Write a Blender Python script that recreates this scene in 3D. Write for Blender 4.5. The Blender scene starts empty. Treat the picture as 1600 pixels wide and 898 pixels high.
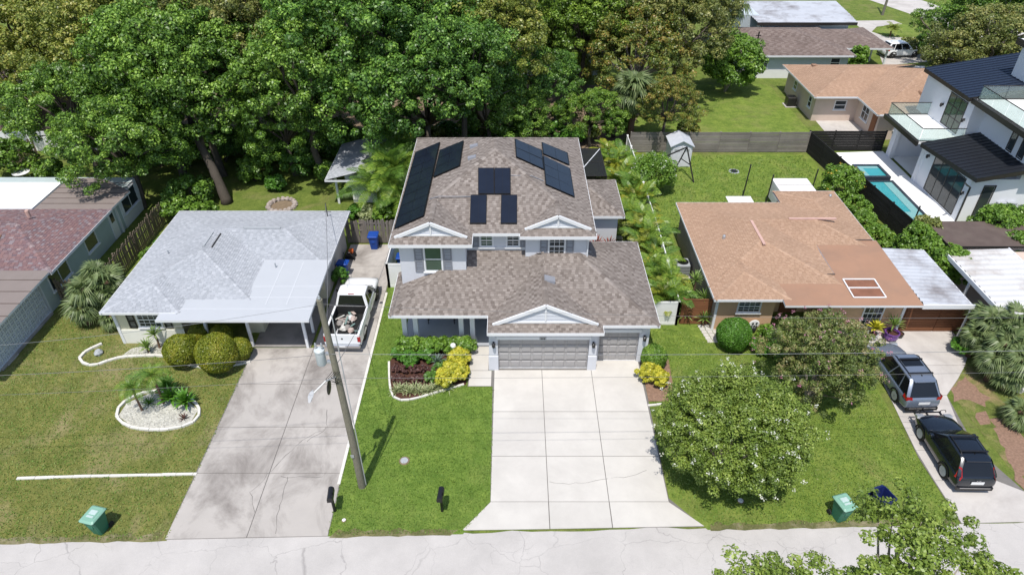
import bpy, math, random
import numpy as np
from mathutils import Vector, Matrix
R = math.radians
random.seed(7); RNG = np.random.default_rng(11)
S = bpy.context.scene
C = S.collection
# ---------------------------------------------------------------- camera, sky, sun, exposure
HC, FPX, PT = 24.4, 1067.0, R(36.0)
cam = bpy.data.cameras.new('camera'); camo = bpy.data.objects.new('camera', cam); C.objects.link(camo)
camo.location = (0, 0, HC); camo.rotation_euler = (R(90) - PT, 0, 0)
cam.sensor_width = 36; cam.lens = 36 * FPX / 1600; cam.clip_end = 3000; cam.clip_start = .1
S.camera = camo
SUN_EL, SUN_AZ = R(67.5), R(193.5)          # azimuth clockwise from +Y: the sun stands behind the camera
W = bpy.data.worlds.new('World'); S.world = W; W.use_nodes = True
wn = W.node_tree.nodes; wl = W.node_tree.links
sk = wn.new('ShaderNodeTexSky'); sk.sky_type = 'NISHITA'; sk.sun_disc = False
sk.sun_elevation = SUN_EL; sk.sun_rotation = SUN_AZ; sk.air_density = 1.0; sk.dust_density = 1.2
wl.new(sk.outputs[0], wn['Background'].inputs[0]); wn['Background'].inputs[1].default_value = 0.15
sl = bpy.data.lights.new('sun', 'SUN'); sl.energy = 4.2; sl.angle = R(0.5); sl.color = (1, .955, .885)
so = bpy.data.objects.new('sun', sl); C.objects.link(so)
sdir = Vector((math.sin(SUN_AZ) * math.cos(SUN_EL), math.cos(SUN_AZ) * math.cos(SUN_EL), math.sin(SUN_EL)))
so.rotation_euler = (-sdir).to_track_quat('-Z', 'Y').to_euler(); so.location = (0, -20, 60)
S.view_settings.view_transform = 'Standard'; S.view_settings.look = 'None'
S.view_settings.exposure = 0.10; S.view_settings.gamma = 1

# ---------------------------------------------------------------- helpers
def P(px, py, z=0.0):
    """the point at height z seen at a pixel of the 1600 px wide photograph"""
    dx = (px - 800) / FPX; dy = -(py - 449) / FPX
    d = (dx, math.cos(PT) + dy * math.sin(PT), -math.sin(PT) + dy * math.cos(PT))
    t = (z - HC) / d[2]
    return Vector((d[0] * t, d[1] * t, z))

def ray(px, py):
    dx = (px - 800) / FPX; dy = -(py - 449) / FPX
    return Vector((dx, math.cos(PT) + dy * math.sin(PT), -math.sin(PT) + dy * math.cos(PT)))

def on_plane(px, py, p0, n):
    o = Vector((0, 0, HC)); d = ray(px, py)
    return o + d * ((Vector(p0) - o).dot(n) / d.dot(n))

def tag(o, label=None, cat=None, group=None, kind=None):
    if label: o['label'] = label
    if cat: o['category'] = cat
    if group: o['group'] = group
    if kind: o['kind'] = kind
    return o

def thing(name, label, cat, loc=(0, 0, 0), group=None, rz=0.0):
    o = bpy.data.objects.new(name, None); C.objects.link(o); o.empty_display_size = .3
    o.location = loc; o.rotation_euler = (0, 0, rz)
    return tag(o, label, cat, group)

def link(name, mesh, parent=None, loc=(0, 0, 0), rot=(0, 0, 0), sc=(1, 1, 1)):
    o = bpy.data.objects.new(name, mesh); C.objects.link(o)
    if parent: o.parent = parent
    o.location = loc; o.rotation_euler = rot; o.scale = sc
    return o

def copy_tree(o, parent=None):
    c = o.copy(); C.objects.link(c)
    if parent: c.parent = parent
    for ch in list(o.children): copy_tree(ch, c)
    return c

def world_org(o):
    v = Vector((0, 0, 0))
    while o: v += Vector(o.location); o = o.parent
    return v

class MB:
    """collects boxes, tubes, prisms and faces; build() links them as ONE mesh object"""
    def __init__(s): s.v = []; s.f = []; s.m = []; s.t = []
    def add(s, vs, fs, m=0, tint=1.0):
        b = len(s.v); s.v += [tuple(p) for p in vs]
        for f in fs: s.f.append([i + b for i in f]); s.m.append(m); s.t.append(tint)
        return s
    def box(s, x0, x1, y0, y1, z0, z1, m=0, tint=1.0):
        vs = [(x, y, z) for z in (z0, z1) for x, y in ((x0, y0), (x1, y0), (x1, y1), (x0, y1))]
        return s.add(vs, [(3, 2, 1, 0), (4, 5, 6, 7), (0, 1, 5, 4), (1, 2, 6, 5), (2, 3, 7, 6), (3, 0, 4, 7)], m, tint)
    def bbox(s, x0, x1, y0, y1, z0, z1, b=.03, m=0, tint=1.0):
        """box with bevelled vertical and top edges"""
        def ring(i, z): return [(x0 + b + i, y0 + i, z), (x1 - b - i, y0 + i, z), (x1 - i, y0 + b + i, z), (x1 - i, y1 - b - i, z), (x1 - b - i, y1 - i, z), (x0 + b + i, y1 - i, z), (x0 + i, y1 - b - i, z), (x0 + i, y0 + b + i, z)]
        return s.loft([ring(0, z0), ring(0, z1 - b), ring(b * .8, z1)], True, True, m=m, tint=tint)
    def obox(s, c, ax, ay, az, m=0, tint=1.0):
        c = Vector(c); ax = Vector(ax); ay = Vector(ay); az = Vector(az)
        vs = [c + i * ax + j * ay + k * az for k in (-1, 1) for i, j in ((-1, -1), (1, -1), (1, 1), (-1, 1))]
        return s.add(vs, [(3, 2, 1, 0), (4, 5, 6, 7), (0, 1, 5, 4), (1, 2, 6, 5), (2, 3, 7, 6), (3, 0, 4, 7)], m, tint)
    def bar(s, a, b, w, h, m=0, up=(0, 0, 1)):
        a = Vector(a); b = Vector(b); d = b - a; L = d.length; d.normalize()
        u = Vector(up)
        if abs(d.dot(u)) > .99: u = Vector((0, 1, 0))
        r = d.cross(u).normalized(); u = r.cross(d)
        return s.obox((a + b) / 2, d * L / 2, r * w / 2, u * h / 2, m)
    def quad(s, a, b, c, d, m=0, tint=1.0): return s.add([a, b, c, d], [(0, 1, 2, 3)], m, tint)
    def poly(s, pts, m=0, tint=1.0): return s.add(pts, [tuple(range(len(pts)))], m, tint)
    def prism(s, pts, z0, z1, m=0, tint=1.0):
        n = len(pts); vs = [(p[0], p[1], z0) for p in pts] + [(p[0], p[1], z1) for p in pts]
        A = sum(pts[i][0] * pts[(i + 1) % n][1] - pts[(i + 1) % n][0] * pts[i][1] for i in range(n))
        if A < 0: pts = pts[::-1]; vs = [(p[0], p[1], z0) for p in pts] + [(p[0], p[1], z1) for p in pts]
        fs = [tuple(range(n))[::-1], tuple(range(n, 2 * n))] + [(i, (i + 1) % n, n + (i + 1) % n, n + i) for i in range(n)]
        return s.add(vs, fs, m, tint)
    def loft(s, rings, cap0=False, cap1=False, closed=True, m=0, tint=1.0):
        n = len(rings[0]); vs = [p for r in rings for p in r]; fs = []
        for k in range(len(rings) - 1):
            for i in range(n if closed else n - 1):
                j = (i + 1) % n
                fs.append((k * n + i, k * n + j, (k + 1) * n + j, (k + 1) * n + i))
        if cap0: fs.append(tuple(range(n))[::-1])
        if cap1: fs.append(tuple(range((len(rings) - 1) * n, len(rings) * n)))
        return s.add(vs, fs, m, tint)
    def tube(s, pts, rad, n=8, m=0, cap=True, tint=1.0):
        pts = [Vector(p) for p in pts]
        if not hasattr(rad, '__len__'): rad = [rad] * len(pts)
        rings = []; prev = None
        for i, p in enumerate(pts):
            d = (pts[min(i + 1, len(pts) - 1)] - pts[max(i - 1, 0)]).normalized()
            if prev is None:
                u = Vector((0, 0, 1)) if abs(d.z) < .9 else Vector((1, 0, 0))
                prev = (u - d * u.dot(d)).normalized()
            prev = (prev - d * prev.dot(d)).normalized(); w = d.cross(prev)
            rings.append([p + (prev * math.cos(a) + w * math.sin(a)) * rad[i] for a in [2 * math.pi * k / n for k in range(n)]])
        return s.loft(rings, cap, cap, m=m, tint=tint)
    def lathe(s, prof, c=(0, 0, 0), n=16, m=0, axis='z', tint=1.0):
        rings = []
        for r, h in prof:
            ring = []
            for k in range(n):
                a = 2 * math.pi * k / n; x, y = r * math.cos(a), r * math.sin(a)
                q = (x, y, h) if axis == 'z' else ((h, x, y) if axis == 'x' else (x, h, y) if False else (y, h, x))
                ring.append((c[0] + q[0], c[1] + q[1], c[2] + q[2]))
            rings.append(ring)
        return s.loft(rings, True, True, m=m, tint=tint)
    def mesh(s, name, mats, org=None, smooth=False):
        me = bpy.data.meshes.new(name)
        vs = s.v if org is None else [(a - org[0], b - org[1], c - org[2]) for a, b, c in s.v]
        me.from_pydata(vs, [], s.f)
        for m in (mats if isinstance(mats, (list, tuple)) else [mats]): me.materials.append(m)
        me.polygons.foreach_set('material_index', s.m)
        if any(t != 1.0 for t in s.t):
            at = me.attributes.new('tint', 'FLOAT', 'FACE'); at.data.foreach_set('value', s.t)
        if smooth: me.polygons.foreach_set('use_smooth', [True] * len(s.f))
        me.update(); return me
    def build(s, name, mats, parent=None, smooth=False, kind=None, label=None):
        me = s.mesh(name, mats, world_org(parent) if parent else None, smooth)
        o = link(name, me, parent)
        if kind: o['kind'] = kind
        if label: o['label'] = label
        return o

def autosmooth(o, ang=35):
    me = o.data
    me.polygons.foreach_set('use_smooth', [True] * len(me.polygons))
    me.set_sharp_from_angle(angle=R(ang))

# ---------------------------------------------------------------- materials
class NT:
    def __init__(s, name):
        s.m = bpy.data.materials.new(name); s.m.use_nodes = True
        s.n = s.m.node_tree.nodes; s.l = s.m.node_tree.links
        s.b = s.n['Principled BSDF']; s.out = s.n['Material Output']
        s.pos = None
    def N(s, t, **k):
        n = s.n.new(t)
        for a, v in k.items(): setattr(n, a, v)
        return n
    def P(s):
        if s.pos is None: s.pos = s.N('ShaderNodeNewGeometry').outputs['Position']
        return s.pos
    def L(s, a, b): s.l.new(a, b)
    def noise(s, scale, detail=3, rough=.55, vec=None, dist=0):
        n = s.N('ShaderNodeTexNoise'); n.inputs['Scale'].default_value = scale
        n.inputs['Detail'].default_value = detail; n.inputs['Roughness'].default_value = rough
        n.inputs['Distortion'].default_value = dist
        s.L(vec if vec is not None else s.P(), n.inputs['Vector']); return n.outputs['Fac']
    def ramp(s, fac, stops):
        r = s.N('ShaderNodeValToRGB'); e = r.color_ramp.elements
        while len(e) < len(stops): e.new(.5)
        for i, (p, c) in enumerate(stops):
            e[i].position = p; e[i].color = tuple(c) + (1,) if len(c) == 3 else c
        s.L(fac, r.inputs[0]); return r.outputs[0]
    def mix(s, fac, a, b, mode='MIX'):
        n = s.N('ShaderNodeMix', data_type='RGBA', blend_type=mode)
        for sock, v in ((n.inputs['Factor'], fac), (n.inputs[6], a), (n.inputs[7], b)):
            if hasattr(v, 'links'): s.L(v, sock)
            elif isinstance(v, (int, float)): sock.default_value = v
            else: sock.default_value = tuple(v) + (1,)
        return n.outputs[2]
    def math(s, op, a, b=0.0, clamp=False):
        n = s.N('ShaderNodeMath', operation=op); n.use_clamp = clamp
        for i, v in enumerate((a, b)):
            if hasattr(v, 'links'): s.L(v, n.inputs[i])
            else: n.inputs[i].default_value = v
        return n.outputs[0]
    def attr(s, name='tint', out='Fac'):
        return s.N('ShaderNodeAttribute', attribute_name=name).outputs[out]
    def scalevec(s, v3, vec=None):
        n = s.N('ShaderNodeVectorMath', operation='MULTIPLY'); s.L(vec if vec is not None else s.P(), n.inputs[0])
        n.inputs[1].default_value = v3; return n.outputs[0]
    def bump(s, h, strength=.4, dist=.02):
        b = s.N('ShaderNodeBump'); b.inputs['Strength'].default_value = strength; b.inputs['Distance'].default_value = dist
        s.L(h, b.inputs['Height']); s.L(b.outputs[0], s.b.inputs['Normal'])
    def done(s, col=None, rough=.7, metal=0, spec=.35, coat=0):
        if col is not None:
            if hasattr(col, 'links'): s.L(col, s.b.inputs['Base Color'])
            else: s.b.inputs['Base Color'].default_value = tuple(col) + (1,)
        if hasattr(rough, 'links'): s.L(rough, s.b.inputs['Roughness'])
        else: s.b.inputs['Roughness'].default_value = rough
        s.b.inputs['Metallic'].default_value = metal
        s.b.inputs['Specular IOR Level'].default_value = spec; s.b.inputs['Coat Weight'].default_value = coat
        return s.m

def dk(c, k): return tuple(min(1, x * k) for x in c)

def mat(name, col, rough=.65, var=.12, scale=3.0, bump=0, bscale=60, metal=0, spec=.3, coat=0, tint=0, dirt=None, dscale=.6, damt=.5):
    t = NT(name)
    n = t.noise(scale, 4)
    c = t.mix(n, dk(col, 1 - var * 1.6), dk(col, 1 + var * 1.6))
    if dirt:
        d = t.noise(dscale, 5, .65); d = t.ramp(d, [(.48, (0, 0, 0)), (.72, (damt,) * 3)])
        c = t.mix(d, c, dirt)
    if tint:
        a = t.attr(); c = t.mix(1.0, c, t.math('MULTIPLY', a, 1.0), 'MULTIPLY') if False else t.mix(1.0, c, t.ramp(a, [(0, (0, 0, 0)), (1, (1, 1, 1))]), 'MULTIPLY')
    if bump: t.bump(t.noise(bscale, 3), bump, .01)
    return t.done(c, rough, metal, spec, coat)

def shingle_mat(name, stops, big=.12, rough=.9):
    """the tint of each shingle (0..1) picks its colour; granules add fine grain"""
    t = NT(name)
    c = t.ramp(t.attr(), stops)
    n = t.noise(.35, 5, .6); c = t.mix(n, t.mix(.0, c, c), c)
    k = t.ramp(n, [(.3, (1 - big,) * 3), (.7, (1 + big * .3,) * 3)])
    c = t.mix(1.0, c, k, 'MULTIPLY')
    g = t.noise(45, 2); c = t.mix(1.0, c, t.ramp(g, [(.3, (.8,) * 3), (.7, (1.0,) * 3)]), 'MULTIPLY')
    t.bump(g, .4, .006)
    return t.done(c, rough, 0, .2)

M = {}
M['white'] = mat('white_paint', (.80, .80, .80), .5, .03, 2, dirt=(.55, .54, .5), damt=.25)
M['trim'] = mat('white_trim', (.72, .73, .75), .45, .02)
M['wall_grey'] = mat('grey_stucco', (.60, .615, .66), .85, .03, 3, bump=.25, bscale=90)
M['gable_grey'] = mat('pale_siding', (.60, .62, .67), .7, .03, 3)
M['shutter'] = mat('grey_shutter', (.235, .245, .275), .55, .05)
M['garage'] = mat('taupe_door', (.35, .337, .335), .5, .03)
M['black'] = mat('black_paint', (.012, .012, .014), .35, .2, spec=.5)
M['dark'] = mat('dark_void', (.02, .02, .022), .8, .2)
M['rubber'] = mat('rubber', (.018, .018, .018), .8, .2)
M['chrome'] = mat('bright_metal', (.62, .63, .65), .28, .05, metal=1, spec=.5)
M['galv'] = mat('galvanised', (.50, .52, .54), .45, .1, metal=.6)
M['greymetal'] = mat('grey_metal', (.36, .38, .40), .5, .06, spec=.4)
M['bronze'] = mat('dark_bronze', (.03, .027, .025), .4, .1, spec=.5)
M['plastic_grey'] = mat('grey_plastic', (.42, .43, .44), .5, .06)

def glass_mat(name, col, rough=.06):
    t = NT(name); n = t.noise(.8, 2)
    return t.done(t.mix(n, dk(col, .6), dk(col, 1.4)), rough, 0, .6)
M['glass'] = glass_mat('window_glass', (.035, .045, .05))
M['glass_green'] = glass_mat('blind_glass', (.06, .10, .07))
M['glass_car'] = glass_mat('car_glass', (.008, .009, .011), .03)
def clear_glass():
    t = NT('clear_glass'); tr = t.N('ShaderNodeBsdfTransparent'); mx = t.N('ShaderNodeMixShader')
    tr.inputs[0].default_value = (.86, .92, .90, 1); mx.inputs[0].default_value = .14
    t.done((.6, .68, .66), .03, 0, .6)
    t.L(tr.outputs[0], mx.inputs[1]); t.L(t.b.outputs[0], mx.inputs[2]); t.L(mx.outputs[0], t.out.inputs[0]); return t.m
M['clear'] = clear_glass()
def screen_mat():
    t = NT('insect_screen'); tr = t.N('ShaderNodeBsdfTransparent'); mx = t.N('ShaderNodeMixShader'); mx.inputs[0].default_value = .86
    t.done((.012, .014, .015), .8); t.L(tr.outputs[0], mx.inputs[1]); t.L(t.b.outputs[0], mx.inputs[2]); t.L(mx.outputs[0], t.out.inputs[0]); return t.m
M['screen'] = screen_mat()

def paint(name, col, var=.02, metallic=.0, rough=.25):
    t = NT(name); n = t.noise(2.0, 2)
    return t.done(t.mix(n, dk(col, 1 - var), dk(col, 1 + var)), rough, metallic, .5, .8)
M['car_white'] = paint('white_car_paint', (.78, .79, .80), .02, 0, .35)
M['car_grey'] = paint('slate_car_paint', (.175, .21, .275), .05, .35, .25)
M['car_black'] = paint('black_car_paint', (.010, .014, .022), .1, .2, .2)
M['lamp_red'] = mat('tail_lamp', (.35, .012, .012), .25, .1, spec=.6)
M['plate'] = mat('licence_plate', (.75, .75, .75), .4, .05)

# roofs
M['sh_main'] = shingle_mat('brown_grey_shingles', [(0, (.165, .138, .122)), (.4, (.235, .202, .180)), (.7, (.285, .248, .224)), (1, (.335, .295, .268))])
M['sh_white'] = shingle_mat('pale_grey_shingles', [(0, (.36, .38, .41)), (.5, (.42, .44, .475)), (1, (.49, .51, .545))], .12)
M['sh_tan'] = shingle_mat('tan_shingles', [(0, (.385, .248, .168)), (.5, (.435, .285, .195)), (1, (.485, .325, .23))], .14)
M['sh_red'] = shingle_mat('red_mixed_shingles', [(0, (.17, .125, .14)), (.3, (.21, .13, .135)), (.6, (.26, .16, .155)), (.8, (.235, .205, .225)), (1, (.33, .25, .245))], .15)
M['sh_brown'] = shingle_mat('brown_shingles', [(0, (.16, .12, .105)), (.5, (.22, .17, .15)), (1, (.29, .235, .21))], .15)
M['roll_white'] = mat('white_roll_roofing', (.43, .45, .48), .8, .03, 1.2, dirt=(.42, .44, .46), damt=.35)
M['roll_tan'] = mat('tan_roll_roofing', (.335, .195, .128), .85, .06, 1.0, dirt=(.23, .155, .115), dscale=.35, damt=.6)
M['roll_grey'] = mat('taupe_roll_roofing', (.22, .185, .17), .85, .06, 1.5)
M['roll_brown'] = mat('brown_flat_roof', (.105, .078, .068), .85, .15, 1.5, dirt=(.16, .13, .11))
M['tin_white'] = mat('white_tin_roof', (.55, .55, .55), .5, .06, .8, dirt=(.25, .20, .165), dscale=.4, damt=.8)
M['tin_old'] = mat('old_tin_roof', (.44, .46, .50), .5, .08, 1.0, dirt=(.16, .14, .14), dscale=.45, damt=.85)
M['seam_blue'] = mat('dark_blue_metal_roof', (.016, .024, .045), .38, .1, spec=.5)
M['seam_black'] = mat('black_metal_roof', (.014, .016, .021), .42, .1, spec=.45)
M['bare_white'] = mat('bright_white_roof', (.86, .86, .85), .6, .02)

def solar_mat():
    t = NT('solar_cells'); n = t.noise(1.2, 2)
    return t.done(t.mix(n, (.008, .011, .020), (.014, .020, .036)), .18, 0, .4)
M['solar'] = solar_mat()
M['solar_frame'] = mat('solar_frame', (.006, .006, .008), .4, .1)

def siding(name, col, pitch=.13):
    t = NT(name); z = t.N('ShaderNodeSeparateXYZ'); t.L(t.P(), z.inputs[0])
    f = t.math('FRACT', t.math('DIVIDE', z.outputs[2], pitch))
    t.bump(f, .9, .03); n = t.noise(2.5, 4)
    return t.done(t.mix(n, dk(col, .94), dk(col, 1.05)), .7, 0, .3)
M['siding_yellow'] = siding('cream_siding', (.68, .65, .50))
M['wall_blue'] = mat('blue_green_block_wall', (.40, .47, .47), .85, .06, 2, bump=.3)
M['wall_tan'] = mat('peach_stucco', (.56, .36, .22), .85, .05, 2, bump=.3)
M['wall_pinkish'] = mat('beige_stucco', (.58, .47, .40), .85, .05, 2, bump=.3)
M['wall_white'] = mat('white_stucco', (.78, .79, .82), .8, .02, 2, bump=.15)
M['wall_pale'] = mat('pale_blue_wall', (.50, .56, .60), .85, .05, 2)
M['block_white'] = mat('white_breeze_block', (.60, .63, .66), .85, .06, 4, bump=.3)

# woods
def wood(name, a, b, sc=(1.5, 1.5, 18), rough=.75):
    t = NT(name); n = t.noise(3.0, 4, .6, vec=t.scalevec(sc), dist=.3); m = t.noise(.7, 3)
    c = t.mix(n, a, b); c = t.mix(1.0, c, t.ramp(m, [(.3, (.75,) * 3), (.7, (1.05,) * 3)]), 'MULTIPLY')
    c = t.mix(1.0, c, t.ramp(t.N('ShaderNodeObjectInfo').outputs['Random'], [(0, (.78,) * 3), (1, (1.1,) * 3)]), 'MULTIPLY')
    t.bump(n, .4, .01); return t.done(c, rough, 0, .25)
M['wood_red'] = wood('red_brown_boards', (.17, .07, .035), (.29, .125, .06), (1.2, 6, 14))
M['wood_grey'] = wood('weathered_grey_boards', (.17, .152, .135), (.34, .305, .275), (1.2, 6, 14))
M['wood_brown'] = wood('weathered_brown_pickets', (.13, .10, .075), (.25, .20, .15), (8, 8, 1.5))
M['wood_greyv'] = wood('weathered_grey_pickets', (.14, .125, .11), (.28, .25, .22), (8, 8, 1.5))
M['wood_black'] = wood('black_stained_boards', (.012, .012, .012), (.035, .033, .032), (1.2, 6, 14))
M['pole_wood'] = wood('pole_wood', (.10, .088, .066), (.33, .31, .24), (11, 11, 3.0), .9)
M['bark'] = wood('bark', (.06, .05, .04), (.16, .135, .11), (5, 5, 1.5), .95)
M['bark_pale'] = wood('pale_bark', (.20, .17, .14), (.42, .37, .31), (5, 5, 1.2), .9)
M['palm_bark'] = wood('palm_bark', (.10, .06, .04), (.24, .15, .10), (3, 3, 14), .95)

# ground
def grass_mat(name, a, b, dry, dryamt=.5, patch=.25, dscale=.35):
    t = NT(name)
    fine = t.noise(14, 6, .72); mid = t.noise(1.1, 5, .65); big = t.noise(patch, 4, .6, dist=.4)
    c = t.mix(t.ramp(fine, [(.32, (0, 0, 0)), (.68, (1, 1, 1))]), a, b)
    c = t.mix(1.0, c, t.ramp(mid, [(.3, (.62, .70, .6)), (.7, (1.22, 1.14, 1.15))]), 'MULTIPLY'); mm = t.noise(4.5, 4, .7); c = t.mix(1.0, c, t.ramp(mm, [(.3, (.74, .80, .75)), (.7, (1.15, 1.12, 1.15))]), 'MULTIPLY')
    d = t.ramp(t.noise(dscale, 6, .7, dist=.6), [(.50, (0, 0, 0)), (.70, (dryamt,) * 3)])
    c = t.mix(d, c, t.mix(fine, dk(dry, .8), dk(dry, 1.2)))
    c = t.mix(t.math('MULTIPLY', big, .35), c, t.mix(1.0, c, (1.25, 1.05, .8), 'MULTIPLY'))
    t.bump(t.noise(32, 4, .7), .8, .05); return t.done(c, .9, 0, .15)
M['grass'] = grass_mat('back_grass', (.095, .140, .026), (.185, .245, .058), (.24, .20, .11), .5)
M['grass_lush'] = grass_mat('lush_lawn', (.105, .175, .030), (.185, .285, .058), (.20, .21, .08), .25)
M['grass_dry'] = grass_mat('dry_lawn', (.125, .145, .036), (.225, .235, .078), (.34, .28, .17), .62, .2, .30)
M['grass_mid'] = grass_mat('mid_lawn', (.115, .180, .030), (.212, .292, .062), (.25, .22, .10), .4)
M['grass_worn'] = grass_mat('worn_lawn', (.11, .14, .034), (.19, .23, .068), (.36, .24, .16), .9, .25, .42)

def concrete(name, col, stain, amt, sscale=.35, streak=None):
    t = NT(name); f = t.noise(30, 4, .6); m = t.noise(.9, 5, .6)
    c = t.mix(f, dk(col, .93), dk(col, 1.05))
    c = t.mix(1.0, c, t.ramp(m, [(.3, (.93,) * 3), (.7, (1.03,) * 3)]), 'MULTIPLY')
    c = t.mix(1.0, c, t.ramp(t.N('ShaderNodeObjectInfo').outputs['Random'], [(0, (.95,) * 3), (1, (1.02,) * 3)]), 'MULTIPLY')
    v = t.scalevec(streak) if streak else None
    s = t.ramp(t.noise(sscale, 7, .68, vec=v, dist=.5), [(.44, (0, 0, 0)), (.68, (amt,) * 3)])
    c = t.mix(s, c, stain); t.bump(f, .25, .006)
    return t.done(c, .85, 0, .25)
M['conc_new'] = concrete('pale_concrete', (.565, .54, .50), (.44, .415, .385), .55)
M['conc_old'] = concrete('stained_concrete', (.435, .405, .375), (.19, .17, .155), .95, .38, (1.15, .85, 1))
M['conc_mid'] = concrete('worn_concrete', (.52, .49, .46), (.32, .29, .27), .55, .5)
M['deck'] = concrete('white_pool_deck', (.78, .78, .77), (.68, .68, .67), .3)
M['floor_grey'] = concrete('porch_floor', (.42, .44, .48), (.36, .37, .4), .3)

def asphalt():
    t = NT('old_pale_asphalt'); f = t.noise(26, 5, .75); m = t.noise(.5, 5, .65)
    c = t.mix(f, (.39, .37, .352), (.56, .533, .508))
    c = t.mix(1.0, c, t.ramp(m, [(.3, (.86,) * 3), (.7, (1.05,) * 3)]), 'MULTIPLY')
    n = t.N('ShaderNodeTexNoise'); n.inputs['Scale'].default_value = 1.3; n.inputs['Detail'].default_value = 5; t.L(t.P(), n.inputs['Vector'])
    va = t.N('ShaderNodeVectorMath', operation='MULTIPLY_ADD'); t.L(n.outputs['Color'], va.inputs[0]); va.inputs[1].default_value = (.9, .9, 0); t.L(t.P(), va.inputs[2])
    vo = t.N('ShaderNodeTexVoronoi', feature='DISTANCE_TO_EDGE'); vo.inputs['Scale'].default_value = .42; t.L(va.outputs[0], vo.inputs['Vector'])
    cr = t.ramp(vo.outputs['Distance'], [(.002, (1, 1, 1)), (.006, (0, 0, 0))])
    vo2 = t.N('ShaderNodeTexVoronoi', feature='DISTANCE_TO_EDGE'); vo2.inputs['Scale'].default_value = 1.3; t.L(va.outputs[0], vo2.inputs['Vector'])
    cr2 = t.ramp(vo2.outputs['Distance'], [(.004, (1, 1, 1)), (.012, (0, 0, 0))])
    msk = t.ramp(t.noise(.3, 3), [(.52, (0, 0, 0)), (.62, (.8,) * 3)])
    k = t.math('ADD', t.math('MULTIPLY', cr, t.ramp(t.noise(.22, 2), [(.35, (.1,) * 3), (.55, (.8,) * 3)])), t.math('MULTIPLY', cr2, msk), True)
    c = t.mix(t.math('MULTIPLY', k, .62), c, (.18, .17, .165)); t.bump(f, .4, .01)
    return t.done(c, .9, 0, .2)
M['asphalt'] = asphalt()
M['crack'] = mat('crack_dirt', (.17, .16, .15), .95, .2)
M['mulch'] = mat('brown_mulch', (.075, .034, .022), .95, .35, 18, bump=1, bscale=40)
M['mulch_red'] = mat('red_mulch', (.24, .15, .105), .95, .35, 9, bump=1, bscale=40)
M['gravel'] = mat('white_gravel', (.46, .45, .40), .9, .4, 9, bump=1, bscale=30)
M['edging'] = mat('pale_edging', (.62, .60, .55), .85, .1, 4)
M['dirt'] = mat('dirt', (.20, .15, .10), .95, .2, 4)
M['bin_green'] = mat('green_bin', (.035, .15, .095), .45, .08, 3)
M['bin_green_lid'] = mat('green_lid', (.20, .38, .29), .4, .08, 4, spec=.5)
M['bin_label'] = mat('faded_label', (.42, .52, .50), .5, .12, 9)
M['bin_blue'] = mat('blue_bin', (.012, .06, .30), .45, .08, 2)
M['bin_navy'] = mat('navy_bin', (.012, .02, .10), .45, .1, 2)
def water():
    t = NT('pool_water'); n = t.noise(2.2, 3); t.bump(n, .12, .05)
    return t.done(t.mix(n, (.035, .27, .31), (.055, .34, .37)), .06, 0, .5)
M['water'] = water()
M['pool_shelf'] = mat('pool_shelf', (.20, .40, .40), .2, .05, spec=.5)
M['pool_tile'] = mat('dark_pool_tile', (.035, .045, .06), .25, .15, 5, spec=.5)

def leaf_mat(name, cols, trans=.2, rough=.42):
    t = NT(name)
    c = t.ramp(t.attr(), cols)
    t.done(c, rough, 0, .45)
    tr = t.N('ShaderNodeBsdfTranslucent'); mx = t.N('ShaderNodeMixShader'); mx.inputs[0].default_value = trans
    t.L(t.mix(1.0, c, (1.15, 1.25, .6), 'MULTIPLY'), tr.inputs[0])
    t.L(t.b.outputs[0], mx.inputs[1]); t.L(tr.outputs[0], mx.inputs[2]); t.L(mx.outputs[0], t.out.inputs[0]); return t.m
# ---------------------------------------------------------------- ground, road, drives
def sheet(name, pts, z, m, kind='structure', parent=None):
    b = MB(); pts = [(p[0], p[1]) for p in pts]
    A = sum(pts[i][0] * pts[(i + 1) % len(pts)][1] - pts[(i + 1) % len(pts)][0] * pts[i][1] for i in range(len(pts)))
    if A < 0: pts = pts[::-1]
    b.poly([(x, y, z) for x, y in pts]); return b.build(name, m, parent, kind=kind)

def wob(pts, amp=.05, step=.5):
    """subdivides an outline and makes it a little uneven, as a grass edge is"""
    out = []
    for i in range(len(pts)):
        a = Vector(pts[i]).to_2d(); b = Vector(pts[(i + 1) % len(pts)]).to_2d(); n = max(1, int((b - a).length / step))
        for k in range(n):
            p = a.lerp(b, k / n)
            if k: p += Vector((random.uniform(-amp, amp), random.uniform(-amp, amp)))
            out.append((p.x, p.y))
    return out

M['verge'] = grass_mat('worn_verge', (.12, .13, .05), (.21, .20, .10), (.34, .30, .22), .8, .3, .9)
sheet('ground', [(-700, -300), (700, -300), (700, 1200), (-700, 1200)], 0, M['grass'])
RY = lambda x: 16.66 + .0218 * x                  # far edge of the street
sheet('road', [(-120, 6.5)] + [(120, 9.2)] + [(x, RY(x) + random.uniform(-.05, .09)) for x in np.arange(120, -121, -.8)], .008, M['asphalt'])
sheet('lawn', wob([(-60, RY(-60) - .05), (-13.9, 16.25), (-13.9, 28.3), (-21.6, 31), (-26.4, 32), (-26.4, 27), (-60, 27)]), .012, M['grass_dry'])
sheet('lawn', wob([(-7.5, 16.45), (-2.0, 16.55), (-.9, 18.0), (-.9, 25), (-2.3, 25), (-7.3, 34), (-7.5, 34)], .03), .012, M['grass_lush'])
sheet('lawn', wob([(8.0, 16.75), (18.4, 17.0), (18.4, 26.2), (18.6, 30), (7.2, 32), (7.2, 25), (6.7, 18.2)], .04), .012, M['grass_mid'])
sheet('lawn', wob([(23.5, 17.1), (60, 17.9), (60, 33), (24.6, 33), (24.6, 29), (22, 24.6), (22.2, 19)], .05), .012, M['grass_worn'])
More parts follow.
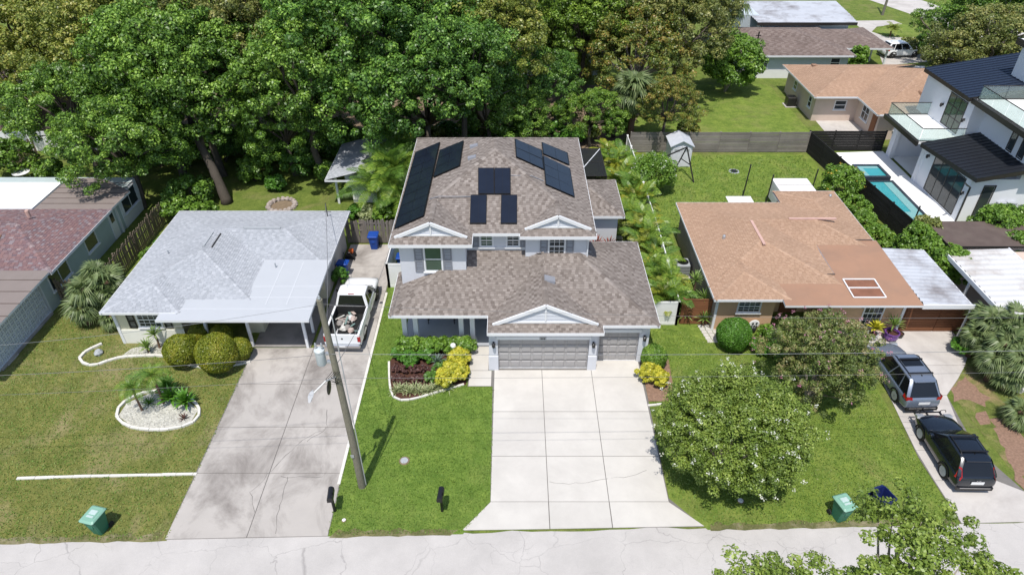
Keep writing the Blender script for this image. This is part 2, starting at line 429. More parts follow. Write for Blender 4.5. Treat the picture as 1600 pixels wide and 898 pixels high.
sheet('lawn', [(7.3, 30.5), (10.9, 30.5), (10.9, 40), (24.6, 40.5), (24.6, 52.3), (9, 52.3), (9, 40)], .008, M['grass_mid'])
sheet('lawn', [(9, 53.6), (26.4, 53.6), (26.4, 69), (15, 69)], .008, M['grass_mid'])

def slab_grid(name, root, cells, m, z0=.012, z1=.035, gap=.018):
    for c in cells:
        x0, x1, y0, y1 = c
        cx, cy = (x0 + x1) / 2, (y0 + y1) / 2
        b = MB(); b.bbox(x0 - cx + gap, x1 - cx - gap, y0 - cy + gap, y1 - cy - gap, z0, z1, .012)
        link(name, b.mesh(name, m), root, (cx, cy, 0))

def quad_slab(root, pts, m, z0=.012, z1=.035, name='slab'):
    c = sum((Vector(p).to_2d() for p in pts), Vector((0, 0))) / len(pts)
    b = MB(); q = []
    for p in pts:
        d = Vector(p).to_2d() - c; d -= d.normalized() * .022; q.append((d.x, d.y))
    b.prism(q, z0, z1); link(name, b.mesh(name, m), root, (c.x, c.y, 0))

# main drive: three columns of slabs, a flared apron at the street
drv = sheet('driveway', [(-2.0, 16.72), (7.85, 16.9), (6.68, 18.3), (6.78, 27.05), (-1.0, 26.35), (-.92, 18.1)], .014, M['crack'])
xs = [-.92, 1.55, 4.12, 6.66]; ys = [18.1, 20.55, 23.3, 26.25]
for i in range(3):
    for j in range(3): quad_slab(drv, [(xs[i], ys[j]), (xs[i + 1], ys[j]), (xs[i + 1], ys[j + 1] + (.75 if j == 2 and i == 2 else 0)), (xs[i], ys[j + 1] + (.75 if j == 2 and i == 2 else 0))], M['conc_new'])
quad_slab(drv, [(-2.05, 16.72), (1.55, 16.78), (1.55, 18.1), (-.92, 18.1)], M['conc_new'])
quad_slab(drv, [(1.55, 16.78), (4.12, 16.84), (4.12, 18.1), (1.55, 18.1)], M['conc_new'])
quad_slab(drv, [(4.12, 16.84), (7.9, 16.92), (6.66, 18.1), (4.12, 18.1)], M['conc_new'])
walk = sheet('front_walk', [(-2.25, 25.05), (-.98, 25.05), (-.98, 26.2), (-1.2, 26.2), (-1.2, 31), (-2.25, 31)], .010, M['crack'])
for y0, y1 in ((25.05, 26.2), (26.2, 28.1)): quad_slab(walk, [(-2.22, y0), (-1.05 if y0 < 26 else -1.22, y0), (-1.05 if y0 < 26 else -1.22, y1), (-2.22, y1)], M['conc_new'])

def cracks(parent, lines, w=.03, z=.0372):
    b = MB()
    for ln in lines:
        pts = []
        for i in range(len(ln) - 1):
            a, c = Vector(ln[i]).to_2d(), Vector(ln[i + 1]).to_2d(); n = max(2, int((c - a).length / .25))
            pts += [a.lerp(c, k / n) + Vector((random.gauss(0, .03), random.gauss(0, .03))) for k in range(n)]
        pts.append(Vector(ln[-1]).to_2d())
        ws = [w * random.uniform(.3, 1) for _ in pts]
        for i in range(len(pts) - 1):
            d = (pts[i + 1] - pts[i]).normalized(); nrm = Vector((-d.y, d.x))
            p, q = pts[i], pts[i + 1]
            b.quad((*(p - nrm * ws[i] / 2), z), (*(q - nrm * ws[i + 1] / 2), z), (*(q + nrm * ws[i + 1] / 2), z), (*(p + nrm * ws[i] / 2), z))
    return b.build('crack', M['crack'], parent, kind='stuff')
g = lambda *pp: [P(*p) for p in pp]
cracks(drv, [g((860, 755), (910, 756), (950, 748)), g((955, 748), (985, 744), (1010, 735))], .02)

# left drive: wide old slabs, a strip beside the house
old = sheet('driveway', [(-14.0, 16.3), (-7.45, 16.45), (-7.62, 38.4), (-10.75, 38.4), (-10.75, 28), (-14.0, 28)], .014, M['crack'])
quad_slab(old, [(-14, 16.3), (-10.72, 16.38), (-10.72, 19.6), (-13.95, 19.6)], M['conc_old'])
quad_slab(old, [(-10.72, 16.38), (-7.45, 16.45), (-7.5, 19.6), (-10.72, 19.6)], M['conc_old'])
for y0, y1 in ((19.6, 22.3), (22.3, 25.2), (25.2, 28.0)):
    quad_slab(old, [(-13.95, y0), (-10.72, y0), (-10.72, y1), (-13.95, y1)], M['conc_old'])
    quad_slab(old, [(-10.72, y0), (-7.55, y0), (-7.58, y1), (-10.72, y1)], M['conc_old'])
for y0, y1 in ((28.0, 30.6), (30.6, 33.2), (33.2, 35.8), (35.8, 38.4)):
    quad_slab(old, [(-10.72, y0), (-7.6, y0), (-7.62, y1), (-10.72, y1)], M['conc_old'])
b = MB(); b.box(-7.60, -7.47, 19.0, 33.0, .0, .055); b.build('kerb', M['edging'], kind='structure')
cracks(old, [g((400, 800), (392, 770), (425, 735), (448, 712), (470, 690), (510, 668)), g((432, 832), (437, 790), (450, 745)), g((440, 745), (505, 745)), g((510, 640), (512, 668), (480, 690))], .035)

# right drive: a narrow run of slabs, a wide pad by the house
rd = sheet('driveway', [(18.5, 17.05), (23.8, 17.18), (22.1, 18.6), (21.3, 21), (21.7, 24.4), (22.9, 25.6), (24.5, 27.5), (24.6, 29.5), (18.3, 29.5), (18.3, 27), (19.0, 26.2), (18.4, 20.5)], .014, M['crack'])
nar = [(18.45, 20.9, 17.05, 18.9), (18.4, 20.95, 18.9, 20.6), (18.45, 21.1, 20.6, 22.3), (18.6, 21.3, 22.3, 24.2)]
quad_slab(rd, [(18.5, 17.05), (23.8, 17.18), (22.1, 18.6), (21.2, 19.2), (18.45, 19.2)], M['conc_mid'])
for (a, b_, c, d, y0, y1) in ((18.45, 21.2, 18.45, 21.1, 19.2, 20.9), (18.45, 21.1, 18.6, 21.3, 20.9, 22.6), (18.6, 21.3, 18.8, 21.7, 22.6, 24.4)):
    quad_slab(rd, [(a, y0), (b_, y0), (d, y1), (c, y1)], M['conc_mid'])
quad_slab(rd, [(18.8, 24.4), (21.7, 24.4), (22.9, 25.6), (23.8, 26.6), (19.0, 26.6)], M['conc_mid'])
quad_slab(rd, [(18.4, 26.6), (23.8, 26.6), (24.45, 27.5), (24.65, 28.4), (24.55, 29.5), (18.3, 29.5)], M['conc_mid'])

# far street and its drive at the top right
sheet('road', [(50.4, 108), (58, 108), (62, 92), (75, 60), (68, 60), (55.5, 91)], .010, M['conc_mid'])
sheet('path', [P(1330, 33), P(1395, 32), P(1410, 38), P(1370, 42), P(1362, 50), P(1385, 58), P(1440, 60), P(1462, 72), P(1470, 95), P(1380, 103), P(1365, 60)], .010, M['conc_mid'])
sheet('lawn', [P(1374, 42), P(1410, 38), P(1440, 44), P(1434, 55), P(1388, 56), P(1368, 50)], .014, M['grass_mid'])
sheet('pool_deck', [(27.0, 40.2), (31.0, 40.2), (31.0, 52.9), (27.0, 52.6)], .05, M['deck'])
sheet('back_patio', [(27.6, 53.9), (31.3, 53.9), (31.3, 60.1), (27.8, 60.1)], .012, M['conc_mid'])
sheet('dirt_patch', wob([P(1484, 606), P(1508, 588), P(1530, 612), P(1548, 622), P(1540, 636), P(1515, 625), P(1490, 628)], .14, .35), .016, M['mulch_red'])
sheet('dirt_patch', wob([P(1545, 655), P(1575, 650), P(1605, 690), P(1605, 775), P(1585, 750), P(1570, 700)], .16, .35), .016, M['mulch_red'])
sheet('dirt_patch', wob([P(1525, 645), P(1540, 642), P(1548, 662), P(1532, 664)], .12, .3), .016, M['mulch_red'])
for xa, xb in ((-60, -14.1), (-7.4, -2.2), (8.1, 18.3), (24, 60)):
    q = [(x, RY(x) - .10 + random.uniform(-.05, .05)) for x in np.arange(xa, xb, .35)]; sheet('dirt_verge', q + [(x, RY(x) + random.uniform(.08, .34)) for x in np.arange(xb, xa, -.35)], .0145, M['verge'])
sheet('leaf_litter', wob([(-30, 53.4), (8, 53.4), (16, 60), (16, 69), (-45, 69), (-50, 54)], .5, 2), .006, M['dirt'])

# ---------------------------------------------------------------- roofs
def clip(poly, a, b, c):
    out = []
    for i in range(len(poly)):
        p, q = poly[i], poly[(i + 1) % len(poly)]
        dp, dq = a * p[0] + b * p[1] - c, a * q[0] + b * q[1] - c
        if dp <= 1e-9: out.append(p)
        if (dp < -1e-9 and dq > 1e-9) or (dp > 1e-9 and dq < -1e-9):
            t = dp / (dp - dq); out.append((p[0] + (q[0] - p[0]) * t, p[1] + (q[1] - p[1]) * t))
    return out

class Roof:
    def __init__(s, e=.20, tw=.30, lift=.016):
        s.deck = MB(); s.sh = MB(); s.e = e; s.tw = tw; s.lift = lift; s.eaves = MB(); s.soff = MB()
    def face(s, poly, n, c, z0, sl, shingle=True):
        """poly lies in plan; n points up-slope; height = z0 + sl*(n.p - c)"""
        if len(poly) < 3: return
        H = lambda p, o=0: (p[0], p[1], z0 + sl * (n[0] * p[0] + n[1] * p[1] - c) + o)
        A = sum(poly[i][0] * poly[(i + 1) % len(poly)][1] - poly[(i + 1) % len(poly)][0] * poly[i][1] for i in range(len(poly)))
        if A < 0: poly = poly[::-1]
        if abs(A) < .02: return
        s.deck.poly([H(p) for p in poly])
        if not shingle: return
        u = (-n[1], n[0]); e = s.e / math.sqrt(1 + sl * sl)
        V = [n[0] * p[0] + n[1] * p[1] - c for p in poly]; U = [u[0] * p[0] + u[1] * p[1] for p in poly]
        k0 = int(math.floor(min(V) / e)); k1 = int(math.ceil(max(V) / e))
        edges = []
        for i in range(len(poly)):
            p, q = poly[i], poly[(i + 1) % len(poly)]; a, b = q[1] - p[1], -(q[0] - p[0]); edges.append((a, b, a * p[0] + b * p[1]))
        for k in range(k0, k1):
            v0, v1 = k * e, (k + 1) * e
            row = clip(clip(list(poly), -n[0], -n[1], -(v0 + c) + 1e-9), n[0], n[1], v1 + c)
            if len(row) < 3: continue
            ru = [u[0] * p[0] + u[1] * p[1] for p in row]
            x = min(ru) - random.uniform(0, s.tw); par = k
            while x < max(ru):
                w = s.tw * random.uniform(.78, 1.22); par += 1
                r = [((a + 0) * u[0] + (v + c) * n[0], a * u[1] + (v + c) * n[1]) for a, v in ((x + .006, v0), (x + w - .006, v0), (x + w - .006, v1), (x + .006, v1))]
                for (a, b, d) in edges:
                    if any(a * p[0] + b * p[1] > d + 1e-9 for p in r): r = clip(r, a, b, d)
                    if len(r) < 3: break
                if len(r) >= 3:
                    l = s.lift * random.uniform(.6, 1.3); t = min(1, max(0, (.28 if par % 2 else .66) + random.gauss(0, .15)))
                    off = lambda p: l * (1 - .8 * ((n[0] * p[0] + n[1] * p[1] - c) - v0) / e) + .004
                    Ar = sum(r[i][0] * r[(i + 1) % len(r)][1] - r[(i + 1) % len(r)][0] * r[i][1] for i in range(len(r)))
                    if Ar < 0: r = r[::-1]
                    s.sh.poly([H(p, off(p)) for p in r], 0, t)
                    low = [p for p in r if abs(n[0] * p[0] + n[1] * p[1] - c - v0) < 1e-6]
                    if len(low) == 2: s.sh.quad(H(low[1], off(low[1])), H(low[0], off(low[0])), H(low[0], .0), H(low[1], .0), 0, t * .7)
                x += w
    def caps(s, a, b, w=.13):
        a, b = Vector(a), Vector(b); L = (b - a).length; n = max(1, int(L / .28)); d = (b - a) / n; r = Vector((-d.y, d.x, 0)).normalized() * w
        for k in range(n):
            p, q = a + d * k, a + d * (k + 1.1); o = Vector((0, 0, .035)); t = random.random(); dz = Vector((0, 0, .03 + w * .28))
            s.sh.quad(p - r + o - dz * .6, p + o * 1.1, q + o * .7, q - r + o * .6 - dz * .6, 0, t); s.sh.quad(p + o * 1.1, p + r + o - dz * .6, q + r + o * .6 - dz * .6, q + o * .7, 0, t)
    def block(s, foot, planes, z0, sl, extra=None, skip=(), caps=True):
        """planes: (nx, ny, c); each face is where its plane is the lowest of the block"""
        res = []
        for i, (nx, ny, c) in enumerate(planes):
            q = list(foot)
            for j, (mx, my, d) in enumerate(planes):
                if i != j and len(q) >= 3: q = clip(q, nx - mx, ny - my, c - d)
            for ex in (extra or {}).get(i, ()):
                if len(q) >= 3: q = clip(q, *ex)
            if len(q) >= 3 and i not in skip: s.face(q, (nx, ny), c, z0, sl); res.append((q, (nx, ny, c)))
        if caps:
            for a in range(len(res)):
                for b in range(a + 1, len(res)):
                    pa, pl = res[a]; pb = res[b][0]
                    sh = [p for p in pa if any(abs(p[0] - q[0]) + abs(p[1] - q[1]) < 1e-4 for q in pb)]
                    if len(sh) >= 2:
                        Z = lambda p: (p[0], p[1], z0 + sl * (pl[0] * p[0] + pl[1] * p[1] - pl[2]))
                        s.caps(Z(sh[0]), Z(sh[1]))
        return res
    def fascia(s, a, b, z, h=.17, out=.0, t=.012):
        """fascia board with a gutter lip along an eave from a to b (plan points)"""
        a, b = Vector((a[0], a[1], 0)), Vector((b[0], b[1], 0)); d = (b - a).normalized(); n = Vector((d.y, -d.x, 0))
        m = (a + b) / 2 + n * t; L = (b - a).length / 2 + t
        s.eaves.obox((m.x, m.y, z - h / 2 + .012), d * L, n * t, (0, 0, h / 2))
    def soffit(s, pts, z): s.soff.poly([(p[0], p[1], z) for p in pts][::-1])
    def build(s, root, deckm, shm, eavem, soffm=None):
        r = s.deck.build('roof', deckm, root)
        if s.sh.f: s.sh.build('shingles', shm, r, kind='stuff')
        if s.eaves.f: s.eaves.build('fascia', eavem, root)
        if s.soff.f: s.soff.build('soffit', soffm or eavem, root)
        return r

def rect(x0, x1, y0, y1): return [(x0, y0), (x1, y0), (x1, y1), (x0, y1)]
def hip(x0, x1, y0, y1): return [(1, 0, x0), (-1, 0, -x1), (0, 1, y0), (0, -1, -y1)]   # left, right, front, back planes

# ---------------------------------------------------------------- windows, doors
DIR = {'front': ((1, 0, 0), (0, -1, 0)), 'left': ((0, -1, 0), (-1, 0, 0)), 'right': ((0, 1, 0), (1, 0, 0))}
def window(root, side, c, w, h, frame='trim', pane='glass', cols=1, rows=2, fw=.07, sill=True, grille=0, proud=.04, name='window', label=None):
    """c: centre on the wall face; sash panes are sub-parts"""
    r, n = (Vector(v) for v in DIR[side]); c = Vector(c); up = Vector((0, 0, 1))
    f = MB()
    for sx in (-1, 1): f.obox(c + r * sx * (w / 2 + fw / 2) + n * proud / 2, r * fw / 2, n * proud / 2, up * (h / 2 + fw))
    for sz in (-1, 1): f.obox(c + up * sz * (h / 2 + fw / 2) + n * proud / 2, r * w / 2, n * proud / 2, up * fw / 2)
    for k in range(1, cols): f.obox(c + r * (-w / 2 + w * k / cols) + n * proud * .45, r * .03, n * proud * .45, up * h / 2)
    for k in range(1, rows): f.obox(c + up * (-h / 2 + h * k / rows) + n * proud * .4, r * w / 2, n * proud * .4, up * .03)
    fo = f.build(name, M[frame], root, label=label)
    for i in range(cols):
        for j in range(rows):
            p = MB(); cc = c + r * (-w / 2 + w * (i + .5) / cols) + up * (-h / 2 + h * (j + .5) / rows) + n * .012
            p.obox(cc, r * (w / cols / 2 - .03), n * .006, up * (h / rows / 2 - .03)); p.build('pane', M[pane], fo)
    if grille:
        gm = MB()
        for k in range(1, grille): gm.obox(c + r * (-w / 2 + w * k / grille) + n * .024, r * .011, n * .005, up * h / 2)
        for k in range(1, 4): gm.obox(c + up * (-h / 2 + h * k / 4) + n * .023, r * w / 2, n * .005, up * .011)
        gm.build('grille', M[frame], fo)
    if sill:
        sm = MB(); sm.obox(c - up * (h / 2 + fw + .03) + n * .05, r * (w / 2 + fw + .06), n * .06, up * .035); sm.build('sill', M[frame], fo)
    return fo

def shutter(root, side, c, w, h, m):
    r, n = (Vector(v) for v in DIR[side]); c = Vector(c); up = Vector((0, 0, 1)); b = MB()
    for sx in (-1, 1): b.obox(c + r * sx * (w / 2 - .035) + n * .022, r * .035, n * .022, up * h / 2)
    for z in (-1, -.1, 1): b.obox(c + up * z * (h / 2 - .04) + n * .021, r * (w / 2 - .07), n * .021, up * .04)
    k = int(h / .09)
    for i in range(k): b.obox(c + up * (-h / 2 + h * (i + .5) / k) + n * .014, r * (w / 2 - .07), n * .008 + up * .006, up * .028)
    return b.build('shutter', M[m], root)

def lamp(root, c, side='front', m='black'):
    r, n = (Vector(v) for v in DIR[side]); c = Vector(c); b = MB()
    b.obox(c + n * .02, r * .05, n * .02, (0, 0, .09)); b.bar(c + n * .03 + Vector((0, 0, .06)), c + n * .16 + Vector((0, 0, .1)), .03, .03)
    q = c + n * .16; b.lathe([(.02, .12), (.10, .06), (.085, -.14), (.03, -.2)], q, 8)
    o = b.build('wall_lamp', M[m], root); g_ = MB(); g_.lathe([(.07, .05), (.088, .02), (.084, -.10), (.06, -.13)], q, 8); g_.build('lamp_glass', M['glass'], o); return o
# ================================================================ the two-storey house
H1 = thing('house', 'two-storey pale grey house with brown shingle roofs and black solar panels', 'house', (0, 30, 0))
ZL, ZU, SL = 2.75, 5.68, .44
def dutch(rf, root, x0, x1, yf, ym, z0, left_clip, right_clip, face_y=.55, ybk=None):
    """a gabled bay: skirt of shingles along the eave, a small sided gable above, ridge running back"""
    h = (x1 - x0) / 2; xm = (x0 + x1) / 2; yb = ybk or ym + h
    gy = yf + face_y; zg = z0 + SL * face_y
    rf.face([(x0, yf), (x1, yf), (x1 - face_y, gy), (x0 + face_y, gy)], (0, 1), yf, z0, SL)
    L = [(x0, yf), (x0 + face_y, gy), (xm, gy - .12), (xm, yb), (x0, yb)]
    Rr = [(x1, yf), (x1, yb), (xm, yb), (xm, gy - .12), (x1 - face_y, gy)]
    for ex in left_clip: L = clip(L, *ex)
    for ex in right_clip: Rr = clip(Rr, *ex)
    for ya in ((x0, x0 + face_y), (x0 + face_y, xm)):
        rf.face(clip(clip(list(L), 1, 0, ya[1]), -1, 0, -ya[0]), (1, 0), x0, z0, SL)
    for ya in ((xm, x1 - face_y), (x1 - face_y, x1)):
        rf.face(clip(clip(list(Rr), 1, 0, ya[1]), -1, 0, -ya[0]), (-1, 0), -x1, z0, SL)
    zt = z0 + SL * h; rf.caps((xm, gy - .1, zt), (xm, yb, zt))
    gm = MB(); a, b, c = (x0 + face_y, zg + .01), (x1 - face_y, zg + .01), (xm, zt - .02)
    gm.prism([(0, 0)], 0, 0) if False else None
    gm.add([(a[0], gy, a[1]), (b[0], gy, b[1]), (c[0], gy, c[1]), (a[0], gy + .08, a[1]), (b[0], gy + .08, b[1]), (c[0], gy + .08, c[1])], [(0, 1, 2), (5, 4, 3), (0, 3, 4, 1)])
    go = gm.build('gable', M['gable_grey'], root)
    # clapboards of the gable
    nb = 5
    for k in range(nb):
        t0, t1 = k / nb, (k + 1) / nb; zz0 = zg + (zt - zg) * t0; zz1 = zg + (zt - zg) * t1
        hw0 = (x1 - x0 - 2 * face_y) / 2 * (1 - t0); hw1 = (x1 - x0 - 2 * face_y) / 2 * (1 - t1) + .001
        s = MB(); s.add([(xm - hw0, gy - .035, zz0 + .02), (xm + hw0, gy - .035, zz0 + .02), (xm + hw1, gy - .012, zz1), (xm - hw1, gy - .012, zz1), (xm - hw0, gy - .002, zz0 + .02), (xm + hw0, gy - .002, zz0 + .02)], [(0, 1, 2, 3), (4, 5, 1, 0)])
        s.build('clapboard', M['gable_grey'], go)
    tr = MB(); up = Vector((0, 0, 1))
    for (p, q) in (((a[0] - .28, a[1] - .1), (xm, zt + .055)), ((b[0] + .28, b[1] - .1), (xm, zt + .055))):
        A = Vector((p[0], gy - .09, p[1])); B = Vector((q[0], gy - .09, q[1])); d = (B - A).normalized(); A2 = A
        tr.bar(A2, B, .10, .17, up=(0, 0, 1))
    tr.box(xm - .045, xm + .045, gy - .075, gy - .02, zg + .03, zt - .08)
    tr.box(a[0], b[0], gy - .07, gy - .02, zg - .0, zg + .08)
    tr.build('gable_trim', M['trim'], go)
    return gy

rf = Roof(.142, .20, .015)
UX0, UX1, UYF, UYB = -6.3, 4.4, 30.55, 42.7
# main hip of the upper roof
rf.block(rect(UX0, UX1, UYF, UYB), hip(UX0, UX1, UYF, UYB), ZU, SL)
dutch(rf, H1, UX0, -2.05, 29.42, UYF, ZU, [(-1, 1, -UX0 + UYF - 1e-6 - 0) if False else (-1, 1, UYF - UX0)], [])
dutch(rf, H1, .42, UX1, 30.22, UYF, ZU, [], [(1, 1, UYF + UX1)])
rf.fascia((UX0, 29.42), (-2.05, 29.42), ZU); rf.fascia((-2.05, 29.42), (-2.05, UYF), ZU); rf.fascia((-2.05, UYF), (.42, UYF), ZU)
rf.fascia((.42, UYF), (.42, 30.22), ZU); rf.fascia((.42, 30.22), (UX1, 30.22), ZU); rf.fascia((UX1, 30.22), (UX1, UYB), ZU)
rf.fascia((UX1, UYB), (UX0, UYB), ZU); rf.fascia((UX0, UYB), (UX0, 29.42), ZU)
rf.soffit([(UX0, 29.42), (-2.05, 29.42), (-2.05, UYF), (.42, UYF), (.42, 30.22), (UX1, 30.22), (UX1, UYB), (UX0, UYB)], ZU - .12)
rf.build(H1, M['roll_grey'], M['sh_main'], M['trim'])

rl = Roof(.142, .20, .015)
PX0, PYF = -6.3, 27.35
GX0, GX1, GYF = -1.22, 4.55, 25.95
TX1, TYF, TYB = 7.42, 26.55, 34.4
rl.face([(PX0, PYF), (GX0 + .02, PYF), (GX0 + 2.9, PYF + 2.9), (2.2, 31.2), (PX0 + 3.87, 31.2), (PX0, PYF)][:5], (0, 1), PYF, ZL, SL)
rl.face([(PX0, PYF), (PX0 + 3.87, 31.2), (PX0, 31.2)], (1, 0), PX0, ZL, SL)
rl.caps((PX0, PYF, ZL), (PX0 + 2.6, PYF + 2.6, ZL + SL * 2.6))
rl.block([(-2.2, TYF), (TX1, TYF), (TX1, TYB), (.5, TYB), (-2.2, 31)], [(1, 0, -2.5), (-1, 0, -TX1), (0, 1, TYF), (0, -1, -TYB)], ZL, SL, extra={2: [(-1, 0, -1.7)]}, skip=(0,))
rl.face([(.9, 29.2), (1.7, 29.2), (1.7, 31.2), (.9, 31.2)], (.70711, .70711), 28.25 * .70711, ZL, SL * 1.41421)
dutch(rl, H1, GX0, GX1, GYF, TYF, ZL, [], [], .55, 30.4)
for a, b in (((PX0, PYF), (GX0, PYF)), ((GX0, PYF), (GX0, GYF)), ((GX0, GYF), (GX1, GYF)), ((GX1, GYF), (GX1, TYF)), ((GX1, TYF), (TX1, TYF)), ((TX1, TYF), (TX1, TYB)), ((TX1, TYB), (4.4, TYB)), ((PX0, 31), (PX0, PYF))):
    rl.fascia(a, b, ZL)
rl.soffit([(PX0, PYF), (GX0, PYF), (GX0, GYF), (GX1, GYF), (GX1, TYF), (TX1, TYF), (TX1, TYB), (4, TYB), (4, 31), (PX0, 31)], ZL - .13)
rl.build(H1, M['roll_grey'], M['sh_main'], M['trim'])
rs = Roof(.142, .20, .015)
rs.block(rect(3.9, 7.1, 37.4, 42.4), [(-1, 0, -7.1), (0, 1, 37.4), (0, -1, -42.4)], ZL, SL)
rs.fascia((4.06, 37.4), (7.1, 37.4), ZL); rs.fascia((7.1, 37.4), (7.1, 42.4), ZL); rs.soffit(rect(4.06, 7.1, 37.4, 42.4), ZL - .13)
rs.build(H1, M['roll_grey'], M['sh_main'], M['trim'])

w = MB()      # upper storey
for (x0, x1, y0, y1) in ((-5.88, -2.42, 29.85, 42.3), (-2.42, .72, 31.0, 42.2), (.72, 4.05, 30.62, 42.3)): w.box(x0, x1, y0, y1, 2.2, ZU - .12)
w.build('upper_wall', M['wall_grey'], H1)
w = MB()
w.box(-5.88, -1.25, 30.7, 42.25, 0, ZL - .13); w.box(4.06, 6.75, 37.75, 42.1, 0, ZL - .13)
# garage front: piers, headers, side wall
w.box(-1.17, -.72, 26.30, 31.0, 0, ZL - .13); w.box(3.92, 4.32, 26.30, 31.0, 0, ZL - .13); w.box(-.72, 3.92, 26.36, 26.6, 2.18, ZL - .13)
w.box(4.32, 4.50, 26.90, 27.3, 0, ZL - .13); w.box(6.55, 7.05, 26.90, 34.0, 0, ZL - .13); w.box(4.50, 6.55, 26.95, 27.2, 2.15, ZL - .13); w.box(4.05, 6.55, 33.8, 34.0, 0, ZL - .13)
w.build('lower_wall', M['wall_grey'], H1)
w = MB(); w.box(-1.20, -.70, 26.24, 26.32, 0, .95); w.build('wainscot', M['wall_grey'], H1); w = MB(); w.box(3.90, 4.35, 26.24, 26.32, 0, .95); w.build('wainscot', M['wall_grey'], H1)
w = MB(); w.box(-.78, 3.98, 26.22, 26.36, 2.10, 2.28); w.box(4.46, 6.6, 26.80, 26.95, 2.08, 2.26); w.build('garage_header', M['trim'], H1)
b = MB(); b.box(1.38, 1.72, 26.19, 26.22, 2.08, 2.30); pq = b.build('number_plaque', M['plastic_grey'], H1)
for k in range(3): b = MB(); b.box(1.44 + k * .085, 1.49 + k * .085, 26.184, 26.19, 2.14, 2.25); b.build('digit', M['black'], pq)
w = MB(); w.box(-5.9, -1.2, 28.15, 30.7, 0, .10); w.build('porch_floor', M['floor_grey'], H1)
def garage_door(x0, x1, y, z1, cols, rows=4):
    b = MB(); b.box(x0, x1, y, y + .05, .02, z1); d = b.build('garage_door', M['garage'], H1)
    pw = (x1 - x0) / cols; ph = (z1 - .04) / rows
    for j in range(rows):
        for i in range(cols):
            p = MB(); xa, xb, za, zb = x0 + pw * i + .05, x0 + pw * (i + 1) - .05, .04 + ph * j + .06, .04 + ph * (j + 1) - .05
            p.loft([[(xa, y - .001, za), (xb, y - .001, za), (xb, y - .001, zb), (xa, y - .001, zb)], [(xa + .04, y - .03, za + .04), (xb - .04, y - .03, za + .04), (xb - .04, y - .03, zb - .04), (xa + .04, y - .03, zb - .04)]], False, True)
            p.build('panel', M['garage'], d)
    s = MB()
    for j in range(1, rows): s.box(x0, x1, y - .004, y + .01, .04 + ph * j - .012, .04 + ph * j + .012)
    s.build('section_gap', M['dark'], d)
    s = MB(); s.box(x0, x1, y - .02, y + .03, .0, .05); s.build('door_seal', M['trim'], d)
garage_door(-.70, 3.90, 26.42, 2.15, 8); garage_door(4.52, 6.53, 27.02, 2.12, 4)
for x in (-.93, 4.12): lamp(H1, (x, 26.30, 1.82))
lamp(H1, (6.8, 26.90, 1.75))
# porch columns in pairs on shared plinths
for xc in (-5.45, -2.42):
    c = MB(); c.bbox(xc - .52, xc + .52, 28.18, 28.62, .10, .24, .02); c.box(xc - .55, xc + .55, 28.16, 28.66, 2.42, 2.62)
    for sx in (-.30, .30):
        c.bbox(xc + sx - .17, xc + sx + .17, 28.24, 28.58, .24, .40, .02); c.box(xc + sx - .125, xc + sx + .125, 28.28, 28.54, .40, 2.30); c.box(xc + sx - .16, xc + sx + .16, 28.25, 28.57, 2.30, 2.43)
    c.build('porch_column', M['trim'], H1)
b = MB(); b.box(-2.2, -1.30, 30.64, 30.70, .1, 2.2); dr = b.build('front_door', M['dark'], H1)
b = MB(); b.lathe([(.16, -.02), (.22, 0), (.16, .03)], (-1.75, 30.61, 1.55), 12, axis='y'); b.build('wreath', M['lamp_red'], dr)
# upper windows and shutters
window(H1, 'front', (-4.13, 29.85, 4.55), .86, 1.42, pane='glass_green')
shutter(H1, 'front', (-4.88, 29.85, 4.55), .46, 1.6, 'shutter'); shutter(H1, 'front', (-3.38, 29.85, 4.55), .46, 1.6, 'shutter')
window(H1, 'front', (2.38, 30.62, 4.86), .80, 1.12, grille=3)
shutter(H1, 'front', (1.69, 30.62, 4.86), .42, 1.3, 'shutter'); shutter(H1, 'front', (3.07, 30.62, 4.86), .42, 1.3, 'shutter')
window(H1, 'front', (-1.36, 31.0, 5.0), .62, .70, pane='glass_green', grille=2); window(H1, 'front', (.05, 31.0, 5.0), .62, .70, grille=2)
shutter(H1, 'front', (-1.94, 31.0, 5.0), .34, .86, 'shutter'); shutter(H1, 'front', (.56, 31.0, 5.0), .26, .86, 'shutter')
b = MB(); b.box(-2.40, .70, 30.965, 31.0, 4.50, 4.56); b.build('belt_trim', M['trim'], H1)
b = MB(); b.tube([(4.02, 30.55, 5.5), (4.02, 30.55, 4.1), (4.12, 30.3, 4.0)], .04, 6); b.build('downspout', M['trim'], H1)
# roof vents
def vent_box(root, p, n, w=.35, l=.5, h=.14, m='shutter', name='roof_vent'):
    n = Vector(n).normalized(); r = Vector((0, 0, 1)).cross(n).normalized(); u = n.cross(r); b = MB(); p = Vector(p)
    v = [p + r * i * w / 2 + u * j * l / 2 for i, j in ((-1, -1), (1, -1), (1, 1), (-1, 1))] + [p + r * i * w / 2.3 + u * j * l / 2.2 + n * (h if j < 0 else h * .5) for i, j in ((-1, -1), (1, -1), (1, 1), (-1, 1))]
    b.add(v, [(4, 5, 6, 7), (0, 1, 5, 4), (1, 2, 6, 5), (2, 3, 7, 6), (3, 0, 4, 7)]); return b.build(name, M[m], root)
nL, nF, nR = Vector((-SL, 0, 1)).normalized(), Vector((0, -SL, 1)).normalized(), Vector((SL, 0, 1)).normalized()
pL, pF, pR = (UX0, 31, ZU), (0, UYF, ZU), (UX1, 31, ZU)
for px in ((741, 229), (738, 247)): vent_box(H1, on_plane(px[0], px[1], pL, nL), nL)
vent_box(H1, on_plane(858, 437, (GX1, 27, ZL), Vector((SL, 0, 1)).normalized()), Vector((SL, 0, 1)), .5, .6, .16)
for px in ((700, 208), ): pass
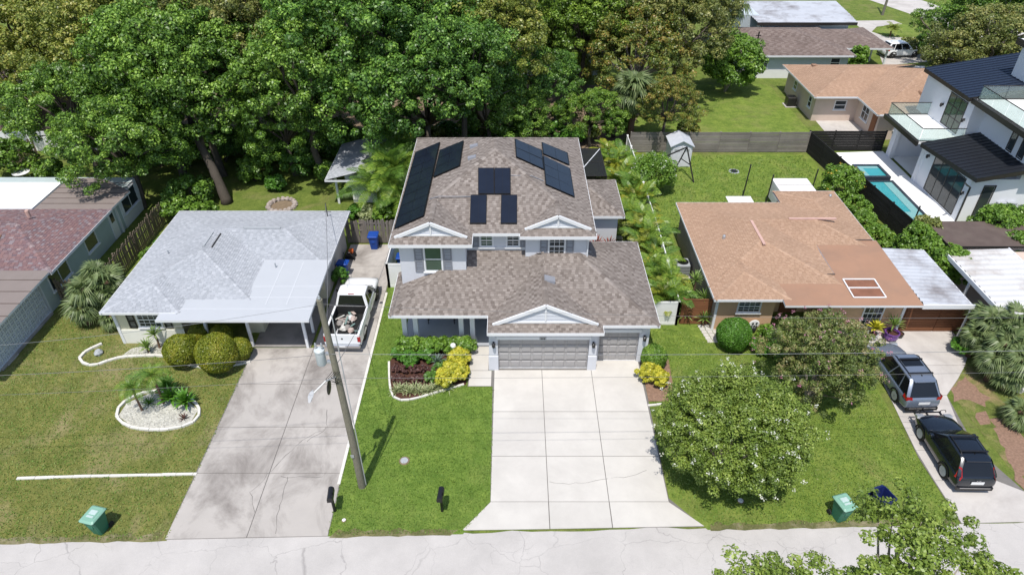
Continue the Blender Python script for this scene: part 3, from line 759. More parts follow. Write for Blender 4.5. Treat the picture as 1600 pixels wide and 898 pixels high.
# solar panels: each lies on its roof slope, corners given by where they are seen
def solar(corners, p0, n, nu, nv):
    n = Vector(n); q = [on_plane(x, y, p0, n) for x, y in corners]
    for i in range(nu):
        for j in range(nv):
            def at(a, b): return q[0].lerp(q[1], a).lerp(q[3].lerp(q[2], a), b)
            g_ = .006
            cs = [at((i + g_) / nu, (j + g_) / nv), at((i + 1 - g_) / nu, (j + g_) / nv), at((i + 1 - g_) / nu, (j + 1 - g_) / nv), at((i + g_) / nu, (j + 1 - g_) / nv)]
            lo, hi = [c + n * .07 for c in cs], [c + n * .115 for c in cs]
            c = MB(); c.add(lo + hi, [(4, 5, 6, 7), (0, 1, 5, 4), (1, 2, 6, 5), (2, 3, 7, 6), (3, 0, 4, 7), (3, 2, 1, 0)])
            fo = c.build('solar_panel', M['solar_frame'], H1)
            ctr = sum(hi, Vector()) / 4; A, B = (hi[1] - hi[0]), (hi[3] - hi[0])
            for u in range(2):
                cell = MB(); k = [hi[0] + A * (.03 + .475 * u) + B * .02, hi[0] + A * (.03 + .475 * u + .465) + B * .02, hi[0] + A * (.03 + .475 * u + .465) + B * .98, hi[0] + A * (.03 + .475 * u) + B * .98]
                cell.poly([x + n * .003 for x in k]); cell.build('cell_glass', M['solar'], fo)
solar([(617, 360), (664, 339), (689, 224), (650, 240)], pL, nL, 1, 8)
solar([(678, 279), (720, 261), (726, 222), (688, 237)], pL, nL, 1, 3)
solar([(747, 305), (798, 305), (798, 264), (747, 264)], pF, nF, 2, 1)
solar([(734, 351), (760, 351), (761, 306), (735.5, 306)], pF, nF, 1, 1)
solar([(782, 351), (808, 351), (808, 306), (783, 306)], pF, nF, 1, 1)
solar([(805, 247), (849, 267), (846, 237), (803, 219)], pR, nR, 1, 2)
solar([(847, 242), (889, 260), (886, 241), (845, 224)], pR, nR, 1, 1)
solar([(851, 290), (897, 310), (890, 266), (847, 245)], pR, nR, 1, 3)
cd = MB()
for ps in ([((672, 312), pL, nL), ((686, 308), pL, nL), ((740, 308), pF, nF)], [((798, 275), pF, nF), ((830, 276), pR, nR), ((849, 284), pR, nR)]):
    cd.tube([on_plane(a[0], a[1], b, c) + c * .05 for a, b, c in ps], .022, 5)
cd.build('conduit', M['shutter'], H1)
# ================================================================ the two bungalows of one plan
def bungalow_roof(dx, y0, z0, s, deckm, shm, ext=False):
    """hip roof over an L: wing A (left, with a small hipped bay in front) and wing B (rear)"""
    r = Roof(.135, .22, .012)
    L, Rr, A1 = dx, dx + 10.95, dx + 7.5                     # left, right, right edge of wing A
    yb, ya, yB, yk = y0, y0 + 1.1, y0 + 4.2, y0 + 10.6       # bay front, wing A front, wing B front, back
    bw = 4.1
    # left slope (shared), wing A
    r.block(rect(L, A1, ya, yk), hip(L, A1, ya, yk), z0, s, extra={3: [(0, 1, yk - 3.2)]})
    r.block(rect(L, Rr, yB, yk), hip(L, Rr, yB, yk), z0, s, skip=(0,), extra={2: [(-1, 0, -(L + 3.6))]})
    h = bw / 2; xm = L + h
    r.face([(L, yb), (L + bw, yb), (xm, yb + h)], (0, 1), yb, z0, s)
    r.face(clip([(L, yb), (xm, yb + h), (xm, ya + h), (L, ya + h)], -1, 1, ya - L), (1, 0), L, z0, s)
    r.face([(L + bw, yb), (L + bw, ya), (xm, ya + h), (xm, yb + h)], (-1, 0), -(L + bw), z0, s)
    r.caps((xm, yb + h, z0 + s * h), (xm, ya + h, z0 + s * h)); r.caps((L, yb, z0), (xm, yb + h, z0 + s * h)); r.caps((L + bw, yb, z0), (xm, yb + h, z0 + s * h))
    if ext:
        ex0, ey = Rr - 4.1, yk + 1.6; hx = 2.05; xm2 = Rr - hx
        r.face([(Rr, ey), (ex0, ey), (xm2, ey - hx)], (0, -1), -ey, z0, s)
        r.face(clip([(Rr, ey), (xm2, ey - hx), (xm2, yk - hx), (Rr, yk - hx)], 1, -1, Rr - yk), (-1, 0), -Rr, z0, s)
        r.face([(ex0, ey), (ex0, yk), (xm2, yk - hx), (xm2, ey - hx)], (1, 0), ex0, z0, s)
        r.caps((xm2, ey - hx, z0 + s * hx), (xm2, yk - hx, z0 + s * hx)); r.caps((Rr, ey, z0), (xm2, ey - hx, z0 + s * hx)); r.caps((ex0, ey, z0), (xm2, ey - hx, z0 + s * hx))
    return r

# ---- white-roofed bungalow with a carport
H2 = thing('house', 'single-storey cream house with pale grey roof and open carport', 'house', (-16, 33, 0))
x0, y0 = -21.42, 27.9
r2 = bungalow_roof(x0, y0, 2.5, .20, None, None)
for a, b in (((x0, y0), (x0 + 4.1, y0)), ((x0 + 4.1, y0), (x0 + 4.1, y0 + .4)), ((x0 + 10.95, y0 + 4.2), (x0 + 10.95, y0 + 10.6)), ((x0 + 10.95, y0 + 10.6), (x0, y0 + 10.6)), ((x0, y0 + 10.6), (x0, y0))): r2.fascia(a, b, 2.5, .14)
r2.soffit([(x0, y0), (x0 + 4.1, y0), (x0 + 4.1, y0 + 4.2), (x0 + 10.95, y0 + 4.2), (x0 + 10.95, y0 + 10.6), (x0, y0 + 10.6)], 2.38)
r2.build(H2, M['roll_white'], M['sh_white'], M['trim'])
def slab_roof(root, pts, zf, m, fm, th=.12, name='carport_roof'):
    """a near-flat slab; zf(x, y) gives the height of its top"""
    b = MB(); n = len(pts)
    A = sum(pts[i][0] * pts[(i + 1) % n][1] - pts[(i + 1) % n][0] * pts[i][1] for i in range(n))
    if A < 0: pts = pts[::-1]
    b.poly([(x, y, zf(x, y)) for x, y in pts]); o = b.build(name, m, root)
    f = MB()
    for i in range(n):
        (xa, ya), (xb, yb) = pts[i], pts[(i + 1) % n]
        f.quad((xa, ya, zf(xa, ya) - th), (xb, yb, zf(xb, yb) - th), (xb, yb, zf(xb, yb) + .012), (xa, ya, zf(xa, ya) + .012))
    f.poly([(x, y, zf(x, y) - th) for x, y in pts][::-1]); f.build('roof_edge', fm, o); return o
zf2 = lambda x, y: 2.46 + (y - 27.3) * .035
o = slab_roof(H2, [(-18.3, 27.3), (-10.42, 27.3), (-10.42, 32.6), (-14.2, 32.6), (-14.2, 29.4), (-17.6, 29.4), (-18.3, 28.2)], zf2, M['roll_white'], M['trim'])
sm = MB()
for k in range(1, 4):
    yy = 27.3 + k * .95; x1 = -10.45; xx = -18.2 if yy < 29.2 else -14.1
    sm.obox(((xx + x1) / 2, yy, zf2(0, yy) + .004), ((x1 - xx) / 2, 0, 0), (0, .035, 0), (0, 0, .004))
for xx in (-13.0, -11.9): sm.obox((xx, 30.5, zf2(0, 30.5) + .005), (.03, 0, 0), (0, 1.9, .066), (0, 0, .004))
sm.build('lap_seam', mat('lap_seam', (.50, .52, .55), .85, .03), o)
w = MB(); w.box(-21.1, -17.7, 28.45, 38.1, 0, 2.38); w.box(-17.7, -14.0, 30.3, 38.1, 0, 2.38); w.box(-14.0, -10.95, 32.4, 38.1, 0, 2.38); w.box(-14.6, -13.75, 29.3, 30.3, 0, 2.36)
w.build('wall', M['siding_yellow'], H2)
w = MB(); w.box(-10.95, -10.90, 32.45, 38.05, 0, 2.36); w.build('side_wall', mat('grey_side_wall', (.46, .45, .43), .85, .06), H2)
w = MB(); w.box(-21.16, -17.66, 28.39, 28.45, 0, .95); w.build('brick_base', mat('white_base', (.74, .73, .66), .8, .04), H2)
w = MB(); w.box(-21.2, -21.05, 28.36, 28.5, .0, 2.38); w.build('corner_board', M['trim'], H2)
window(H2, 'front', (-19.35, 28.45, 1.62), 1.15, .9, grille=4)
for xx in (-20.3, -18.4): shutter(H2, 'front', (xx, 28.45, 1.62), .42, 1.15, 'black')
window(H2, 'front', (-16.6, 30.3, 1.5), .9, 1.0); window(H2, 'front', (-15.0, 30.3, 1.2), .8, 1.7, rows=1)
b = MB(); b.box(-15.5, -14.65, 30.24, 30.3, .02, 2.1); b.build('door', M['black'], H2)
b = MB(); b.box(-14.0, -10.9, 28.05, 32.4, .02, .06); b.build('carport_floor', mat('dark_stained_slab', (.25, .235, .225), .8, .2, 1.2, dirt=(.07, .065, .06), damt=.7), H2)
for (xx, yy) in ((-14.05, 28.15), (-11.05, 28.05), (-11.05, 29.3), (-11.02, 31.0), (-16.3, 28.2)):
    b = MB(); b.bbox(xx - .07, xx + .07, yy - .07, yy + .07, .0, 2.40, .012); b.build('post', M['trim'], H2)
def ridge_vent(root, a, b, m, w=.16, h=.07, name='ridge_vent'):
    v = MB(); v.bar(a, b, w, h); return v.build(name, m, root)
zr = lambda x, y: 0
ridge_vent(H2, (-17.7, 33.1, 3.29), (-17.7, 34.6, 3.29), M['greymetal'], .10); ridge_vent(H2, (-17.25, 33.1, 3.21), (-17.25, 34.6, 3.21), M['bronze'], .05); ridge_vent(H2, (-16.1, 35.3, 3.18), (-13.9, 35.3, 3.18), M['greymetal'])
b = MB(); b.tube([(-11.6, 37.4, 2.6), (-11.6, 37.4, 3.7)], .03, 6); b.tube([(-11.75, 37.4, 3.1), (-11.3, 37.3, 3.15)], .02, 5); b.build('service_mast', M['bronze'], H2)
for (x, y, z) in ((-13.35, 31.9, 2.7), (-19.8, 33.0, 2.85)):
    b = MB(); b.tube([(x, y, z - .15), (x, y, z + .22)], .04, 8); b.build('vent_pipe', M['greymetal'], H2)

# ---- tan-roofed bungalow on the right
H3 = thing('house', 'single-storey peach house with tan shingle roof and white skylight frame', 'house', (16.2, 34, 0))
x0, y0 = 10.8, 29.02
r3 = bungalow_roof(x0, y0, 2.5, .20, None, None, ext=True)
for a, b in (((x0, y0), (x0 + 3.6, y0)), ((x0 + 10.95, y0 + 4.2), (x0 + 10.95, y0 + 12.2)), ((x0 + 10.95, y0 + 12.2), (x0 + 6.85, y0 + 12.2)), ((x0 + 6.85, y0 + 10.6), (x0, y0 + 10.6)), ((x0, y0 + 10.6), (x0, y0))): r3.fascia(a, b, 2.5, .14)
r3.soffit([(x0, y0), (x0 + 4.1, y0), (x0 + 4.1, y0 + 4.2), (x0 + 10.95, y0 + 4.2), (x0 + 10.95, y0 + 12.2), (x0 + 6.85, y0 + 12.2), (x0 + 6.85, y0 + 10.6), (x0, y0 + 10.6)], 2.38)
r3.build(H3, M['roll_tan'], M['sh_tan'], M['trim'])
zf3 = lambda x, y: 2.50 + (y - 28.5) * .035
o = slab_roof(H3, [(14.4, 28.5), (21.68, 28.5), (21.72, 34.6), (18.0, 34.6), (18.0, 31.2), (14.6, 31.2)], zf3, M['roll_tan'], M['trim'])
b = MB()
for (xa, xb, yy) in ((14.9, 18.0, 31.22), (17.9, 21.5, 34.62)): b.obox(((xa + xb) / 2, yy, zf3(0, yy) + .03), ((xb - xa) / 2, 0, 0), (0, .03, 0), (0, 0, .035))
b.build('flashing', M['roll_brown'], o)
w = MB(); w.box(11.15, 14.35, 29.55, 39.3, 0, 2.38); w.box(14.35, 21.4, 31.2, 39.3, 0, 2.38); w.box(17.3, 21.4, 29.42, 31.2, 0, 2.40); w.box(17.95, 21.4, 39.3, 40.9, 0, 2.38); w.build('wall', M['wall_tan'], H3)
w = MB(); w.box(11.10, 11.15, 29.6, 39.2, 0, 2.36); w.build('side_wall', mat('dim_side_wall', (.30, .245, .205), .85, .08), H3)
w = MB(); w.box(11.12, 11.24, 29.5, 29.6, 0, 2.38); w.build('corner_board', M['trim'], H3); w = MB(); w.box(21.3, 21.44, 29.36, 29.5, 0, 2.4); w.build('corner_board', M['trim'], H3)
window(H3, 'front', (12.95, 29.55, 1.68), 1.15, .72, rows=2, grille=4)
window(H3, 'front', (19.75, 29.42, 1.3), 1.0, 1.9, grille=4, sill=False, pane='glass')
for xx in (18.95, 20.65): lamp(H3, (xx, 29.42, 1.95), m='bronze')
b = MB(); b.box(15.4, 16.4, 31.14, 31.2, 0, 2.1); b.build('door', M['wood_red'], H3)
b = MB(); b.bar((18.25, 30.75, 2.63), (19.98, 30.75, 2.63), .06, .05); b.bar((18.22, 29.15, 2.57), (19.95, 29.15, 2.57), .06, .05)
b.bar((18.25, 30.75, 2.63), (18.22, 29.15, 2.57), .06, .055); b.bar((19.98, 30.75, 2.63), (19.95, 29.15, 2.57), .06, .055); b.bar((18.25, 29.98, 2.60), (19.95, 29.98, 2.60), .05, .06)
o = b.build('skylight_frame', M['white'], H3)
b = MB(); b.quad((18.26, 29.17, 2.535), (19.94, 29.17, 2.535), (19.95, 30.73, 2.59), (18.26, 30.73, 2.59)); b.build('skylight_cover', mat('rusty_cover', (.22, .10, .06), .6, .25, 2), o)
ridge_vent(H3, (14.55, 33.3, 3.27), (14.55, 36.0, 3.27), mat('pink_vent', (.52, .34, .29), .7), .16); ridge_vent(H3, (17.0, 36.4, 3.17), (19.9, 36.4, 3.17), mat('pink_vent', (.52, .34, .29), .7))
for (x, y, z) in ((12.6, 34.6, 2.9), (21.1, 40.2, 2.6)):
    b = MB(); b.lathe([(.10, -.1), (.10, .14), (.06, .2)], (x, y, z), 8); b.build('vent_pipe', M['galv'], H3)
def corrugated(root, x0, x1, y0, y1, zf, m, pitch=.34, amp=.06, name='tin_roof', along='x'):
    """ribs run along x; the sheet waves across y"""
    b = MB(); n = int((y1 - y0) / pitch) * 4; prof = [0, 1, 1, 0]
    rows = [(y0 + (y1 - y0) * k / n, amp * prof[k % 4]) for k in range(n + 1)]
    rings = [[(x, y, zf(x, y) + a) for x in np.linspace(x0(y), x1(y), 4)] for y, a in rows]
    b.loft(rings, closed=False); return b.build(name, m, root)
corrugated(H3, lambda y: 21.76, lambda y: 24.45, 28.7, 34.2, lambda x, y: 2.46 - (x - 21.7) * .05, M['tin_old'])
b = MB(); b.box(21.76, 24.5, 28.62, 28.70, 2.18, 2.44); b.build('awning_beam', M['trim'], H3); b = MB(); b.box(24.42, 24.5, 28.7, 34.2, 2.1, 2.32); b.build('awning_beam', M['trim'], H3)
for yy in (28.75, 31.4, 34.0):
    b = MB(); b.box(24.40, 24.48, yy - .04, yy + .04, 0, 2.2); b.build('post', M['trim'], H3)

# ---- neighbour on the far right: brown flat roof and a white tin carport
H6 = thing('house', 'low building with brown flat roof beside the pool and white ribbed carport roof', 'house', (28, 33, 0))
slab_roof(H6, [(25.9, 34.1), (29.6, 34.1), (36, 34.1), (36, 37.0), (25.9, 37.0)], lambda x, y: 2.62, M['roll_brown'], M['wood_black'], name='flat_roof')
corrugated(H6, lambda y: 25.55, lambda y: 29.3, 27.6, 33.95, lambda x, y: 2.45 + (x - 25.5) * .03, M['tin_white'], .46, .085)
b = MB(); b.box(25.46, 25.54, 27.6, 34.0, 2.25, 2.5); b.build('carport_beam', M['trim'], H6); b = MB(); b.box(29.3, 29.38, 27.6, 34.0, 2.35, 2.6); b.build('carport_beam', M['trim'], H6)
for (xx, yy) in ((25.55, 28), (25.55, 31), (25.55, 33.8)):
    b = MB(); b.box(xx - .05, xx + .05, yy - .05, yy + .05, 0, 2.4); b.build('post', M['trim'], H6)
w = MB(); w.box(26.3, 36, 34.3, 36.8, 0, 2.5); w.box(29.5, 36, 27, 34, 0, 2.3); w.build('wall', M['wall_pinkish'], H6)
b = MB(); b.box(25.5, 29.5, 27.4, 34.2, .02, .05); b.build('carport_floor', M['conc_mid'], H6)

# ---- red-shingled house at the far left
H4 = thing('house', 'long blue-green block house with red shingle roof and breeze-block screen', 'house', (-30, 35, 0))
r4 = Roof(.15, .25, .014)
r4.block(rect(-46, -25.95, 31.55, 38.75), hip(-46, -25.95, 31.55, 38.75), 2.5, .29)
r4.fascia((-25.95, 31.55), (-25.95, 38.75), 2.5, .16); r4.soffit(rect(-46, -25.95, 31.55, 38.75), 2.36)
r4.build(H4, M['roll_grey'], M['sh_red'], M['trim'])
o = slab_roof(H4, [(-46, 24.5), (-26.1, 24.5), (-26.02, 31.75), (-46, 31.75)], lambda x, y: 2.42 + (y - 24.5) * .018, M['roll_grey'], M['trim'], name='flat_roof')
b = MB()
for k in range(1, 7): b.obox((-28 - k * .0, 24.5 + k * 1.05, 2.428 + k * 1.05 * .018), (2, 0, 0), (0, .03, 0), (0, 0, .004))
b.build('lap_seam', M['roll_brown'], o)
o = slab_roof(H4, [(-30.95, 38.6), (-25.95, 38.6), (-25.85, 41.2), (-28.6, 43.1), (-30.95, 43.1)], lambda x, y: 2.52, M['roll_grey'], M['trim'], name='rear_flat_roof')
b = MB()
for k in range(1, 6): b.obox((-28.5, 38.75 + k * .72, 2.526), (2.4, 0, 0), (0, .035, 0), (0, 0, .006))
b.build('lap_seam', M['roll_brown'], o)
slab_roof(H4, [(-46, 38.65), (-31.0, 38.65), (-31.0, 42.3), (-46, 42.3)], lambda x, y: 2.60, M['bare_white'], M['trim'], name='white_flat_roof')
w = MB(); w.box(-46, -26.6, 31.2, 43.5, 0, 2.38); w.box(-46, -30, 26, 31.2, 0, 2.3); w.build('wall', M['wall_blue'], H4)
w = MB(); w.box(-26.62, -26.56, 40.6, 43.5, 0, 2.38); w.build('corner_board', M['trim'], H4); w = MB(); w.box(-26.61, -26.5, 40.0, 40.14, 0, 2.36); w.build('corner_board', M['trim'], H4)
window(H4, 'right', (-26.6, 32.9, 1.5), 1.9, 1.1, cols=2, rows=1); window(H4, 'right', (-26.6, 36.6, 1.5), 1.2, 1.1, cols=1, rows=1); window(H4, 'right', (-26.55, 41.9, 1.55), 2.0, 1.2, cols=2, rows=1)
b = MB(); b.box(-26.61, -26.54, 39.0, 39.7, .05, 2.05); d = b.build('door', M['trim'], H4); b = MB(); b.box(-26.55, -26.52, 39.15, 39.55, 1.2, 1.8); b.build('door_pane', M['glass'], d)
b = MB(); b.lathe([(.12, -.2), (.12, .2), (.1, .26)], (-29.5, 36.3, 3.55), 10); b.build('roof_vent', mat('pink_vent', (.52, .34, .29), .7), H4)
vent_box(H4, (-30.2, 34.0, 3.25), (0, -.29, 1), .5, .5, .15, 'roll_tan')
sw = MB()
for z in (.0, 2.28): sw.box(-26.78, -26.60, 25.6, 31.2, z, z + .1)
for y in (25.6, 31.12): sw.box(-26.78, -26.60, y, y + .08, .1, 2.28)
scr = sw.build('screen_wall', M['block_white'], H4)
bk = MB(); t = .022; a_ = .155
for (ya, yb, za, zb) in ((-a_, a_, -a_, -a_ + 2 * t), (-a_, a_, a_ - 2 * t, a_), (-a_, -a_ + 2 * t, -a_ + 2 * t, a_ - 2 * t), (a_ - 2 * t, a_, -a_ + 2 * t, a_ - 2 * t)): bk.box(-.06, .06, ya, yb, za, zb)
bk.box(-.05, .05, -.018, .018, -a_ + 2 * t, a_ - 2 * t); bk.box(-.05, .05, -a_ + 2 * t, -.018, -.018, .018); bk.box(-.05, .05, .018, a_ - 2 * t, -.018, .018)
bm_ = bk.mesh('block', M['block_white']); oo = world_org(scr)
for j in range(7):
    for i in range(17): link('block', bm_, scr, Vector((-26.69, 25.85 + i * .312, .26 + j * .312)) - oo)
b = MB(); b.box(-29.8, -26.9, 25.5, 31.1, .0, .03); b.build('porch_slab', M['conc_old'], H4)
b = MB(); b.box(-26.9, -26.45, 26.2, 31.0, 0, .09); b.build('footing', M['conc_old'], H4)
b = MB(); b.box(-27.2, -26.4, 26.6, 27.5, .0, .05); b.build('step_slab', M['conc_mid'], H4)

# ================================================================ the modern white house
H5 = thing('house', 'modern white two-storey house with black metal roofs and glass balconies by the pool', 'house', (34, 46, 0))
w = MB()
w.box(31.0, 34.2, 41.45, 47.3, 0, 3.25); w.box(34.2, 48, 41.45, 54, 0, 6.35)
w.box(33.2, 48, 47.3, 54, 3.3, 6.35); w.box(33.8, 34.2, 47.3, 54, 0, 3.3)
w.box(30.9, 31.25, 47.3, 47.75, 0, 3.3); w.box(30.9, 31.25, 51.6, 52.2, 0, 3.3); w.box(31.25, 33.8, 51.8, 52.2, 0, 3.3); w.box(30.9, 31.25, 47.75, 51.6, 2.75, 3.3)
w.box(37.2, 48, 46.5, 50.5, 6.35, 9.6)
w.build('wall', M['wall_white'], H5)
b = MB(); b.box(29.95, 33.2, 47.05, 52.3, 3.3, 3.48); o = b.build('terrace', M['deck'], H5)
b = MB(); b.box(29.82, 29.95, 46.95, 52.4, 3.18, 3.52); b.box(29.95, 33.2, 52.3, 52.42, 3.18, 3.5); b.build('terrace_fascia', M['bronze'], H5)
b = MB(); b.box(31.25, 33.8, 47.75, 51.8, .06, .1); b.build('patio_floor', M['deck'], H5)
def standing_seam(root, pts, zf, m, pitch=.42, along='x', name='metal_roof'):
    o = slab_roof(root, pts, zf, m, M['bronze'], .28, name); xs_ = [p[0] for p in pts]; ys_ = [p[1] for p in pts]
    n = int((max(ys_) - min(ys_)) / pitch)
    for k in range(n + 1):
        y = min(ys_) + .02 + (max(ys_) - min(ys_) - .04) * k / n
        row = clip(clip(list(pts), 0, -1, -(y - .001)), 0, 1, y + .001); xx = [p[0] for p in row]
        if len(xx) < 2: continue
        b = MB(); a, c = (min(xx), y), (max(xx), y)
        b.bar((a[0], y, zf(*a) + .022), (c[0], y, zf(*c) + .022), .035, .05); b.build('seam', m, o)
    return o
standing_seam(H5, [(30.15, 40.9), (40, 40.9), (40, 41.4), (34.2, 46.9), (30.15, 46.9)] if False else [(30.9, 40.9), (34.25, 40.9), (34.25, 46.95), (30.15, 46.95)], lambda x, y: 3.42 + (x - 30.15) * .2, M['seam_black'])
standing_seam(H5, [(34.25, 40.85), (42, 40.85), (42, 41.5), (34.25, 41.5)], lambda x, y: 4.24 - (41.5 - y) * .5, M['seam_black'], .25, name='awning_roof')
standing_seam(H5, [(32.9, 47.7), (40, 47.7), (40, 54.3), (32.9, 54.3)], lambda x, y: 6.55 + (x - 32.9) * .17, M['seam_blue'])
b = MB(); b.box(33.3, 48, 41.0, 47.6, 6.35, 6.52); b.build('roof_terrace', M['deck'], H5)
b = MB(); b.box(33.1, 33.3, 40.9, 47.7, 6.2, 6.56); b.box(33.3, 48, 40.9, 41.0, 6.2, 6.56); b.build('roof_fascia', M['bronze'], H5)
b = MB(); b.box(36.9, 48, 46.2, 50.8, 9.6, 9.85); b.build('tower_roof', M['bare_white'], H5); b = MB(); b.box(36.8, 36.9, 46.1, 50.9, 9.45, 9.9); b.box(36.9, 48, 46.1, 46.2, 9.45, 9.9); b.build('tower_fascia', M['bronze'], H5)
def glass_rail(a, bb, z0, h=1.0):
    a = Vector(a); bb = Vector(bb); g_ = MB(); m = (a + bb) / 2; d = (bb - a); L = d.length; d.normalize(); nn = Vector((-d.y, d.x, 0))
    n = max(1, int(L / 1.6)); r_ = MB(); r_.bar(a + Vector((0, 0, z0 + h)), bb + Vector((0, 0, z0 + h)), .05, .045); r_.bar(a + Vector((0, 0, z0 + .04)), bb + Vector((0, 0, z0 + .04)), .05, .06)
    ro = r_.build('railing', M['bronze'], H5)
    for k in range(n):
        g_ = MB(); c = a + d * (L * (k + .5) / n); g_.obox((c.x, c.y, z0 + h / 2 + .03), d * (L / n / 2 - .02), nn * .006, (0, 0, h / 2 - .05)); g_.build('glass_panel', M['clear'], ro)
glass_rail((30.0, 47.1, 0), (30.0, 52.25, 0), 3.48); glass_rail((30.03, 52.25, 0), (33.2, 52.25, 0), 3.48); glass_rail((30.03, 47.1, 0), (33.2, 47.1, 0), 3.48)
glass_rail((33.4, 41.1, 0), (33.4, 47.5, 0), 6.52); glass_rail((33.43, 47.5, 0), (37.1, 47.5, 0), 6.52)
window(H5, 'left', (31.0, 44.0, 1.6), 3.9, 2.7, 'bronze', 'glass', cols=4, rows=1, fw=.06, sill=False)
window(H5, 'left', (33.2, 49.2, 4.85), 2.2, 2.3, 'bronze', 'glass_green', cols=3, rows=3, fw=.06, sill=False)
window(H5, 'left', (34.2, 43.6, 5.2), .5, 1.6, 'bronze', 'glass', rows=1, sill=False); window(H5, 'left', (34.2, 42.4, 5.2), .5, 1.6, 'bronze', 'glass', rows=1, sill=False)
window(H5, 'left', (37.2, 47.6, 7.9), .9, 1.8, 'bronze', 'glass', rows=1, sill=False)
window(H5, 'front', (32.4, 41.45, 1.6), .7, 2.3, 'bronze', 'glass', rows=1, sill=False)
for (c, s_) in (((31.0, 46.75, 2.5), 'left'), ((31.0, 41.75, 2.1), 'left'), ((33.2, 50.8, 4.9), 'left'), ((33.2, 47.75, 4.9), 'left')): lamp(H5, c, s_)
b = MB(); b.tube([(30.3, 41.0, 3.2), (30.7, 41.3, 2.9), (31.03, 41.38, 2.7), (31.03, 41.38, .1)], .06, 6); b.build('downspout', M['bronze'], H5)
for x in (33.6, 34.3):
    b = MB(); b.bbox(x - .3, x + .3, 41.15, 41.44, .9, 1.6, .02); bo = b.build('wall_unit', M['greymetal'], H5); b = MB(); b.lathe([(.22, 0), (.22, .01), (.05, .02)], (x, 41.14, 1.25), 14, axis='y'); b.build('fan_grille', M['black'], bo)

# pool and spa
PL = thing('swimming_pool', 'rectangular turquoise swimming pool with a raised square spa at its far end', 'pool', (27.8, 44, 0))
b = MB()
for (x0, x1, y0, y1) in ((26.45, 26.65, 40.5, 47.0), (28.85, 29.1, 40.5, 47.0), (26.65, 28.85, 40.5, 40.7), (26.65, 28.85, 46.8, 47.0)): b.box(x0, x1, y0, y1, 0, .36)
b.build('coping', M['pool_tile'], PL)
b = MB(); b.box(26.65, 28.85, 40.7, 46.8, .22, .30); b.build('water', M['water'], PL)
b = MB(); b.box(26.65, 28.85, 40.72, 42.2, .30, .345); b.box(28.25, 28.85, 42.2, 46.7, .30, .335); b.build('tanning_shelf', M['pool_shelf'], PL)
b = MB()
for (x0, x1, y0, y1) in ((26.9, 27.1, 47.2, 49.4), (28.8, 29.0, 47.2, 49.4), (27.1, 28.8, 47.2, 47.4), (27.1, 28.8, 49.2, 49.4)): b.box(x0, x1, y0, y1, 0, .55)
so_ = b.build('spa', M['pool_tile'], PL)
b = MB(); b.box(27.1, 28.8, 47.4, 49.2, .38, .46); b.build('spa_water', M['water'], so_); b = MB(); b.box(27.12, 27.5, 47.42, 49.15, .46, .49); b.box(27.5, 28.75, 48.8, 49.15, .46, .49); b.build('spa_bench', M['pool_shelf'], so_)
b = MB(); b.bbox(26.4, 26.75, 44.2, 46.4, .36, .62, .03); b.build('spout_wall', M['bare_white'], PL)

# ================================================================ houses beyond
H7 = thing('house', 'beige house with brown-tan hipped roof and a dark air conditioner by its wall', 'house', (33, 61, 0))
r7 = Roof(.16, .26, .012)
r7.block(rect(26.8, 40, 58.8, 67.6), hip(26.8, 40, 58.8, 67.6), 2.5, .27, skip=(1,))
r7.block(rect(30.6, 46, 54.7, 67.6), hip(30.6, 46, 54.7, 67.6), 2.502, .27, skip=(3,))
for a, b in (((26.8, 58.8), (30.6, 58.8)), ((30.6, 58.8), (30.6, 54.7)), ((30.6, 54.7), (46, 54.7)), ((26.8, 67.6), (26.8, 58.8))): r7.fascia(a, b, 2.5, .15)
r7.soffit([(26.8, 58.8), (30.6, 58.8), (30.6, 54.7), (46, 54.7), (46, 67.6), (26.8, 67.6)], 2.37)
r7.build(H7, M['roll_tan'], M['sh_tan'], M['trim'])
w = MB(); w.box(27.3, 31.2, 59.5, 67, 0, 2.37); w.box(31.2, 45, 55.3, 67, 0, 2.37); w.build('wall', M['wall_pinkish'], H7)
window(H7, 'front', (29.6, 59.5, 1.5), .95, .75, 'trim', cols=1); window(H7, 'left', (27.3, 64.6, 1.5), .7, .7); window(H7, 'left', (27.3, 60.6, 1.4), .6, .9); window(H7, 'left', (31.2, 57.8, 1.45), 1.2, 1.2, cols=2); window(H7, 'front', (33.2, 55.3, 1.4), .9, .9)
b = MB(); b.box(31.14, 31.2, 55.6, 56.4, .05, 2.05); b.build('door', M['wood_red'], H7)
vent_box(H7, on_plane(940 + 665, 449, (0, 0, 0), (0, 0, 1)) if False else (35.6, 57.5, 3.32), (0, -.27, 1), .9, .6, .2, 'roll_tan'); vent_box(H7, (29.0, 65.5, 3.1), (0, .27, 1), .5, .5, .15, 'roll_tan')

H8 = thing('house', 'white-walled house with brown shingle roof and a carport sheltering a white car', 'house', (31, 74, 0))
r8 = Roof(.18, .4, .014)
r8.block(rect(22, 35.2, 70.4, 80.8), hip(22, 35.2, 70.4, 80.8), 2.5, .22)
r8.block(rect(27, 40.2, 72.9, 80.8), hip(27, 40.2, 72.9, 80.8), 2.503, .22, skip=(0, 3))
r8.fascia((22, 70.4), (35, 70.4), 2.5); r8.fascia((35.2, 70.4), (35.2, 72.9), 2.5); r8.fascia((35.2, 72.9), (40.2, 72.9), 2.5); r8.fascia((40.2, 72.9), (40.2, 80.8), 2.5); r8.soffit([(22, 70.4), (35.2, 70.4), (35.2, 72.9), (40.2, 72.9), (40.2, 80.8), (22, 80.8)], 2.36)
r8.build(H8, M['roll_grey'], M['sh_brown'], M['trim'])
w = MB(); w.box(22.5, 34.8, 71, 80.3, 0, 2.36); w.box(34.8, 37.4, 74.5, 80.3, 0, 2.36); w.build('wall', M['wall_pale'], H8)
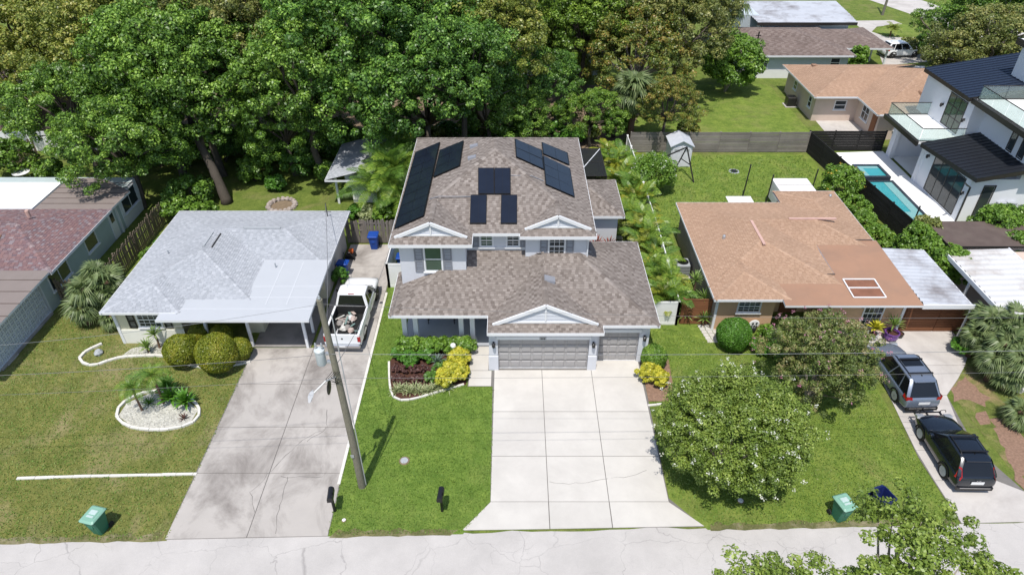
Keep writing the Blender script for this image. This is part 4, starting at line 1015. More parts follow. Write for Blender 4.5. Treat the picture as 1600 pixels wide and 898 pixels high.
w = MB(); w.box(22.45, 33.0, 70.93, 71, 0, .9); w.build('white_base', M['white'], H8)
window(H8, 'front', (26.0, 71, 1.6), 1.0, .9, cols=2, grille=3); window(H8, 'front', (33.5, 71, 1.6), .9, .9)
for (x, y) in ((39.8, 73.3), (39.8, 76.5)):
    b = MB(); b.box(x - .08, x + .08, y - .08, y + .08, 0, 2.4); b.build('post', M['trim'], H8)

H9 = thing('house', 'farthest house with a low silvery metal roof at the top of the street', 'house', (33, 85, 0))
corrugated(H9, lambda y: 28.0 - (y - 80) * .06, lambda y: 39.2 + (y - 80) * .12, 80.5, 90, lambda x, y: 3.1 + min(y - 80.5, 2) * .05, M['tin_old'], .6, .05)
b = MB(); b.box(27.9, 39.3, 80.42, 80.5, 2.8, 3.12); b.build('fascia', M['bronze'], H9)
w = MB(); w.box(28.8, 38.6, 81.0, 89.5, 0, 2.95); w.box(26.8, 28.8, 83, 89, 0, 3.3); w.build('wall', M['wall_pale'], H9)
window(H9, 'front', (31.0, 81.0, 1.7), 1.2, .8, cols=2, rows=1); window(H9, 'front', (35.5, 81.0, 1.7), 1.2, .8, cols=2, rows=1)
w = MB(); w.box(28.6, 28.8, 81.5, 82.5, 0, 3.0); w.build('pilaster', M['white'], H9)

H10 = thing('house', 'pale blue house half hidden among the trees with white window frame', 'house', (4, 76, 0))
r10 = Roof(.18, .4, .014); r10.block(rect(-3, 9.5, 71.2, 79), hip(-3, 9.5, 71.2, 79), 2.6, .25); r10.fascia((-3, 71.2), (9.5, 71.2), 2.6)
r10.build(H10, M['roll_grey'], M['sh_brown'], M['trim'])
w = MB(); w.box(-2.4, 9, 71.8, 78.5, 0, 2.6); w.build('wall', M['wall_pale'], H10)
window(H10, 'front', (2.2, 71.8, 1.5), .8, 1.0); window(H10, 'front', (5.8, 71.8, 1.4), .9, 1.1); window(H10, 'front', (4.3, 71.8, 1.4), .6, 1.3, pane='glass')

H11 = thing('house', 'brown-walled building corner dim under trees at the far left', 'house', (-44, 57, 0))
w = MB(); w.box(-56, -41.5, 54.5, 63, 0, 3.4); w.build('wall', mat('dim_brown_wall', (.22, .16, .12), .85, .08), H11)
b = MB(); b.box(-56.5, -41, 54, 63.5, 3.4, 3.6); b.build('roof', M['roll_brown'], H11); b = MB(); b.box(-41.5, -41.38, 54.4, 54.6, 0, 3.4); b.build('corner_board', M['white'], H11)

# back-garden outbuilding with palm in front
OB = thing('garden_shed', 'small white outbuilding with grey low-pitched roof behind the palm clump', 'shed', (-11.5, 46, 0))
rb = Roof(.17, .34, .014)
rb.face(rect(-13.2, -10.9, 43.4, 49.5), (1, 0), -13.2, 2.2, .26); rb.face(rect(-10.9, -8.2, 43.4, 49.5), (-1, 0), 8.2, 2.2, .26)
rb.fascia((-13.2, 43.4), (-8.2, 43.4), 2.2, .14); rb.fascia((-13.2, 49.5), (-13.2, 43.4), 2.2, .14)
rb.build(OB, M['roll_grey'], M['sh_white'], M['trim'])
w = MB(); w.box(-11.6, -8.6, 44.2, 49.0, 0, 2.3); w.box(-12.6, -11.6, 46.5, 49.0, 0, 2.25); w.build('wall', M['white'], OB)
b = MB(); b.box(-12.7, -12.55, 44.0, 44.15, 0, 2.2); b.build('post', M['trim'], OB)
window(OB, 'left', (-11.6, 45.2, 1.2), .7, .7, rows=1)

# screened lanai behind the grey house
LA = thing('screen_enclosure', 'black insect-screened pool cage behind the grey house', 'screen enclosure', (5.5, 44.8, 0))
X0, X1, Y0, Y1, Z = 4.45, 6.55, 42.75, 47.2, 2.85
for ps in ([(X0, Y0, Z), (X1, Y0, Z), (X1, Y1, Z), (X0, Y1, Z)], [(X1, Y0, 0), (X1, Y1, 0), (X1, Y1, Z), (X1, Y0, Z)], [(X0, Y1, 0), (X1, Y1, 0), (X1, Y1, Z), (X0, Y1, Z)]):
    b = MB(); b.poly(ps); b.build('screen_panel', M['screen'], LA)
b = MB(); b.poly([(X0, Y0, .02), (X1, Y0, .02), (X1, Y1, .02), (X0, Y1, .02)]); b.build('floor', M['conc_mid'], LA)
for a, c in (((X0, Y0), (X1, Y0)), ((X1, Y0), (X1, Y1)), ((X1, Y1), (X0, Y1)), ((X0, Y0 + 2.2), (X1, Y0 + 2.2)), ((X0, Y0), (X1, Y1))):
    b = MB(); b.bar((*a, Z + .01), (*c, Z + .01), .05, .05); b.build('beam', M['trim' if a == (X0, Y0) and c == (X1, Y1) else 'bronze'], LA)
for (x, y) in ((X1, Y0), (X1, Y1), (X1, Y0 + 2.2), (X0, Y1)):
    b = MB(); b.box(x - .03, x + .03, y - .03, y + .03, 0, Z); b.build('post', M['bronze'], LA)
# ================================================================ fences
def picket_fence(root, a, b, h, pitch, w, m, name='picket', rails=True, lean=.0, th=.02, gap_h=.05):
    a = Vector(a); b = Vector(b); d = b - a; L = d.length; d.normalize(); rz = math.atan2(d.y, d.x)
    pk = MB(); pk.add([(-w / 2, -th, gap_h), (w / 2, -th, gap_h), (w / 2, -th, h - .03), (w / 4, -th, h), (-w / 4, -th, h), (-w / 2, -th, h - .03), (-w / 2, th, gap_h), (w / 2, th, gap_h), (w / 2, th, h - .03), (w / 4, th, h), (-w / 4, th, h), (-w / 2, th, h - .03)],
                      [(0, 1, 2, 3, 4, 5), (11, 10, 9, 8, 7, 6), (1, 7, 8, 2), (6, 0, 5, 11), (2, 8, 9, 3), (3, 9, 10, 4), (4, 10, 11, 5)])
    me = pk.mesh(name, m); o = world_org(root); n = int(L / pitch)
    for k in range(n + 1):
        p = a + d * (L * k / n); link(name, me, root, p - o, (random.gauss(0, .02 + lean), random.gauss(0, .012 + lean), rz), (1, 1, random.uniform(.96, 1.03)))
    if rails:
        for z in (.3, h * .55, h - .25):
            r = MB(); nn = Vector((-d.y, d.x, 0)); r.bar(a + nn * .05 + Vector((0, 0, z)), b + nn * .05 + Vector((0, 0, z)), .05, .09); r.build('rail', m, root)
    k = 0
    while k * 2.4 < L:
        p = a + d * k * 2.4; q = MB(); nn = Vector((-d.y, d.x, 0)) * .1; q.box(p.x + nn.x - .05, p.x + nn.x + .05, p.y + nn.y - .05, p.y + nn.y + .05, 0, h + .03); q.build('post', m, root); k += 1

def board_fence(root, a, b, h, nb, m, panel=2.4, wave=0.0, cap=False):
    a = Vector(a); b = Vector(b); d = b - a; L = d.length; d.normalize(); n = max(1, round(L / panel)); nn = Vector((-d.y, d.x, 0)); bh = h / nb
    for i in range(n):
        p, q = a + d * (L * i / n + .02), a + d * (L * (i + 1) / n - .02)
        for j in range(nb):
            z = .04 + bh * (j + .5); r = MB(); wv = random.uniform(-wave, wave)
            r.bar(p + Vector((0, 0, z + wv)), q + Vector((0, 0, z + random.uniform(-wave, wave))), .035 + random.uniform(0, .012), bh - .022); r.build('board', m, root)
    for i in range(n + 1):
        p = a + d * (L * i / n) + nn * .07; r = MB(); r.box(p.x - .05, p.x + .05, p.y - .05, p.y + .05, 0, h + .05); r.build('post', m, root)

def vinyl_fence(root, pts, h, m='white'):
    for a, b in zip(pts[:-1], pts[1:]):
        a = Vector(a); b = Vector(b); d = b - a; L = d.length; d.normalize(); n = max(1, round(L / 2.0))
        for i in range(n):
            p, q = a + d * (L * i / n + .07), a + d * (L * (i + 1) / n - .07)
            r = MB(); r.bar(p + Vector((0, 0, h / 2)), q + Vector((0, 0, h / 2)), .03, h - .25); po = r.build('fence_panel', M[m], root)
            r = MB(); r.bar(p + Vector((0, 0, h - .08)), q + Vector((0, 0, h - .08)), .05, .14); r.build('rail', M[m], po); r = MB(); r.bar(p + Vector((0, 0, .1)), q + Vector((0, 0, .1)), .05, .16); r.build('rail', M[m], po)
        for i in range(n + 1):
            p = a + d * (L * i / n); r = MB(); r.box(p.x - .065, p.x + .065, p.y - .065, p.y + .065, 0, h + .02); r.add([(p.x - .08, p.y - .08, h + .02), (p.x + .08, p.y - .08, h + .02), (p.x + .08, p.y + .08, h + .02), (p.x - .08, p.y + .08, h + .02), (p.x, p.y, h + .09)], [(0, 1, 4), (1, 2, 4), (2, 3, 4), (3, 0, 4)]); r.build('post', M[m], root)

f = thing('picket_fence', 'weathered brown picket fence with gaps between the red-roofed and the white-roofed houses', 'fence', (-24.3, 37, 0)); picket_fence(f, (-24.2, 32.4, 0), (-24.2, 41.2, 0), 1.65, .19, .11, M['wood_brown'])
f = thing('picket_fence', 'short brown picket gate fence behind the sprawling grey-green palm', 'fence', (-25.4, 32, 0)); picket_fence(f, (-26.45, 32.1, 0), (-24.3, 32.3, 0), 1.6, .2, .12, M['wood_brown'])
f = thing('board_fence', 'grey weathered close-board fence across the end of the old driveway', 'fence', (-9.3, 38.6, 0)); picket_fence(f, (-10.85, 38.6, 0), (-7.3, 38.6, 0), 1.75, .142, .135, M['wood_greyv'], lean=.01)
f = thing('vinyl_fence', 'white vinyl fence panel beside the left corner of the grey house', 'fence', (-7.3, 34, 0)); vinyl_fence(f, [(-6.05, 33.6, 0), (-7.45, 33.6, 0), (-7.45, 38.3, 0)], 1.75)
f = thing('vinyl_fence', 'white vinyl gate and fence running back through the palms by the right corner', 'fence', (9.3, 30, 0)); vinyl_fence(f, [(7.2, 30.0, 0), (9.25, 30.0, 0), (9.45, 38, 0), (9.45, 52.4, 0)], 1.65)
f = thing('board_fence', 'long weathered grey horizontal-board fence across the back of the right garden', 'fence', (17, 52.7, 0)); board_fence(f, (9.8, 52.75, 0), (24.5, 52.75, 0), 1.75, 8, M['wood_grey'], 2.45, .012)
f = thing('board_fence', 'black horizontal-board fence along the pool side', 'fence', (25.6, 46, 0)); board_fence(f, (24.55, 52.9, 0), (26.2, 38.6, 0), 1.75, 8, M['wood_black'], 2.4)
f = thing('board_fence', 'black fence behind the pool deck below the beige house', 'fence', (27.6, 53, 0)); board_fence(f, (24.6, 53.0, 0), (30.9, 53.0, 0), 1.75, 8, M['wood_black'], 2.1)
f = thing('board_fence', 'red-brown board fence with gate beside the purple pot', 'fence', (23.3, 29.4, 0)); board_fence(f, (21.55, 29.4, 0), (25.3, 29.4, 0), 1.75, 11, M['wood_red'], 1.85)
f = thing('board_fence', 'small red-brown board fence at the left end of the peach house', 'fence', (10.4, 30, 0)); board_fence(f, (9.5, 30.05, 0), (11.1, 30.05, 0), 1.75, 11, M['wood_red'], 1.6)
f = thing('vinyl_fence', 'white fence glimpsed under the trees behind the left gardens', 'fence', (-27, 53.3, 0)); vinyl_fence(f, [(-46, 53.0, 0), (-9.3, 53.2, 0)], 1.75)
f = thing('vinyl_fence', 'white fence along the back edge behind the grey house', 'fence', (0, 50, 0)); vinyl_fence(f, [(-8.9, 51.2, 0), (5.2, 51.2, 0)], 1.8)
f = thing('picket_fence', 'dim brown fence at the far left edge near the round table', 'fence', (-42, 48.6, 0)); picket_fence(f, (-46, 47.0, 0), (-38.8, 51.5, 0), 1.75, .2, .17, M['wood_brown'])

# ================================================================ vehicles (local: +Y is forward)
def loft_body(st, m, name, root):
    """st: (y, z_bottom, z_top, half width, half width of the top)"""
    rings = []
    for (y, zb, zt, hw, ht) in st:
        zm = zb + (zt - zb) * .55
        r = [(-hw * .90, zb), (-hw * .985, zb + .10), (-hw, zm), (-hw * .975, zt - .12), (-ht, zt - .02), (-ht * .5, zt + .015), (0, zt + .022)]
        ring = [(x, y, z) for x, z in r] + [(-x, y, z) for x, z in r[-2::-1]]; rings.append(ring)
    b = MB(); b.loft(rings, True, True); o = b.build(name, m, root); fix_normals(o); autosmooth(o, 50)
    md = o.modifiers.new('round', 'SUBSURF'); md.levels = 2; md.render_levels = 2; return o
def fix_normals(o):
    import bmesh
    bm = bmesh.new(); bm.from_mesh(o.data); bmesh.ops.recalc_face_normals(bm, faces=bm.faces); bm.to_mesh(o.data); bm.free()

def cabin(root, m, yrb, yrt, yft, yfb, zb, zr, bw, tw, pillars, name='cabin', rear=True):
    """greenhouse with glass set into its four sides; pillars: y fractions that split the side glass"""
    def ring(y0, y1, hw, z, c): return [(-hw + c, y0, z), (hw - c, y0, z), (hw, y0 + c, z), (hw, y1 - c, z), (hw - c, y1, z), (-hw + c, y1, z), (-hw, y1 - c, z), (-hw, y0 + c, z)]
    b = MB(); b.loft([ring(yrb, yfb, bw, zb, .07), ring(yrt, yft, tw, zr - .05, .12), ring(yrt + .05, yft - .06, tw - .04, zr - .015, .13), ring(yrt + .12, yft - .14, tw - .10, zr + .005, .14), ring(yrt + .3, yft - .35, tw - .28, zr + .025, .12)], False, True)
    o = b.build(name, m, root); fix_normals(o); autosmooth(o, 28)
    Z0, Z1 = zb + .03, zr - .09
    def gl(nm, q, off):
        g_ = MB(); n = (Vector(q[1]) - Vector(q[0])).cross(Vector(q[3]) - Vector(q[0])).normalized()
        if n.dot(Vector(off)) < 0: n = -n
        g_.poly([Vector(p) + n * .012 for p in q]); gg = g_.build(nm, M['glass_car'], root); fix = None; return gg
    t0, t1 = (Z0 - zb) / (zr - .05 - zb), (Z1 - zb) / (zr - .05 - zb)
    lp = lambda a, c, t: a + (c - a) * t
    W0, W1 = lp(bw, tw, t0), lp(bw, tw, t1); F0, F1 = lp(yfb, yft, t0), lp(yfb, yft, t1); R0, R1 = lp(yrb, yrt, t0), lp(yrb, yrt, t1)
    gl('windscreen', [(-W0 + .10, F0, Z0), (W0 - .10, F0, Z0), (W1 - .13, F1, Z1), (-W1 + .13, F1, Z1)], (0, 1, .3))
    if rear: gl('rear_window', [(-W0 + .12, R0, Z0), (W0 - .12, R0, Z0), (W1 - .14, R1, Z1), (-W1 + .14, R1, Z1)], (0, -1, .3))
    for sx in (-1, 1):
        for (u0, u1) in pillars:
            gl('side_window', [(sx * W0, lp(R0, F0, u0), Z0), (sx * W0, lp(R0, F0, u1), Z0), (sx * W1, lp(R1, F1, u1), Z1), (sx * W1, lp(R1, F1, u0), Z1)], (sx, 0, .2))
    return o

def wheels(root, hw, ys, r=.35, w=.23, rim='chrome'):
    t = MB(); t.lathe([(r * .62, w / 2), (r * .9, w / 2), (r, w / 2 - .04), (r, -w / 2 + .04), (r * .9, -w / 2), (r * .62, -w / 2)], (0, 0, 0), 20, axis='x'); tm = t.mesh('wheel', M['rubber'], smooth=False)
    rm = MB()
    for s in (-1, 1):
        x = s * (w / 2 - .015); rm.lathe([(r * .66, x - .02), (r * .66, x), (r * .58, x), (r * .56, x - s * .03)], (0, 0, 0), 20, axis='x')
        for k in range(5):
            a = 2 * math.pi * k / 5; d = Vector((0, math.cos(a), math.sin(a))); u = Vector((0, -math.sin(a), math.cos(a))); rm.obox(Vector((x, 0, 0)) + d * r * .32, d * r * .30, u * r * .10, Vector((.012, 0, 0)))
        rm.lathe([(r * .14, x - .02), (r * .14, x + s * .015)], (0, 0, 0), 10, axis='x')
    rmm = rm.mesh('rim', M[rim])
    hb = MB(); hb.lathe([(r * .6, w / 2 - .06), (r * .6, -w / 2 + .06)], (0, 0, 0), 14, axis='x'); hbm = hb.mesh('hub_well', M['black'])
    for y in ys:
        for sx in (-1, 1):
            wo = link('wheel', tm, root, (sx * (hw - w / 2 - .012), y, r)); link('rim', rmm, wo); link('hub_well', hbm, wo)
            a = MB(); n = 14; R1 = r + .075; ring_o = [(sx * (hw + .004), y + R1 * math.cos(math.pi * k / n), r + R1 * math.sin(math.pi * k / n)) for k in range(n + 1)]
            ring_i = [(sx * (hw + .004), y + (r - .02) * math.cos(math.pi * k / n), r + (r - .02) * math.sin(math.pi * k / n)) for k in range(n + 1)]
            a.loft([ring_o, ring_i], closed=False); ao = a.mesh('wheel_arch', M['rubber']); link('wheel_arch', ao, root)

def lbuild(mb, name, m, root):
    """adds a part given in the vehicle's own coordinates"""
    return link(name, mb.mesh(name, m), root)

def at_origin(fn):
    return fn

def suv(name, label, paint_m, L, Wd, Ht, loc, rz, rails=None, sunroof=False, rim='greymetal', rack=False, group=None, lamp_style=0):
    root = thing(name, label, 'car', (0, 0, 0), group); h = L / 2; hw = Wd / 2; zb = .95
    loft_body([(-h, .42, .62, hw * .84, hw * .70), (-h + .06, .30, .93, hw * .93, hw * .80), (-h + .25, .25, zb + .01, hw * .985, hw * .90), (-h + 1.2, .22, zb, hw, hw * .92), (.3, .22, zb, hw, hw * .92), (h - 1.25, .23, zb - .01, hw, hw * .90), (h - .8, .24, .91, hw * .99, hw * .86), (h - .3, .27, .83, hw * .95, hw * .78), (h - .06, .32, .68, hw * .84, hw * .62), (h, .40, .55, hw * .74, hw * .5)], paint_m, 'body', root)
    cabin(root, paint_m, -h + .12, -h + .62, h - 1.98, h - 1.22, zb - .02, Ht, hw * .93, hw * .70, [(.03, .24), (.27, .56), (.59, .93)])
    wheels(root, hw, (-h + .92, h - .92), .35, .23, rim)
    for sx in (-1, 1):
        b = MB(); x0 = sx * hw * .62; x1 = sx * hw * .95
        if lamp_style: b.add([(x0 * 1.2, -h + .10, .95), (x1, -h + .28, .96), (x1 * 1.03, -h + .30, .80), (x0 * 1.35, -h + .035, .80), (x1 * .85, -h + .46, 1.22), (x1 * .76, -h + .37, 1.22)], [(0, 1, 2, 3), (0, 5, 4, 1)])
        else: b.add([(x0, -h + .05, .78), (x1 * 1.0, -h + .12, .80), (x1 * 1.02, -h + .14, 1.02), (x0 * 1.1, -h + .10, 1.0), (x1 * 1.04, -h + .42, .86), (x1 * .99, -h + .42, 1.03)], [(0, 1, 2, 3), (1, 4, 5, 2)])
        lbuild(b, 'tail_lamp', M['lamp_red'], root)
        b = MB(); b.bbox(sx * (hw + .03) - .09, sx * (hw + .03) + .09, h - 1.75, h - 1.58, .98, 1.12, .03); lbuild(b, 'wing_mirror', paint_m, root)
        b = MB(); b.obox((sx * hw * .72, h - .16, .70), (.17, 0, 0), (0, .10, -.03), (0, .03, .05)); lbuild(b, 'headlight', M['galv'], root)
        for y in (-.15, .85):
            b = MB(); b.obox((sx * (hw + .006), y - .3, .84), (.012, 0, 0), (0, .09, 0), (0, 0, .014)); lbuild(b, 'door_handle', paint_m, root)
        if rails is not None:
            b = MB(); b.tube([(sx * hw * .61, -h + .8, Ht - .02), (sx * hw * .61, -h + .95, Ht + .055), (sx * hw * .61, h - 2.25, Ht + .055), (sx * hw * .61, h - 2.1, Ht - .02)], .02, 6); lbuild(b, 'roof_rail', M['black'], root)
    for y in (rails or ()):
        b = MB(); b.obox((0, y, Ht + .085), (hw * .66, 0, 0), (0, .04, 0), (0, 0, .018)); lbuild(b, 'cross_bar', M['black'], root)
    b = MB(); b.obox((0, -h - .012, .70), (.27, 0, 0), (0, .008, 0), (0, 0, .075)); lbuild(b, 'licence_plate', M['plate'], root)
    b = MB(); b.obox((0, -h + .02, .34), (hw * .85, 0, 0), (0, .05, 0), (0, 0, .09)); lbuild(b, 'bumper', M['rubber'] if not lamp_style else M['black'], root)
    b = MB(); b.obox((0, -h - .02, .40), (hw * .72, 0, 0), (0, .015, 0), (0, 0, .02)); lbuild(b, 'bumper_trim', M['chrome'], root)
    b = MB(); b.obox((0, -h + .59, Ht - .03), (hw * .58, 0, 0), (0, .12, 0), (0, 0, .018)); lbuild(b, 'spoiler', paint_m, root)
    b = MB(); b.add([(-.03, -h + .85, Ht + .02), (.03, -h + .85, Ht + .02), (0, -h + 1.0, Ht + .02), (0, -h + .84, Ht + .09)], [(0, 1, 3), (1, 2, 3), (2, 0, 3)]); lbuild(b, 'aerial', M['black'], root)
    if sunroof:
        b = MB(); b.bbox(-hw * .52, hw * .52, h - 2.95, h - 2.35, Ht + .02, Ht + .045, .02); lbuild(b, 'sunroof', M['glass_car'], root)
    if rack:
        b = MB(); b.bar((0, -h - .05, .42), (0, -h - .75, .46), .06, .06); b.bar((-.65, -h - .40, .52), (.65, -h - .40, .52), .05, .05); b.bar((-.65, -h - .70, .52), (.65, -h - .70, .52), .05, .05)
        for x in (-.6, .6):
            b.bar((x, -h - .35, .5), (x, -h - .78, .5), .10, .03); b.tube([(x + .16 * math.cos(a), -h - .55, .66 + .16 * math.sin(a)) for a in np.linspace(0, math.pi, 7)], .018, 5)
        lbuild(b, 'bike_rack', M['black'], root)
    root.location = loc; root.rotation_euler = (0, 0, rz); return root

suv('sport_utility', 'slate-grey estate car with roof bars, sunroof and bike rack by the peach house', M['car_grey'], 4.5, 1.80, 1.66, (19.62, 25.4, .035), R(2), rails=(-1.25, -.25), sunroof=True, rack=True)
suv('sport_utility', 'black hatchback car with two roof bars parked nearest the street', M['car_black'], 4.0, 1.80, 1.54, (19.72, 20.5, .035), R(-1), rails=(-1.05, -.25), lamp_style=1)
suv('sport_utility', 'small white car parked under the distant carport', M['car_white'], 4.5, 1.82, 1.62, (44.0, 78.4, .012), R(-84))

def letters(txt, size, m, root, loc, rot, name='badge'):
    cu = bpy.data.curves.new(name, 'FONT'); cu.body = txt; cu.size = size; cu.extrude = .004; cu.align_x = 'CENTER'
    tmp = bpy.data.objects.new('tmp', cu); C.objects.link(tmp); me = bpy.data.meshes.new_from_object(tmp.evaluated_get(bpy.context.evaluated_depsgraph_get())); bpy.data.objects.remove(tmp); bpy.data.curves.remove(cu)
    me.materials.clear(); me.materials.append(m); return link(name, me, root, loc, rot)
for o_ in [o for o in C.objects if o.name.startswith('sport_utility') and 'black' in o['label']]: letters('KIA', .13, M['chrome'], o_, (0, -2.02, .80), (R(90), 0, 0))
def pickup():
    root = thing('pickup_truck', 'white pickup truck with a jumble of scrap in its open bed', 'truck'); pm = M['car_white']; h, hw = 2.85, .98
    loft_body([(-.35, .45, 1.18, hw, hw * .96), (.2, .40, 1.18, hw, hw * .94), (h - 1.35, .40, 1.16, hw, hw * .92), (h - .9, .42, 1.13, hw * .99, hw * .88), (h - .3, .42, 1.06, hw * .97, hw * .84), (h - .08, .45, .92, hw * .90, hw * .7), (h, .5, .75, hw * .82, hw * .6)], pm, 'body', root)
    cabin(root, pm, -.33, -.12, h - 2.02, h - 1.28, 1.15, 1.86, hw * .93, hw * .78, [(.05, .30), (.34, .93)])
    for sx in (-1, 1): b = MB(); b.loft([[(sx * hw, y, .50), (sx * hw, y, 1.05), (sx * (hw - .03), y, 1.19), (sx * (hw - .14), y, 1.19), (sx * (hw - .15), y, .75), (sx * (hw - .15), y, .50)] for y in (-h + .06, -.36)], True, True); o = lbuild(b, 'bed_side', pm, root); fix_normals(o); b = MB()
    b = MB(); b.bbox(-hw + .04, hw - .04, -h + .0, -h + .09, .58, 1.18, .015); tg = lbuild(b, 'tailgate', pm, root)
    b = MB(); b.lathe([(.05, 0), (.05, -.012)], (0, -h - .001, .92), 10, axis='y'); link('badge', b.mesh('badge', M['black']), tg)
    b = MB(); b.box(-hw + .15, hw - .15, -h + .09, -.38, .66, .70); b.box(-hw + .15, hw - .15, -.44, -.37, .70, 1.19); b.box(-hw + .15, -hw + .165, -h + .09, -.44, .7, 1.15); b.box(hw - .165, hw - .15, -h + .09, -.44, .7, 1.15); lbuild(b, 'bed_liner', M['rubber'], root)
    b = MB(); b.bbox(-hw * .96, hw * .96, -h - .16, -h - .01, .42, .60, .03); lbuild(b, 'bumper', M['chrome'], root)
    b = MB(); b.box(-.16, .16, -h - .165, -h - .16, .46, .58); lbuild(b, 'licence_plate', M['plate'], root)
    for sx in (-1, 1):
        b = MB(); b.bbox(sx * .89 - .085, sx * .89 + .085, -h - .012, -h + .12, .72, 1.05, .015); lbuild(b, 'tail_lamp', M['lamp_red'], root)
        b = MB(); b.bbox(sx * (hw + .10) - .09, sx * (hw + .10) + .09, h - 1.85, h - 1.74, 1.12, 1.36, .02); lbuild(b, 'wing_mirror', M['black'], root)
        b = MB(); b.obox((sx * (hw + .006), .2, 1.0), (.012, 0, 0), (0, .09, 0), (0, 0, .016)); lbuild(b, 'door_handle', M['chrome'], root)
        b = MB(); b.obox((sx * .72, h - .08, .80), (.16, 0, 0), (0, .04, -.01), (0, 0, .09)); lbuild(b, 'headlight', M['galv'], root)
    b = MB(); b.obox((0, -.09, 1.83), (.17, 0, 0), (0, .02, 0), (0, 0, .025)); lbuild(b, 'brake_lamp', M['lamp_red'], root)
    b = MB(); b.obox((0, h - 1.24, 1.165), (.80, 0, 0), (0, .05, 0), (0, 0, .012)); lbuild(b, 'wiper_cowl', M['black'], root)
    wheels(root, hw, (-h + 1.12, h - .98), .40, .27)
    return root
tk = pickup(); tk.location = (-8.93, 30.5, .035); tk.rotation_euler = (0, 0, R(-1.5))
jk = thing('scrap_pile', 'jumble of boards, bags and tubing heaped in the pickup bed', 'scrap pile', (-8.93, 29.0, .74))
rr = random.Random(5)
jm = [mat('scrap_a', (.45, .36, .32), .8), mat('scrap_b', (.55, .54, .5), .7), mat('scrap_c', (.16, .24, .22), .7), mat('scrap_d', (.62, .62, .62), .6), mat('scrap_e', (.26, .24, .22), .8)]
for k in range(26):
    x, y = rr.uniform(-.62, .62), rr.uniform(-.95, 1.0); z = rr.uniform(.02, .3) * (1 if y > -.2 else .4); a = rr.uniform(0, 6.3); u = Vector((math.cos(a), math.sin(a), rr.uniform(-.2, .2)))
    b = MB(); kk = rr.random()
    if kk < .45: b.bar(Vector((x, y, z)) - u * .28, Vector((x, y, z)) + u * .28, rr.uniform(.05, .16), .03); nm = 'board'
    elif kk < .7: b.tube([Vector((x, y, z)) - u * .3, Vector((x, y, z)) + u * .3], .022, 6); nm = 'tube'
    else: b.loft([[(x + r_ * math.cos(t) * rr.uniform(.8, 1.2), y + r_ * math.sin(t) * rr.uniform(.8, 1.2), zz) for t in np.linspace(0, 5.4, 7)] for r_, zz in ((.12, .0), (.20, .1), (.14, .22), (.05, .26))], True, True); nm = 'bag'
    b_me = b.mesh(nm, jm[k % 5]); link(nm, b_me, jk)

# ================================================================ bins, boxes and street things
def wheelie_bin(label, loc, rz, bm_, lm, open_=False, tilt=0, name='wheeled_bin', sc=1.0, group=None):
    root = thing(name, label, 'bin', (0, 0, 0), group)
    def rc(hx, hy0, hy1, z, c=.05): return [(-hx + c, hy0, z), (hx - c, hy0, z), (hx, hy0 + c, z), (hx, hy1 - c, z), (hx - c, hy1, z), (-hx + c, hy1, z), (-hx, hy1 - c, z), (-hx, hy0 + c, z)]
    b = MB()
    rings = [rc(.22, -.24, .22, .02), rc(.23, -.26, .24, .2), rc(.29, -.36, .33, .92), rc(.315, -.40, .36, .94), rc(.315, -.40, .36, 1.0)]
    if open_: rings += [rc(.285, -.37, .33, 1.0), rc(.20, -.22, .20, .06)]
    b.loft(rings, True, True); lbuild(b, 'body', bm_, root)
    b = MB(); b.tube([(-.26, .42, .93), (.26, .42, .93)], .022, 6); b.bar((-.26, .36, .93), (-.26, .43, .93), .04, .05); b.bar((.26, .36, .93), (.26, .43, .93), .04, .05); lbuild(b, 'handle', bm_, root)
    b = MB()
    if open_: b.loft([rc(.32, .44, .48, .25, .015), rc(.32, .40, .44, .95, .015)], True, True)
    else: b.loft([rc(.335, -.43, .38, 1.0), rc(.335, -.43, .38, 1.03), rc(.28, -.34, .32, 1.075)], True, True); b.bbox(-.20, .20, -.22, .20, 1.07, 1.09, .01)
    lo = lbuild(b, 'lid', lm, root)
    if lm is M['bin_green_lid']:
        q = MB(); q.box(-.15, .15, -.05, .16, 1.091, 1.095); link('label', q.mesh('label', M['bin_label']), lo); q = MB(); q.box(-.15, .15, -.19, -.10, 1.091, 1.095); link('label', q.mesh('label', M['bin_label']), lo)
    for sx in (-1, 1):
        t = MB(); t.lathe([(.05, -.03), (.12, -.03), (.12, .03), (.05, .03)], (sx * .28, .27, .12), 14, axis='x'); lbuild(t, 'wheel', M['rubber'], root)
    b = MB(); b.bbox(-.12, .12, -.345, -.30, .55, .72, .01); lbuild(b, 'grip_recess', M['bin_green'] if bm_ is M['bin_green'] else bm_, root)
    root.location = loc; root.rotation_euler = (tilt, 0, rz); root.scale = (sc,) * 3; return root
wheelie_bin('green wheeled bin standing on the olive lawn by the street', (-16.75, 16.75, .012), R(-14), M['bin_green'], M['bin_green_lid'])
wheelie_bin('green wheeled bin on the lawn beside the open blue bin', (13.55, 17.35, .012), R(16), M['bin_green'], M['bin_green_lid'])
wheelie_bin('dark blue wheeled bin hanging open near the street-side tree', (15.35, 17.75, .012), R(20), M['bin_navy'], M['bin_navy'], open_=True)
wheelie_bin('bright blue wheeled bin against the grey board fence', (-9.05, 38.0, .035), R(0), M['bin_blue'], M['bin_blue'])
wheelie_bin('blue bin in the shade beside the cream house near the pickup', (-10.45, 34.9, .035), R(85), M['bin_blue'], M['bin_blue'], sc=.9)
wheelie_bin('blue bin tucked behind the white vinyl fence', (-6.9, 35.6, .012), R(0), M['bin_blue'], M['bin_blue'], sc=.95)
